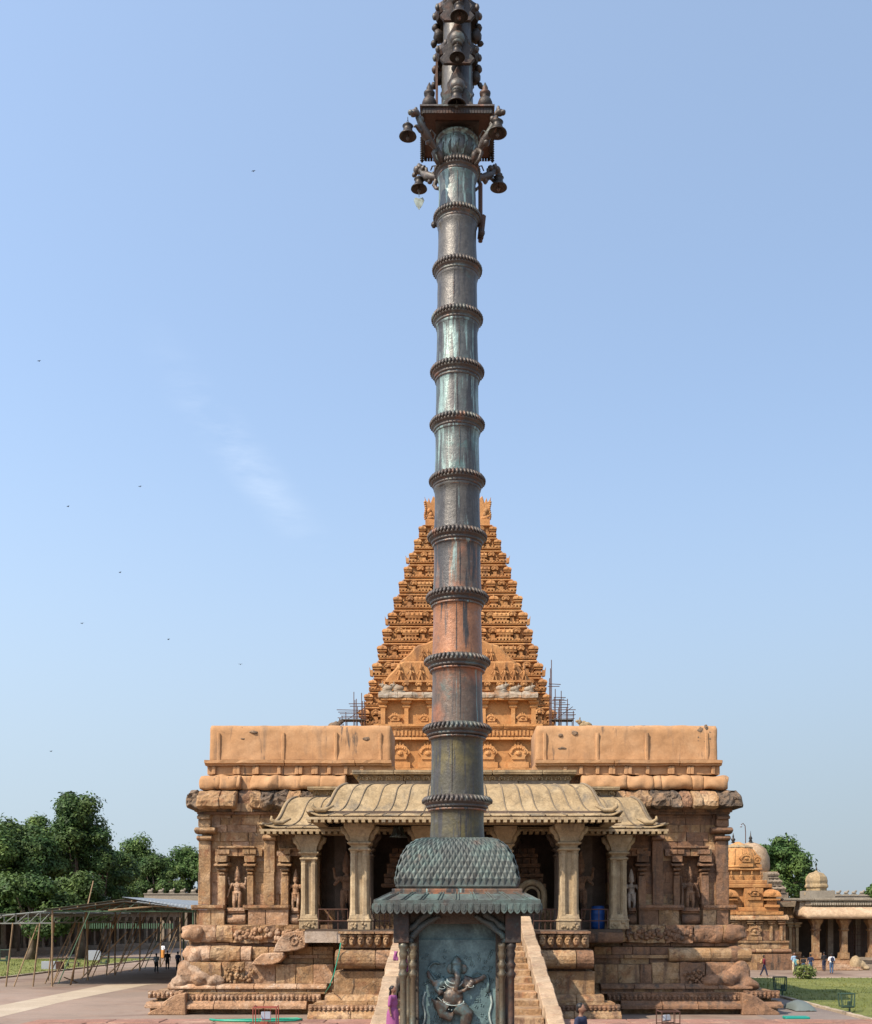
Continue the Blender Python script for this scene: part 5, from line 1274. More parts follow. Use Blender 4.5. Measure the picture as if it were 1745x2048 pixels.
# beams, brackets, corner colonnettes, frame and panel
for s in (-1, 1):
    MB().box(FX+s*.93, FX+s*.70, FY-.98, FY+.98, 4.58, 5.12).build('side_beam', M['black_copper'], fp, bevel=.01)
    MB().box(FX-.70, FX+.70, FY+s*.80, FY+s*.64, 4.86, 5.12).build('cross_beam', M['wood'], fp, bevel=.01)
    # carved arch brackets under the beam
    b = MB()
    for k in range(16):
        t = k/15; b.ell((FX+s*(.70-.42*t), FY-.86, 4.60+.36*t**.6), (.06, .04, .055-.02*t), 7)
        b.ell((FX+s*(.72-.30*t), FY-.84, 4.78+.22*t), (.05, .04, .05), 6)
    b.jig(.03, 7).build('carved_bracket', M['verd'], fp, smooth=True)
    for xo_, dy in ((.79, -.90), (.655, -.86), (.79, .90)):
        x, y = FX+s*xo_, FY+dy
        MB().lathe(x, y, [(r_*.84, z_) for r_, z_ in [(.062, PZ), (.062, 2.0), (.055, 2.05), (.058, 3.3), (.075, 3.34), (.058, 3.38), (.054, 4.05), (.072, 4.09), (.085, 4.13), (.05, 4.17), (.066, 4.22), (.082, 4.27), (.05, 4.31), (.060, 4.36), (.078, 4.42), (.06, 4.47), (.085, 4.52), (.085, 4.585)]], 14).build('colonnette', M['brass'] if s < 0 else M['black_copper'] if xo_ > .7 else M['brass'], fp, smooth=True)
    MB().box(FX+s*.66, FX+s*.575, FY-.62, FY-.50, PZ, 4.86).build('frame_post', M['wood'], fp, bevel=.008)
    b = MB()
    for k in range(6): b.ell((FX+s*.615, FY-.625, 2.2+k*.42), .018, 6)
    b.build('post_nails', M['bell'], fp)
MB().box(FX-.60, FX+.60, FY-.48, FY+.6, PZ, 4.86).build('base_core', M['panel'], fp)
MB().box(FX-.575, FX+.575, FY-.52, FY-.484, PZ, 4.62).build('relief_panel', M['panel'], fp)
# repousse flowers, drips and border on the panel
b = MB(); rnd = random.Random(11)
for k in range(110):
    x = rnd.uniform(-.52, .52); z = rnd.uniform(3.2, 4.45)
    if abs(x) < .22 and z < 4.15: continue
    for j in range(4): a = j*PI/2+rnd.random(); b.ell((FX+x+.02*math.cos(a), FY-.524, z+.02*math.sin(a)), (.012, .008, .012), 5)
b.build('flower_relief', M['panel'], fp, smooth=True)
for s in (-1, 1):
    pts = [(FX+s*(.50+.02*math.sin(k*1.3)), FY-.528, 3.2+k*.08) for k in range(9)]
    MB().path(pts, .018, 6).build('scroll_border', M['trim'], fp, smooth=True)
MB().path([(FX-.33+.09*math.sin(t*.5), FY-.53, 3.75+t*.045) for t in range(11)], [.03, .035, .03, .03, .025, .025, .03, .03, .03, .02, .012], 7).build('serpent_relief', M['panel'], fp, smooth=True)
# elephant-headed relief figure
GY = FY-.535
def gx(p_): return px(p_, GY)
def gz(y): return pz(y, GY)
b = MB()
def E(p_, y, rx, ry, rz_, dy=0): b.ell((gx(p_), GY-dy, gz(y)), (rx, ry, rz_), 14)
E(914, 1939, .085, .09, .10, .04); E(902, 1938, .065, .03, .085, .0); E(927, 1938, .065, .03, .085, .0)
b.path([(gx(915), GY-.10, gz(1944)), (gx(916), GY-.15, gz(1955)), (gx(915), GY-.16, gz(1967)), (gx(912), GY-.15, gz(1978)), (gx(918), GY-.14, gz(1984)), (gx(930), GY-.13, gz(1980)), (gx(936), GY-.12, gz(1974))], [.055, .045, .038, .034, .030, .026, .022], 10)
b.lathe(gx(914), GY-.03, [(.08, gz(1930)), (.09, gz(1927)), (.07, gz(1921)), (.055, gz(1918)), (.03, gz(1914)), (.01, gz(1911))], 12)
E(907, 1968, .14, .07, .11, .03); E(907, 1994, .155, .12, .15, .05)
E(884, 1965, .07, .06, .06, .03); b.path([(gx(886), GY-.03, gz(1964)), (gx(875), GY-.05, gz(1978)), (gx(884), GY-.1, gz(1988))], [0.072, 0.065, 0.051], 8)
b.path([(gx(890), GY-.02, gz(1960)), (gx(868), GY-.03, gz(1966)), (gx(858), GY-.04, gz(1950))], [0.065, 0.051, 0.041], 8); E(857, 1946, .03, .03, .04, .04)
b.path([(gx(925), GY-.02, gz(1962)), (gx(938), GY-.04, gz(1975)), (gx(944), GY-.09, gz(1968))], [0.072, 0.058, 0.046], 8); E(945, 1965, .03, .03, .035, .09)
b.path([(gx(928), GY-.02, gz(1958)), (gx(950), GY-.03, gz(1963)), (gx(966), GY-.05, gz(1956))], [0.065, 0.052, 0.041], 8); E(968, 1953, .045, .03, .035, .05)
E(880, 2010, .10, .07, .10, .05); b.path([(gx(895), GY-.06, gz(2015)), (gx(875), GY-.08, gz(2003)), (gx(888), GY-.07, gz(2028)), (gx(905), GY-.06, gz(2036))], [0.116, 0.123, 0.087, 0.072], 9)
b.path([(gx(915), GY-.06, gz(2012)), (gx(935), GY-.08, gz(2028)), (gx(930), GY-.06, gz(2058))], [0.131, 0.109, 0.080], 9)
b.v = [(x_, GY+(y_-GY)*.7, z_) for x_, y_, z_ in b.v]; b.build('elephant_headed_relief', M['bronze'], fp, remesh=.013)
b = MB()
for rr, zz, m_ in ((.13, 1962, 11), (.10, 1957, 9)):
    b.path([(gx(908)+rr*math.cos(PI*t/m_), GY-.10-.03*math.sin(PI*t/m_), gz(zz)-rr*.7*math.sin(PI*t/m_)) for t in range(m_+1)], .007, 5)
b.path([(gx(908)+.15*math.cos(PI*t/12), GY-.09-.08*math.sin(PI*t/12), gz(2002)-.06*math.sin(PI*t/12)) for t in range(13)], .008, 5)
b.path([(gx(889), GY-.07, gz(2012)), (gx(884), GY-.11, gz(2002)), (gx(876), GY-.12, gz(1994))], .006, 5)
for q, y in ((885, 1975), (942, 1972)): b.path([(gx(q)+.045*math.cos(t), GY-.09+.02*math.sin(t), gz(y)+.02*math.sin(t)) for t in [i*PI/4 for i in range(9)]], .005, 4)
for k in range(12): t = PI*k/11; b.ell((gx(907)+.16*math.cos(t), GY-.13, gz(2006)-.10*math.sin(t)), .009, 5)
b.v = [(x_, GY+(y_-GY)*.78, z_) for x_, y_, z_ in b.v]; b.build('painted_jewellery', M['trim'], fp)
b = MB()
b.path([(gx(872)+.12*math.cos(t), GY-.005, gz(1948)+.17*math.sin(t)) for t in [R(60+i*16) for i in range(12)]], [.016]*12, 6)
b.path([(gx(976), GY-.01, gz(1950)), (gx(978), GY-.01, gz(1968)), (gx(976), GY-.01, gz(1985))], [.01, .02, .035], 7)
b.path([(gx(955)+.05*math.cos(t), GY-.02, gz(1950)+.04*math.sin(t)) for t in [i*PI/5 for i in range(11)]], .008, 5)
b.build('held_emblems', M['panel'], fp, smooth=True)

# ------------------------------------------------------------------ trees
def tree(label, x, Y, ztop, zbot, rx, n, m, seed, group='trees behind the pillared galleries', ry=None, name='leafy_tree', leaf=.25, blobs=16, gnd=0):
    rnd = random.Random(seed); r = empty(name, label, 'tree', (x, Y, gnd), group); ry = ry or rx
    H = ztop-zbot; tb = MB(); blobs = int(blobs*1.6)
    tb.path([(x, Y, gnd), (x+.2, Y, gnd+zbot*.45), (x+rnd.uniform(-.5, .5), Y, zbot+H*.25), (x+rnd.uniform(-.6, .6), Y, zbot+H*.7)], [.55, .42, .32, .1], 8)
    ctr = []
    for k in range(blobs):
        t = rnd.uniform(.05, 1)**.8; a = rnd.uniform(0, 2*PI); env = math.sin(PI*(.15+.80*t))**.6
        q = rnd.random()**.5*.78
        br = rnd.uniform(.16, .36)*rx
        c = (x+rx*env*q*math.cos(a), Y+ry*env*q*math.sin(a), zbot+H*t-br*.6*(t > .75)); ctr.append((c, br))
        if k < 9: tb.path([(x, Y, zbot+H*.1*t), ((x+c[0])/2, (Y+c[1])/2, (zbot+c[2])/2+.3), c], [.2, .13, .05], 5)
    tb.build('trunk', M['bark'], r, smooth=True)
    b = MB(); vs = []; fs = []
    for k in range(int(n*1.7)):
        c, br = ctr[rnd.randrange(len(ctr))]
        while True:
            d = Vector((rnd.gauss(0, 1), rnd.gauss(0, 1), rnd.gauss(0, 1)))
            if d.length > .01: break
        d.normalize(); q = br*(rnd.uniform(.55, 1.12) if rnd.random() < .85 else rnd.uniform(.9, 1.45))
        p = Vector(c)+Vector((d.x*q, d.y*q, d.z*q*.8))
        nrm = (d+Vector((rnd.uniform(-.7, .7), rnd.uniform(-.7, .7), rnd.uniform(-.2, 1.0)))).normalized()
        u = nrm.orthogonal().normalized(); w = nrm.cross(u); an = rnd.uniform(0, PI); u, w = u*math.cos(an)+w*math.sin(an), w*math.cos(an)-u*math.sin(an)
        l = leaf*rnd.uniform(.6, 1.25); h = l*.55; i = len(vs)
        vs += [p-u*l, p-w*h*.8-u*l*.1, p+u*l, p+w*h-u*l*.1]; fs.append((i, i+1, i+2, i+3))
    b.v = [tuple(v) for v in vs]; b.f = fs; b.build('crown', M[m], r)
    return r
def tp(p_, Y): return px(p_, Y)
tree('tallest dense green tree at the left, its crown rising above the others', tp(152, 138), 138, pz(1586, 138), 6.5, 5.0, 15000, 'leaf_a', 1, blobs=26)
tree('broad dark green tree filling the far left edge', tp(30, 132), 132, pz(1638, 132), 5.5, 6.4, 15000, 'leaf_a', 2, blobs=24)
tree('mid green tree between the far left one and the tallest tree', tp(95, 146), 146, pz(1634, 146), 5.5, 5.4, 11000, 'leaf_b', 3, blobs=20)
tree('low dark tree under the right side of the tallest tree', tp(205, 144), 144, pz(1690, 144), 4.5, 3.9, 9000, 'leaf_a', 4, blobs=16)
tree('tree half cut by the left photo edge, pale green', tp(-30, 126), 126, pz(1655, 126), 5, 5, 8000, 'leaf_b', 5, blobs=16)
tree('round-topped tree right of the tallest tree, above the palm', tp(276, 190), 190, pz(1671, 190), 4.5, 4.9, 9000, 'leaf_b', 6, blobs=18)
tree('round green tree just left of the hall cornice', tp(366, 192), 192, pz(1693, 192), 4.5, 5.4, 9000, 'leaf_b', 7, blobs=18)
tree('yellowish low tree between the two round trees behind the gallery', tp(322, 186), 186, pz(1742, 186), 4, 4.6, 6000, 'leaf_c', 8, blobs=14)
tree('low dark bushy tree in front of the left gallery', tp(60, 119), 119, pz(1745, 119), 2.5, 5.5, 9000, 'leaf_a', 15, blobs=18)
tree('low dark bushy tree beside the bamboo pole', tp(160, 122), 122, pz(1745, 122), 3.5, 4, 8000, 'leaf_a', 16, blobs=16)
tree('spreading green tree behind the small domed shrine on the right', tp(1560, 138), 138, pz(1676, 138), 7.2, 4.5, 12000, 'leaf_b', 9, blobs=20)
tree('drooping right side tree beside the spreading one', tp(1598, 142), 142, pz(1697, 142), 6.5, 3.0, 6000, 'leaf_a', 10, blobs=14)
tree('small bright tree cut by the right photo edge', tp(1752, 150), 150, pz(1762, 150), 6, 1.9, 3500, 'leaf_b', 12, blobs=12)
tree('low tree filling the dip right of the tallest tree', tp(236, 158), 158, pz(1706, 158), 3.5, 4.6, 8000, 'leaf_a', 21, blobs=16)
tree('mid green tree in the gap between the two round-topped trees', tp(318, 184), 184, pz(1712, 184), 4, 5.2, 8000, 'leaf_a', 22, blobs=16)
tree('wide dark tree at the hall corner behind the gallery roof', tp(392, 190), 190, pz(1703, 190), 4, 4.6, 7000, 'leaf_b', 23, blobs=16)
# palm
def palm(x, Y, zt_, label):
    r = empty('palm_tree', label, 'palm', (x, Y, 0)); MB().path([(x, Y, 0), (x+.15, Y, zt_*.5), (x, Y, zt_)], [.25, .17, .15], 8).build('trunk', M['bark'], r, smooth=True)
    rnd = random.Random(3)
    for k in range(13):
        a = 2*PI*k/13+rnd.uniform(-.2, .2); b = MB(); L_ = rnd.uniform(2.2, 3.0); pts = []
        for t in range(8): q = t/7; pts.append(Vector((x+L_*q*math.cos(a), Y+L_*q*math.sin(a), zt_+1.1*q*(1-1.25*q)*L_*.45)))
        b.path(pts, .03, 4); sd_ = Vector((-math.sin(a), math.cos(a), 0))
        for t in range(1, 8):
            for j in (0, .5):
                p = pts[t-1].lerp(pts[t], j)
                for s in (-1, 1): w = sd_*s*.5*(1.1-t/8); b.add([p, p+w+Vector((.1, 0, -.25)), p+w*.9+Vector((-.05, 0, -.33)), p+Vector((.06, 0, -.03))], [(0, 1, 2, 3)])
        b.build('frond', M['leaf_c'], r)
palm(tp(256, 184), 184, pz(1758, 184), 'pale green palm with drooping fronds at the gallery end')

# ------------------------------------------------------------------ pillared galleries in the back left
def gallery(label, p0, p1, h, n, zbase=.9, mroof='gal_roof', bulls=0, ncol=None):
    p0, p1 = Vector((*p0, 0)), Vector((*p1, 0)); d = p1-p0; L_ = d.length; ang = math.atan2(d.y, d.x)
    r = empty('pillared_gallery', label, 'gallery', p0, None); r.rotation_euler.z = ang
    def B(nm, m, *a, **k): o = MB().box(*a).build(nm, M[m], r, local=True, **k); o.location = (0, 0, 0); return o
    B('plinth', 'grey_stone', 0, L_, -.6, 6, -.02, zbase); B('plinth_ledge', 'grey_stone', -.1, L_+.1, -.85, -.602, 0, zbase*.6)
    B('back_wall', 'shade_stone', 0, L_, 4.6, 6, zbase+.002, h-1.6)
    B('architrave', 'grey_stone', 0, L_, 0, .7, h-2.3, h-1.6); B('roof_slab', 'grey_stone', -.3, L_+.3, -.7, 6.2, h-1.598, h-1.25)
    B('parapet', mroof, -.1, L_+.1, -.1, 6, h-1.248, h-.1); B('parapet_coping', mroof, -.2, L_+.2, -.22, .5, h-.098, h+.08)
    src_ = None
    for k in range(n+1):
        x = .4+(L_-.8)*k/n
        if src_ is None:
            b = MB(); b.box(-.26, .26, -.26, .26, 0, .5); b.box(-.19, .19, -.19, .19, .5, h-2.9-zbase); b.stack(0, 0, [(.2, h-2.95-zbase), (.33, h-2.75-zbase), (.4, h-2.45-zbase), (.4, h-2.31-zbase)])
            src_ = b.build('column', M['grey_stone'], r, local=True); src_.location = (x, .36, zbase+.002)
        else:
            o = src_.copy(); COL.objects.link(o); o.location = (x, .36, zbase+.002)
    for k in range(bulls):
        b = MB(); x = .8+(L_-1.6)*k/max(1, bulls-1); b.ell((0, 0, .28), (.34, .2, .2), 8); b.ell((.28, 0, .5), (.16, .12, .15), 8); b.box(-.35, .35, -.2, .2, 0, .1); b.xf(Matrix.Scale(1.25, 4)) if n < 15 else None
        o = b.build('parapet_bull', M['gal_roof'], r, local=True); o.location = (x, .1, h+.08)
    return r
gallery('long shaded pillared gallery behind the shed on the far left', (-56, 124), (-41.5, 166), 6.9, 26)
gallery('pale-roofed pillared gallery with small bulls on its parapet, left of the hall', (-50, 176), (-34.5, 176), pz(1788, 176), 12, bulls=9)
MB().box(-43, -31, 171, 174, 0, .85).build('terrace_wall', M['path'])
tag(bpy.data.objects['terrace_wall'], 'low pale terrace wall in front of the far left gallery', 'wall')
g2 = gallery('long pale gallery with little bulls along the roof behind the right shrines', (48, 150), (100, 150), pz(1791, 150), 18, bulls=48)

# ------------------------------------------------------------------ shed of bamboo and steel
def shed():
    r = empty('event_shed', 'long open shed of bamboo and green poles with dark sheet roof', 'shed', (-23, 90, 0)); z0, zr = 5.2, 5.92
    Y0, Y1 = 76.0, 132.0; xl_, xr_ = px(105, Y0), px(392, Y0); xm = px(250, Y0)
    rows = 9
    for i in range(rows):
        Y = Y0+(Y1-Y0)*i/(rows-1); xo = 0
        b = MB()
        MB().tube((xl_, Y, z0), (xr_, Y, z0), .045).build('tie_rod', M['truss' if i else 'greenpole'], r)
        MB().tube((xl_, Y, z0+.05), (xm, Y, zr), .05).tube((xm, Y, zr), (xr_, Y, z0+.1), .05).build('rafter', M['truss'], r)
        for k in range(1, 10):
            x = xl_+(xr_-xl_)*k/10; zz = z0+(zr-z0)*(x-xl_)/(xm-xl_) if x < xm else z0+.1+(zr-z0-.1)*(xr_-x)/(xr_-xm)
            b.tube((x, Y, z0), (x, Y, zz), .03, n=5)
            x2 = x+(xr_-xl_)/10*(1 if x < xm else -1); b.tube((x, Y, z0), (x2, Y, zz), .025, n=5)
        b.build('truss_web', M['truss' if i % 2 else 'greenpole'], r)
        for x, m_ in ((xl_, 'bamboo'), (xr_-.2, 'greenpole'), (xm+.6, 'greenpole')) if i % 2 == 0 else ((xl_, 'bamboo'), (xr_-.2, 'bamboo')):
            q = random.uniform(-.12, .12)
            if i == 0 and x > xl_: 
                if x < xr_-1: continue
            MB().tube((x+q, Y, 0), (x, Y, z0+.1), .07).build('post', M[m_], r)
            if x == xl_:
                MB().tube((x-.15, Y+.3, 0), (x+1.1, Y+3.5, z0-.5), .045).build('brace', M['bamboo'], r)
                MB().tube((x+.4, Y, .2), (x+2.6, Y, z0), .04).build('brace', M['bamboo' if i % 3 else 'greenpole'], r)
    for k in range(8):
        x = xl_+(xr_-xl_)*(k+.5)/8; zz = (z0+(zr-z0)*(x-xl_)/(xm-xl_) if x < xm else z0+.1+(zr-z0-.1)*(xr_-x)/(xr_-xm))+.06
        MB().tube((x, Y0-.4, zz), (x, Y1, zz), .045).build('purlin', M['bamboo'], r)
    # roof sheets laid in strips
    n = 14
    for i in range(n):
        a = Y0-.3+(Y1-Y0)*i/n; c = Y0-.3+(Y1-Y0)*(i+1)/n+.25; dz = .012*(i % 2)
        for (x0, za, x1, zc) in ((xl_-.5, z0+.02, xm+.1, zr+.14), (xm-.1, zr+.16, xr_+.5, z0+.06)):
            MB().add([(x0, a, za+.1+dz), (x1, a, zc+dz), (x1, c, zc+dz), (x0, c, za+.1+dz), (x0, a, za+.12+dz), (x1, a, zc+.02+dz), (x1, c, zc+.02+dz), (x0, c, za+.12+dz)],
              [(3, 2, 1, 0), (4, 5, 6, 7), (0, 1, 5, 4), (1, 2, 6, 5), (2, 3, 7, 6), (3, 0, 4, 7)]).build('roof_sheet', M['thatch' if x0 < xm-.2 else 'sheet'], r)
    # pale sheets hanging over the gable on the right half
    for k in range(6):
        x0 = xm+.9+k*(xr_-xm-.4)/6; x1 = x0+(xr_-xm-.4)/6+.08
        f = lambda x: z0+.25+(zr-z0-.1)*(xr_-x)/(xr_-xm)
        b = MB(); m_ = 6
        vs = [];
        for j in range(m_+1):
            x = x0+(x1-x0)*j/m_; o_ = .03*(j % 2)
            vs += [(x, Y0-.35, f(x)-.12+o_), (x, Y0+.15, f(x)+.10+o_)]
        b.add(vs, [(2*j, 2*j+2, 2*j+3, 2*j+1) for j in range(m_)]); o = b.build('gable_sheet', M['sheet'], r); mm = o.modifiers.new('thick', 'SOLIDIFY'); mm.thickness = .02
    MB().tube((xm-1.1, Y0-.15, zr-.65), (xm+2.2, Y0-.15, zr-.35), .06).tube((xm+2.2, Y0-.15, zr-.35), (xr_-.8, Y0-.15, z0+.25), .06).build('bamboo_chord', M['bamboo'], r)
    # dark hanging screens inside, at the back
    MB().box(xr_-3.2, xr_-.1, Y1-14, Y1-13.9, 1.9, z0).build('hanging_screen', M['black_cloth'], r)
    MB().box(xl_, xr_, Y1, Y1+.05, z0-.5, z0).build('rear_fascia', M['thatch'], r)
    # green netting rail
    b = MB()
    for k in range(40): b.box(px(165, 115)+k*.24, px(165, 115)+k*.24+.1, 115, 115.03, 3.5, 4.05)
    b.build('green_net', M['greenpole'], r)
    # lean-to frame on the left
    xa = px(-40, Y0); xb = xl_
    for i in range(4):
        Y = Y0+i*7
        z_ = lambda x: 4.75+(5.25-4.75)*(x-xa)/(xb-xa)
        MB().tube((xa, Y, z_(xa)), (xb, Y, 5.25), .05).tube((xa, Y, 4.35), (xb, Y, 4.38), .045).build('lean_to_beam', M['truss'], r)
        b = MB()
        for k in range(6): x = xa+(xb-xa)*k/6; x2 = xa+(xb-xa)*(k+1)/6; b.tube((x, Y, 4.36), (x, Y, z_(x)), .03).tube((x, Y, 4.36), (x2, Y, z_(x2)), .03)
        b.build('lean_to_web', M['truss'], r)
        for q in (12, 66):
            if i < 3: MB().tube((px(q, Y0)+.3*i, Y, 0), (px(q+14, Y0)+.3*i, Y, 4.4), .06).build('post', M['bamboo'], r)
        MB().tube((px(30, Y0)+.2*i, Y-.2, 0), (px(70, Y0)+.2*i, Y+.5, 4.3), .045).build('brace', M['bamboo'], r)
    for k in range(5):
        a_ = Y0+5*k; MB().box(xb-5.2, xb-.3, a_, a_+5.1, 5.02+.01*(k % 2), 5.05+.01*(k % 2)).build('roof_sheet', M['thatch'], r)  # sheets added over the open frame to carry the shed's shadow further left
    for k in range(5):
        x = xa+(xb-xa)*(k+.5)/5; MB().tube((x, Y0-.3, 4.85+.08*k), (x, Y0+23, 4.85+.08*k), .04).build('lean_to_purlin', M['truss'], r)
    for (qa, ya, qb, yb_) in ((90, 1968, 131, 1845), (128, 1955, 142, 1972), (160, 1960, 238, 1865), (215, 1950, 300, 1860), (262, 1942, 345, 1850)):
        Y = 79; MB().tube((px(qa, Y), Y, max(0, pz(ya, Y))), (px(qb, Y), Y+2, pz(yb_, Y)), .045).build('brace', M['bamboo'], r)
shed()
lp = MB().path([(px(141, 77.5), 77.5, 0), (px(160, 77.5), 77.5, pz(1880, 77.5)), (px(184, 77.5), 77.8, pz(1762, 77.5))], [.07, .06, .04], 7).build('leaning_bamboo_pole', M['bamboo'], None, smooth=True)
tag(lp, 'tall leaning bamboo pole rising above the left shed roof', 'pole')

# ------------------------------------------------------------------ right side shrines
rs = empty('domed_shrine', 'small carved orange shrine with a round dome right of the hall', 'shrine', (px(1495, 99), 99, 0))
SY = 99.0; SC = px(1495, SY)
def sz(y): return pz(y, SY)
def scourse(pa, pb, yt, yb, m='tower', **k):
    k.setdefault('name', 'stone_block'); k.setdefault('wid', (1.0, 2.0)); k.setdefault('d', 1.2); course(rs, px(pa, SY), px(pb, SY), SY, sz(yb), sz(yt), m=m, **k)
scourse(1440, 1588, 1925, 1950, kind='box', p=.55, mats=['stone_brown', 'stone'], amp=.03)
scourse(1440, 1584, 1908, 1925, kind='box', p=.35, mats=['stone_brown', 'stone'], amp=.03)
scourse(1440, 1582, 1898, 1907, kind='round', p=.4, mats=['stone_brown', 'stone'], amp=.02)
scourse(1445, 1578, 1888, 1898, kind='box', p=.15, m='stone', amp=.06, seg=.2, sub=.15)
scourse(1445, 1578, 1882, 1888, kind='ledge', p=.3, m='stone', amp=.02)
scourse(1448, 1572, 1862, 1882, kind='box', p=0, mats=['stone_brown', 'stone'], wid=(.7, 1.2), amp=.02)
scourse(1448, 1572, 1842, 1862, kind='box', p=0, mats=['stone_brown', 'stone'], wid=(.7, 1.2), amp=.02)
scourse(1440, 1576, 1830, 1841, kind='kapota', p=.55, m='stone', amp=.03)
scourse(1446, 1566, 1823, 1830, kind='box', p=.3, m='tower', amp=.05, seg=.15, sub=.12)
b = MB().box(px(1450, SY), px(1570, SY), SY+.3, SY+9, 0, sz(1824)); b.build('core_wall', M['stone_brown'], rs)
for q in (1452, 1468, 1500, 1518, 1542, 1562):
    MB().box(px(q-2.5, SY), px(q+2.5, SY), SY-.22, SY+.1, sz(1881), sz(1850)).stack(px(q, SY), SY-.05, [(.12, sz(1850)), (.3, sz(1848)), (.22, sz(1846)), (.36, sz(1844)), (.36, sz(1842.5))]).build('pilaster', M['stone'], rs)
gable(px(1509, SY), SY-.15, sz(1881), 1.3, 1.5, 'stone', rs)
def block(pa, pb, yt, yb, dy, m='tower', nm='tier_wall', dd=6): return MB().box(px(pa, SY), px(pb, SY), SY+dy, SY+dy+dd, sz(yb), sz(yt)).build(nm, M[m], rs, bevel=.05)
block(1446, 1560, 1815, 1823, .2, nm='tier_ledge'); block(1452, 1552, 1775, 1815, .9); block(1448, 1548, 1768, 1776, .4, nm='tier_ledge'); block(1452, 1540, 1760, 1768, .7, nm='tier_frieze'); block(1460, 1530, 1738, 1760, 1.4, nm='neck')
block(1455, 1533, 1735, 1740, 1.1, nm='neck_ledge')
for q, h_ in ((1460, 1.6), (1546, 1.6)): tput('corner_shrine', px(q, SY), SY+.7, sz(1815), h_*1.1)
MB().box(px(1492, SY), px(1530, SY), SY+.3, SY+.9, sz(1815), sz(1777)).jig(.03, 3).build('niche_panel', M['tower'], rs, bevel=.04)
gable(px(1511, SY), SY+.2, sz(1800), 1.2, 1.1, 'tower', rs); gable(px(1478, SY), SY+.6, sz(1815), .9, 1.1, 'tower', rs)
for q in (1470, 1490, 1512, 1530): tput('carved_figure', px(q, SY), SY+1.2, sz(1760), 1.1)
for q in (1462, 1476, 1500, 1524, 1538): tput('carved_figure', px(q, SY), SY+.8, sz(1815), 1.3)
DX, DY = px(1493, SY), SY+3.0
MB().lathe(DX, DY, [(1.72, sz(1737)), (1.80, sz(1730)), (1.78, sz(1718)), (1.66, sz(1705)), (1.38, sz(1695)), (.95, sz(1688)), (.45, sz(1683)), (.2, sz(1680))], 28).jig(.03, 2).build('dome', M['tower'], rs, smooth=True)
MB().lathe(DX, DY, [(1.30, sz(1694)), (1.36, sz(1692)), (1.05, sz(1688.5)), (.55, sz(1684.5)), (.2, sz(1681))], 28, mod=lambda a, i: 1+.05*math.cos(14*a)).build('lotus_cap', M['buff'], rs)
for k in range(16):
    a_ = 2*PI*k/16; b = MB().path([(DX+r_*math.cos(a_), DY+r_*math.sin(a_), z_) for r_, z_ in ((1.82, sz(1730)), (1.80, sz(1718)), (1.68, sz(1705)), (1.42, sz(1696)))], .05, 5); b.build('dome_rib', M['tower'], rs, smooth=True)
MB().lathe(DX, DY, [(1.74, sz(1735)), (1.92, sz(1733)), (1.92, sz(1731)), (1.8, sz(1729.5))], 28, mod=lambda a, i: 1+.02*math.cos(28*a)).build('dome_lip', M['tower'], rs)
gable(px(1499, SY), DY-1.95, sz(1733), 1.25, 1.35, 'tower', rs)
gable(px(1462, SY), DY-1.2, sz(1733), .8, 1.2, 'tower', rs); gable(px(1526, SY), DY-1.2, sz(1733), .8, 1.2, 'tower', rs)
MB().lathe(px(1484, SY), DY, [(.2, sz(1682)), (.12, sz(1679)), (.20, sz(1676)), (.2, sz(1674)), (.07, sz(1671)), (.09, sz(1669)), (.01, sz(1661))], 10).build('finial', M['bell'], rs, smooth=True)
d2 = empty('rear_dome', 'second brownish dome just behind the small orange shrine', 'dome', (px(1505, 112), 112, 0))
MB().box(px(1480, 112), px(1545, 112), 110, 116, 0, pz(1745, 112)).build('wall', M['stone'], d2)
MB().lathe(px(1505, 112), 112.5, [(1.75, pz(1748, 112)), (1.9, pz(1735, 112)), (1.85, pz(1715, 112)), (1.5, pz(1698, 112)), (.8, pz(1688, 112)), (.2, pz(1684, 112))], 24).build('dome', M['coping'], d2, smooth=True)
MB().lathe(px(1502, 112), 112, [(.22, pz(1684, 112)), (.12, pz(1680, 112)), (.2, pz(1677, 112)), (.06, pz(1672, 112)), (.01, pz(1662, 112))], 10).build('finial', M['bell'], d2, smooth=True)
st2 = empty('stepped_turret', 'small dark stepped turret between the orange shrine and the tree', 'turret', (px(1552, 108), 108, 0))
for k, (a, c, yt, yb) in enumerate(((1530, 1572, 1786, 1960), (1533, 1566, 1772, 1786), (1536, 1560, 1757, 1772), (1538, 1555, 1744, 1757))):
    MB().box(px(a, 108), px(c, 108), 107+.4*k, 112, max(0, pz(yb, 108)), pz(yt, 108)).build('step_block', M['grey_stone'], st2, bevel=.04)
    if k:
        for j in range(3): q = a+(c-a)*(j+.5)/3; tput('corner_shrine', px(q, 108), 107.1+.4*(k-1), pz(yb, 108), .62, parent=st2, m='grey_stone')
lamp = empty('street_lamp', 'thin curved lamp pole behind the small dome', 'lamp', (px(1492, 130), 130, 0))
MB().path([(px(1492, 130), 130, 0), (px(1492, 130), 130, pz(1665, 130)), (px(1491, 130), 130, pz(1652, 130)), (px(1487, 130), 130, pz(1647, 130)), (px(1483, 130), 130, pz(1650, 130))], .05, 6).build('pole', M['iron'], lamp)
MB().ell((px(1483, 130), 130, pz(1653, 130)), (.16, .16, .13), 8).build('lamp_head', M['lampglass'], lamp)

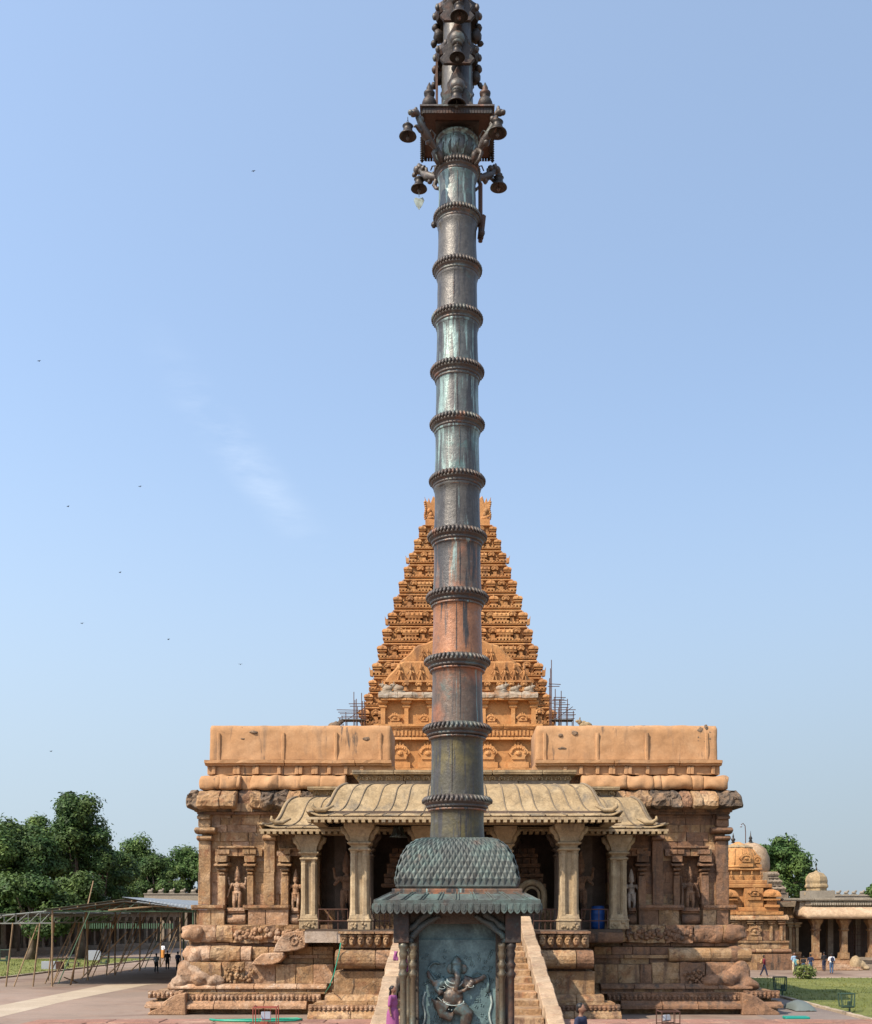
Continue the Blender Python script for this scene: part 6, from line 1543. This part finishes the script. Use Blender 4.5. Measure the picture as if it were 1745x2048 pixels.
rm = empty('right_hall', 'long low stone hall with curved porch eave at the right edge', 'temple', (px(1680, 101), 101, 0))
RY = 101.0
def rz2(y): return pz(y, RY)
def rc(pa, pb, yt, yb, dy=0, **k):
    k.setdefault('d', 1.0); k.setdefault('wid', (1.2, 2.2)); course(rm, px(pa, RY), px(pb, RY), RY+dy, rz2(yb), rz2(yt), **k)
MB().box(px(1560, RY), px(1600, RY), RY+1, RY+12, 0, rz2(1800)).build('core_wall', M['stone_brown'], rm); MB().box(px(1600, RY), px(1840, RY), RY+4.5, RY+12, 0, rz2(1800)).build('back_wall', M['shade_stone'], rm)
MB().box(px(1590, RY), px(1840, RY), RY-1.5, RY+4.5, rz2(1838)+.25, rz2(1800)).build('roof_block', M['grey_stone'], rm)
MB().box(px(1598, RY), px(1840, RY), RY-1.3, RY+4.6, 0, rz2(1917)).build('floor_block', M['stone'], rm)
rc(1556, 1840, 1797, 1803, -1.6, kind='ledge', p=.3, m='gal_roof', amp=.02); rc(1556, 1612, 1804, 1814, .2, kind='box', p=.2, m='grey_stone', amp=.03); rc(1600, 1840, 1803, 1812, -1.6, kind='box', p=.05, m='grey_stone', amp=.02)
tb_ = None
for k in range(48):
    x = px(1612+k*4.6, RY)
    if tb_ is None: tb_ = MB().box(-.06, .06, -.12, .1, 0, .22).build('frieze_tooth', M['gal_roof'], rm, local=True); tb_.location = Vector((x, RY-1.72, rz2(1811)))-wpos(rm)
    else: put(tb_, 'frieze_tooth', rm, (x, RY-1.72, rz2(1811)))
kp = pblock(px(1600, RY-1.5), px(1850, RY), RY-1.5, rz2(1838), prof('kapota', rz2(1814)-rz2(1838), 1.3, 2), nx=40, amp=.04, sub=.2, ins=.3)
fixn(kp.build('curved_eave', M['coping'], rm, smooth=True))
for q in (1632, 1688, 1744, 1800):
    x = px(q, RY-1.0); MB().box(x-.42, x+.42, RY-1.4, RY-.6, rz2(1917), rz2(1905)).box(x-.28, x+.28, RY-1.28, RY-.72, rz2(1905), rz2(1862)).stack(x, RY-1, [(.3, rz2(1862)), (.4, rz2(1860)), (.3, rz2(1857)), (.34, rz2(1851)), (.52, rz2(1843)), (.52, rz2(1839))]).build('column', M['stone'], rm)
for q in (1660, 1715, 1770): x = px(q, RY+1.5); MB().box(x-.25, x+.25, RY+1.2, RY+1.8, rz2(1914), rz2(1838)).build('inner_column', M['grey_stone'], rm)
for k in range(9): MB().box(px(1702+k*4.6, RY), px(1702.8+k*4.6, RY), RY+.5, RY+.55, rz2(1914), rz2(1850)).build('grille_bar', M['iron'], rm)
for k in range(6): MB().box(px(1700, RY), px(1742, RY), RY+.5, RY+.55, rz2(1914-k*11), rz2(1913-k*11)).build('grille_bar', M['iron'], rm)
rc(1560, 1602, 1815, 1845, .5, kind='box', p=0, mats=['stone', 'stone_brown'], wid=(.6, 1.1), amp=.02); rc(1560, 1602, 1845, 1905, .5, kind='box', p=0, mats=['stone', 'stone_brown'], wid=(.5, .9), amp=.02)
for q in (1567, 1583, 1597): MB().box(px(q-2.5, RY), px(q+2.5, RY), RY+.2, RY+.6, rz2(1904), rz2(1856)).stack(px(q, RY), RY+.4, [(.12, rz2(1856)), (.32, rz2(1853)), (.2, rz2(1851)), (.4, rz2(1847)), (.4, rz2(1845))]).build('pilaster', M['buff_pillar'], rm)
rc(1556, 1604, 1904, 1912, .2, kind='ledge', p=.3, m='stone', amp=.02); rc(1556, 1604, 1912, 1938, .2, kind='box', p=.2, m='stone_brown', amp=.02)
for k in range(5): MB().box(px(1598+0*k, RY), px(1700, RY), RY-1.3-.42*(k+1), RY-1.3-.42*k+.05, 0, rz2(1917)*(5-k)/6).build('porch_step', M['stone_pink'], rm, bevel=.03)
rc(1705, 1850, 1914, 1924, -1.3, kind='ledge', p=.3, m='grey_stone', amp=.02); rc(1705, 1850, 1924, 1945, -1.3, kind='box', p=.1, m='grey_stone', amp=.02)
lump('stair_beast', 'buff_pillar', [((px(1712, RY-2.5), RY-2.5, .6), (.5, .5, .7)), ((px(1722, RY-2.5), RY-2.5, .4), (.5, .4, .45)), ((px(1731, RY-2.5), RY-2.6, .2), (.4, .35, .25))], parent=rm)
pd = empty('pale_domed_turret', 'pale weathered domed turret above the right hall roof', 'turret', (px(1635, 122), 122, 0))
q = lambda y: pz(y, 122)
MB().box(px(1612, 122), px(1662, 122), 120.5, 124, 0, q(1782)).build('wall', M['gal_roof'], pd)
MB().lathe(px(1635, 122), 122.2, [(1.35, q(1790)), (1.35, q(1785)), (1.15, q(1783)), (1.15, q(1777)), (1.32, q(1775)), (1.32, q(1772)), (1.2, q(1768)), (1.25, q(1762)), (1.15, q(1754)), (.8, q(1747)), (.3, q(1744)), (.1, q(1741))], 8).jig(.04, 2).build('dome', M['buff'], pd, smooth=False)
MB().lathe(px(1635, 122), 122.2, [(.12, q(1742)), (.1, q(1738)), (.01, q(1732))], 8).build('finial', M['bell'], pd)

# ------------------------------------------------------------------ people
def person(label, x, y, z, h, top, bottom, rz=0, pose='stand', pack=None, skirt=False, hairlong=False, group='visitors in the temple yard'):
    r = empty('person', label, 'person', (x, y, z), group, rz); k = h/1.7; b = MB()
    st_ = {'stand': .04, 'walk': .26}[pose]
    def V(a, c, d): return (a*k, c*k, d*k)
    for s in (-1, 1):
        ky = s*st_
        capsule(b, V(s*.09, 0, .88), V(s*.10, ky*.5-.02, .48), .085*k, .06*k, 8); capsule(b, V(s*.10, ky*.5-.02, .48), V(s*.10, ky+.02, .08), .055*k, .04*k, 8)
        b.ell(V(s*.10, ky-.05, .04), (.045*k, .12*k, .04*k), 8)
        ay = -s*st_*.8
        capsule(b, V(s*.19, 0, 1.36), V(s*.25, ay*.4, 1.10), .05*k, .04*k, 8); capsule(b, V(s*.25, ay*.4, 1.10), V(s*.24, ay-.06, .86), .038*k, .028*k, 8); b.ell(V(s*.24, ay-.08, .80), (.03*k, .035*k, .055*k), 8)
    b.ell(V(0, 0, .95), (.16*k, .12*k, .14*k)); b.ell(V(0, 0, 1.15), (.15*k, .11*k, .2*k)); b.ell(V(0, 0, 1.33), (.20*k, .11*k, .12*k))
    capsule(b, V(0, 0, 1.4), V(0, -.01, 1.5), .05*k, .05*k, 8); b.ell(V(0, -.02, 1.6), (.078*k, .095*k, .115*k)); b.ell(V(0, -.12, 1.58), (.014*k, .02*k, .022*k), 6)
    for s in (-1, 1): b.ell(V(s*.08, 0, 1.59), (.012*k, .02*k, .03*k), 6)
    b.build('body', M['skin'], r, remesh=.022*k, local=True)
    b = MB(); b.ell(V(0, 0, 1.16), (.175*k, .135*k, .25*k)); b.ell(V(0, 0, 1.33), (.225*k, .13*k, .12*k)); b.ell(V(0, 0, 1.0), (.175*k, .135*k, .13*k))
    for s in (-1, 1): ay = -s*st_*.8; capsule(b, V(s*.19, 0, 1.37), V(s*.25, ay*.4, 1.12), .065*k, .058*k, 8)
    b.build('shirt', M[top], r, remesh=.025*k, local=True)
    b = MB()
    if skirt: b.lathe(0, 0, [(.16*k, 1.0*k), (.19*k, .85*k), (.21*k, .5*k), (.25*k, .12*k), (.24*k, .1*k)], 16); b.jig(.02, 5)
    else:
        b.ell(V(0, 0, .93), (.175*k, .135*k, .13*k))
        for s in (-1, 1):
            ky = s*st_; capsule(b, V(s*.09, 0, .88), V(s*.10, ky*.5-.02, .48), .10*k, .078*k, 8); capsule(b, V(s*.10, ky*.5-.02, .48), V(s*.10, ky+.02, .12), .075*k, .062*k, 8)
    b.build('lower_clothes', M[bottom], r, remesh=.025*k, local=True)
    b = MB(); b.ell(V(0, .015, 1.635), (.088*k, .10*k, .10*k)); b.ell(V(0, .05, 1.58), (.08*k, .06*k, .09*k))
    if hairlong: b.ell(V(0, .09, 1.62), (.05*k, .05*k, .05*k)); capsule(b, V(0, .08, 1.5), V(0, .12, 1.25), .05*k, .03*k, 8)
    b.build('hair', M['hair'], r, remesh=.02*k, local=True)
    if pack:
        bb = MB(); bb.ell(V(0, .2, 1.2), (.16*k, .10*k, .22*k)); bb.ell(V(0, .27, 1.1), (.12*k, .07*k, .1*k)); bb.build('backpack', M[pack], r, smooth=True, local=True)
    return r
def gpos(x, yfoot): Y = CAMZ*FPX/(yfoot-HYP); return px(x, Y), Y
def P_(label, x, yf, h, top, bot, **k): X_, Y_ = gpos(x, yf); return person(label, X_, Y_, 0, h, top, bot, **k)
P_('person in a maroon shirt walking past the shrine base', 1529, 1953, 1.68, 'maroon_cloth', 'navy_cloth', rz=R(80), pose='walk', pack='tan_bag')
P_('taller person in a light blue shirt and pale trousers, rear of the close pair', 1589, 1947, 1.75, 'light_blue_cloth', 'cream_cloth', rz=R(20))
P_('person in a teal shirt and dark jeans in front of the light blue one', 1594, 1951, 1.55, 'teal_cloth', 'navy_cloth', rz=R(200), pack='tan_bag')
P_('short person in black top and jeans beside the bush on the lawn edge', 1608, 1946, 1.42, 'black_cloth', 'denim', rz=R(150))
P_('person in navy top and faded jeans standing between two black tops', 1622, 1947, 1.62, 'navy_cloth', 'denim', rz=R(170), pose='walk')
P_('person all in black standing at the right porch steps', 1649, 1943, 1.68, 'black_cloth', 'navy_cloth', rz=R(190))
P_('person in white shirt and jeans carrying a navy backpack, seen from behind', 1664, 1948, 1.70, 'white_cotton', 'denim', rz=R(180), pack='navy_cloth')
P_('person in white shirt and orange wrap walking under the shed', 326, 1918, 1.72, 'white_cotton', 'orange_cloth', rz=R(160), skirt=True)
P_('person in grey shirt and dark trousers, leftmost under the shed', 313, 1946, 1.66, 'grey_cloth', 'black_cloth', rz=R(170))
P_('person in dark clothes, middle one of three in the shed shade', 335, 1940, 1.72, 'black_cloth', 'black_cloth', rz=R(190))
P_('person in dark clothes nearest the hall corner in the shed shade', 356, 1942, 1.68, 'navy_cloth', 'black_cloth', rz=R(160))
person('woman in a pink patterned dress standing at the left stair cheek', px(786, 30.5), 30.5, PZ, 1.50, 'pink_cloth', 'pink_cloth', rz=R(70), skirt=True, hairlong=True, group='people on the stone platform')
person('black-haired man in a dark shirt cut by the bottom photo edge', px(1162, 23), 23, PZ, 1.62, 'navy_cloth', 'black_cloth', rz=R(60), group='people on the stone platform')

# ------------------------------------------------------------------ small things
# hose
def on_front(x, Y, y): return (px(x, Y), Y, pz(y, Y))
hp = [(px(420, 36.2), 36.2, PZ+.04), (px(435, 35.9), 35.9, PZ+.04), (px(500, 36.1), 36.1, PZ+.04), (px(560, 36.3), 36.3, PZ+.05), (px(595, 36.4), 36.4, PZ+.05), (px(604, 36.2), 36.2, PZ+.04), (px(590, 35.8), 35.8, PZ+.04), (px(520, 35.6), 35.6, PZ+.04), (px(450, 35.7), 35.7, PZ+.04), (px(424, 36.0), 36.0, PZ+.04)]
tag(MB().path(hp, .035, 7).build('garden_hose', M['hose'], smooth=True), 'green hose looped flat on the red platform edge', 'hose')
hp = [on_front(682, 50.0, 1886), on_front(679, 49.95, 1905), on_front(673, 49.8, 1930), on_front(668, 49.8, 1950), on_front(660, 49.6, 1972), on_front(650, 54.0, 1988)]
tag(MB().path(hp, .026, 7).build('garden_hose', M['hose'], smooth=True), 'thin green hose hanging down the left side of the porch base', 'hose')
# floodlight cages on the platform
def flood(label, x, y, z, w, h, m, tilt=0, paint='redpaint'):
    r = empty('floodlight', label, 'floodlight', (x, y, z), None, tilt); b = MB(); t = .018
    for sx in (-1, 1):
        for sy in (-1, 1): b.tube((sx*w/2, sy*w*.3, 0), (sx*w/2, sy*w*.3, h), t)
        b.tube((sx*w/2, -w*.3, h), (sx*w/2, w*.3, h+.04), t)
    for sy in (-1, 1): b.tube((-w/2, sy*w*.3, h), (w/2, sy*w*.3, h), t).tube((-w/2, sy*w*.3, .08), (w/2, sy*w*.3, .08), t)
    b.build('cage_frame', M[paint], r, local=True)
    for k in range(3): MB().tube((-w/2+w*(k+1)/4, -w*.3, .1), (-w/2+w*(k+1)/4, -w*.3, h), .006).build('cage_bar', M[paint], r, local=True)
    hb = MB().box(-w*.2, w*.22, -.05, .12, h*.35, h*.78).build('lamp_housing', M['lampglass'], r, local=True, bevel=.02); hb.rotation_euler = (R(-18), 0, R(10))
    MB().box(-w*.25, w*.1, -.1, .1, .0, h*.25).build('ballast_box', M[paint], r, local=True, bevel=.01)
    return r
flood('red caged floodlight on the platform left of the porch base', px(532, 34.3), 34.3, PZ, .72, .60, 'lampglass')
flood('small rusty caged floodlight on the platform right of the porch base', px(1337, 34.5), 34.5, PZ, .62, .45, 'lampglass', tilt=.3, paint='iron')
def lawn_lamp(label, x, y, w, h, tilt=0):
    r = empty('lawn_lamp', label, 'lamp', (x, y, .1), 'caged lamps on the lawns', tilt); b = MB()
    for a, c in (((-w/2, 0, h*.35), (-w/2-.05, .1, h)), ((w/2, 0, h*.35), (w/2+.05, .1, h)), ((-w/2, 0, h*.35), (w/2, 0, h*.35)), ((-w/2-.05, .1, h), (w/2+.05, .1, h)), ((-w/2, .35, h*.35), (-w/2-.05, .4, h)), ((w/2, .35, h*.35), (w/2+.05, .4, h)), ((-w/2-.05, .4, h), (w/2+.05, .4, h)), ((-w/2-.05, .1, h), (-w/2-.05, .4, h)), ((w/2+.05, .1, h), (w/2+.05, .4, h)), ((-w/2, .35, h*.35), (w/2, .35, h*.35))): b.tube(a, c, .035)
    b.build('cage_frame', M['greenpaint'], r, local=True)
    for k in range(5): MB().tube((-w/2+w*(k+.5)/5, 0, h*.35), (-w/2+w*(k+.5)/5, .1, h), .008).build('cage_bar', M['greenpaint'], r, local=True)
    MB().box(w*.1, w*.35, .1, .3, h*.35, h*.6).build('lamp_housing', M['greenpaint'], r, local=True, bevel=.02)
    MB().tube((w*.2, .15, 0), (w*.2, .15, h*.36), .05).box(-w*.6, w*.5, .0, .06, h*.28, h*.33).build('stand', M['greenpaint'], r, local=True)
X_, Y_ = gpos(1563, 1997); lawn_lamp('green caged lamp nearer the hall on the right lawn', X_, Y_, .62, 1.15)
X_, Y_ = gpos(1694, 2031); lawn_lamp('green caged lamp further out on the right lawn', X_+.1, Y_, .62, .95, .1)
X_, Y_ = gpos(208, 1936); lawn_lamp('green caged lamp on the left lawn beside the white board', X_, Y_, .7, 1.0)
X_, Y_ = gpos(8, 1934); r_ = lawn_lamp('reddish cage lamp at the far left edge of the lawn', X_, Y_, .9, 1.5)
sb = empty('sign_board', 'pale standing board on the left lawn behind the poles', 'sign', (*gpos(189, 1928), 0))
X_, Y_ = gpos(189, 1928); MB().box(X_-.62, X_+.62, Y_, Y_+.06, .35, 1.35).build('board', M['lampglass'], sb, bevel=.02)
for s in (-1, 1): MB().box(X_+s*.5-.03, X_+s*.5+.03, Y_+.062, Y_+.12, 0, 1.3).build('leg', M['iron'], sb)
X_, Y_ = gpos(104, 1942); wb = empty('white_cabinet', 'low white slatted cabinet on the edge of the left lawn', 'cabinet', (X_, Y_, 0))
MB().box(X_-.95, X_+.35, Y_, Y_+.7, .1, .82).build('cabinet_body', M['lampglass'], wb, bevel=.03)
for k in range(5): MB().box(X_+.4+.1*k-.03, X_+.4+.1*k+.03, Y_-.02, Y_+.7, .12, .8).build('slat', M['iron'], wb)
X_, Y_ = gpos(145, 1936); bn = empty('garden_bench', 'small dark bench under the bamboo poles on the left lawn', 'bench', (X_, Y_, 0))
MB().box(X_-.6, X_+.6, Y_, Y_+.4, .42, .48).build('seat', M['wood'], bn)
for s in (-1, 1): MB().box(X_+s*.5-.04, X_+s*.5+.04, Y_+.05, Y_+.35, .0, .42).build('leg', M['wood'], bn)
# bush, tarpaulin, mat
X_, Y_ = gpos(1611, 1962); rnd = random.Random(4); b = MB()
for k in range(900):
    d = Vector((rnd.gauss(0, 1), rnd.gauss(0, 1), rnd.gauss(0, 1))).normalized()*rnd.uniform(.5, 1); p = Vector((X_+d.x*.9, Y_+d.y*.7, .65+d.z*.62)); u = Vector((rnd.uniform(-1, 1), rnd.uniform(-1, 1), rnd.uniform(-1, 1))).normalized()*.09; w = u.orthogonal().normalized()*.06
    b.add([p-u, p-w, p+u, p+w], [(0, 1, 2, 3)])
bu = empty('clipped_bush', 'rounded olive bush at the far edge of the right lawn', 'bush', (X_, Y_, 0)); b.build('foliage', M['leaf_c'], bu); MB().tube((X_, Y_, 0), (X_, Y_, .6), .08).build('stem', M['bark'], bu)
X_, Y_ = gpos(1588, 2020); b = MB()
n_ = 14; vs = []
for i in range(n_+1):
    for j in range(n_+1):
        a, c = -1+2*i/n_, -1+2*j/n_; vs.append((X_+.3+a*.55, Y_+c*1.2, .03+.45*max(0, 1-a*a)**.5*max(0, 1-c*c)**.5+.03*random.random()))
b.add(vs, [(i*(n_+1)+j, (i+1)*(n_+1)+j, (i+1)*(n_+1)+j+1, i*(n_+1)+j+1) for i in range(n_) for j in range(n_)])
tag(fixn(b.build('tarpaulin', M['greensheet'], smooth=True)), 'grey-green tarpaulin heap beside the hall right corner', 'tarpaulin')
X_, Y_ = gpos(1590, 2040); tag(MB().box(X_-.5, X_+.65, Y_-.3, Y_+.3, .02, .16).jig(.03, 3).build('rolled_mat', M['turq'], bevel=.04), 'turquoise green mat on the ground at the hall right corner', 'mat')
# blue drum on the porch
dx, dyy = px(1198, 55.3), 55.6
dr = empty('plastic_drum', 'blue plastic drum behind the railing on the porch', 'drum', (dx, dyy, FZ))
MB().lathe(dx, dyy, [(.30, FZ), (.34, FZ+.03), (.35, FZ+.3), (.365, FZ+.34), (.35, FZ+.38), (.35, FZ+.72), (.365, FZ+.76), (.35, FZ+.8), (.34, FZ+1.08), (.30, FZ+1.12)], 24).build('drum_body', M['drum'], dr, smooth=True)
MB().lathe(dx, dyy, [(.31, FZ+1.1), (.32, FZ+1.16), (.05, FZ+1.17)], 24).build('lid', M['drum'], dr, smooth=True)
# railings between the pillars
def railing(label, xa, xb, Y, n):
    r = empty('iron_railing', label, 'railing', ((xa+xb)/2, Y, FZ), 'rusty railings between the porch pillars')
    for z in (.42, .98): MB().tube((xa, Y, FZ+z), (xb, Y, FZ+z), .028).build('rail', M['iron'], r)
    for k in range(n+1): x = xa+(xb-xa)*k/n; MB().tube((x, Y+.05, FZ), (x, Y+.05, FZ+1.0), .022).build('post', M['iron'], r)
railing('rusty railing between the two left porch pillars', px(637, 53.5), px(696, 53.5), 53.5, 3)
railing('rusty railing just left of the stair head', px(738, 52.3), px(780, 52.3), 52.3, 4)
railing('rusty railing just right of the stair head', px(1068, 52.3), px(1114, 52.3), 52.3, 4)
railing('rusty railing in front of the blue drum', px(1164, 53.5), px(1216, 53.5), 53.5, 3)
# hanging bell in the porch
hb = empty('hanging_bell', 'large dull green bell hanging inside the porch left of the pole', 'bell', (px(797, 54), 54, 9.5))
bx_ = px(797, 54); MB().tube((bx_, 54, 9.45), (bx_, 54, 9.3), .03).build('chain', M['bell'], hb)
MB().lathe(bx_, 54, [(.05, 9.35), (.22, 9.3), (.28, 9.1), (.34, 8.9), (.46, 8.78), (.44, 8.77)], 20, cap=False).build('bell_cup', M['cop_b'], hb, smooth=True)
# pink cloth tied on the left colonnettes
for q, y0_, y1_, lb in ((793, 1903, 1922, 'pink cloth tied to the outer left colonnette of the pole base'), (813, 1903, 1945, 'longer pink cloth hanging behind the inner left colonnette')):
    Yc = 16.15 if q < 800 else 16.3; b = MB(); vs = []
    for i in range(7):
        t = i/6; z = pz(y0_+(y1_-y0_)*t, Yc)
        for j in range(4): vs.append((px(q-5+j*2.6, Yc)+.012*math.sin(i+j), Yc+.015*math.sin(j*2+i), z))
    b.add(vs, [(i*4+j, i*4+j+1, (i+1)*4+j+1, (i+1)*4+j) for i in range(6) for j in range(3)])
    o = b.build('cloth_strip', M['pink_cloth'], smooth=True); m_ = o.modifiers.new('t', 'SOLIDIFY'); m_.thickness = .01; tag(o, lb, 'cloth')
# birds
for k, (q, y, lb) in enumerate(((78, 722, 'tiny dark bird far out at the left edge of the sky'), (280, 973, 'tiny bird left of the cloud wisp end'), (136, 1013, 'small bird low left below the one beside the wisp'), (240, 1145, 'bird between the wisp and the low left pair'),
        (164, 1247, 'bird low in the left sky, left one of two'), (337, 1279, 'bird low in the left sky, right one of two'), (481, 1329, 'tiny bird left of the tower base'), (507, 342, 'single bird high up left of the pole top'), (102, 1503, 'lowest bird above the left trees'))):
    Y = 150; x, z = px(q, Y), pz(y, Y); r = empty('flying_bird', lb, 'bird', (x, Y, z), 'birds in the sky', random.uniform(-.6, .6))
    MB().ell((0, 0, 0), (.06, .16, .055), 8).build('body', M['hair'], r, smooth=True, local=True)
    for s in (-1, 1): MB().add([(0, -.08, .02), (s*.16, -.03, .09), (s*.34, .05, .04), (s*.15, .08, .07), (0, .08, .02)], [(0, 1, 2, 3, 4)]).build('wing', M['hair'], r, local=True)
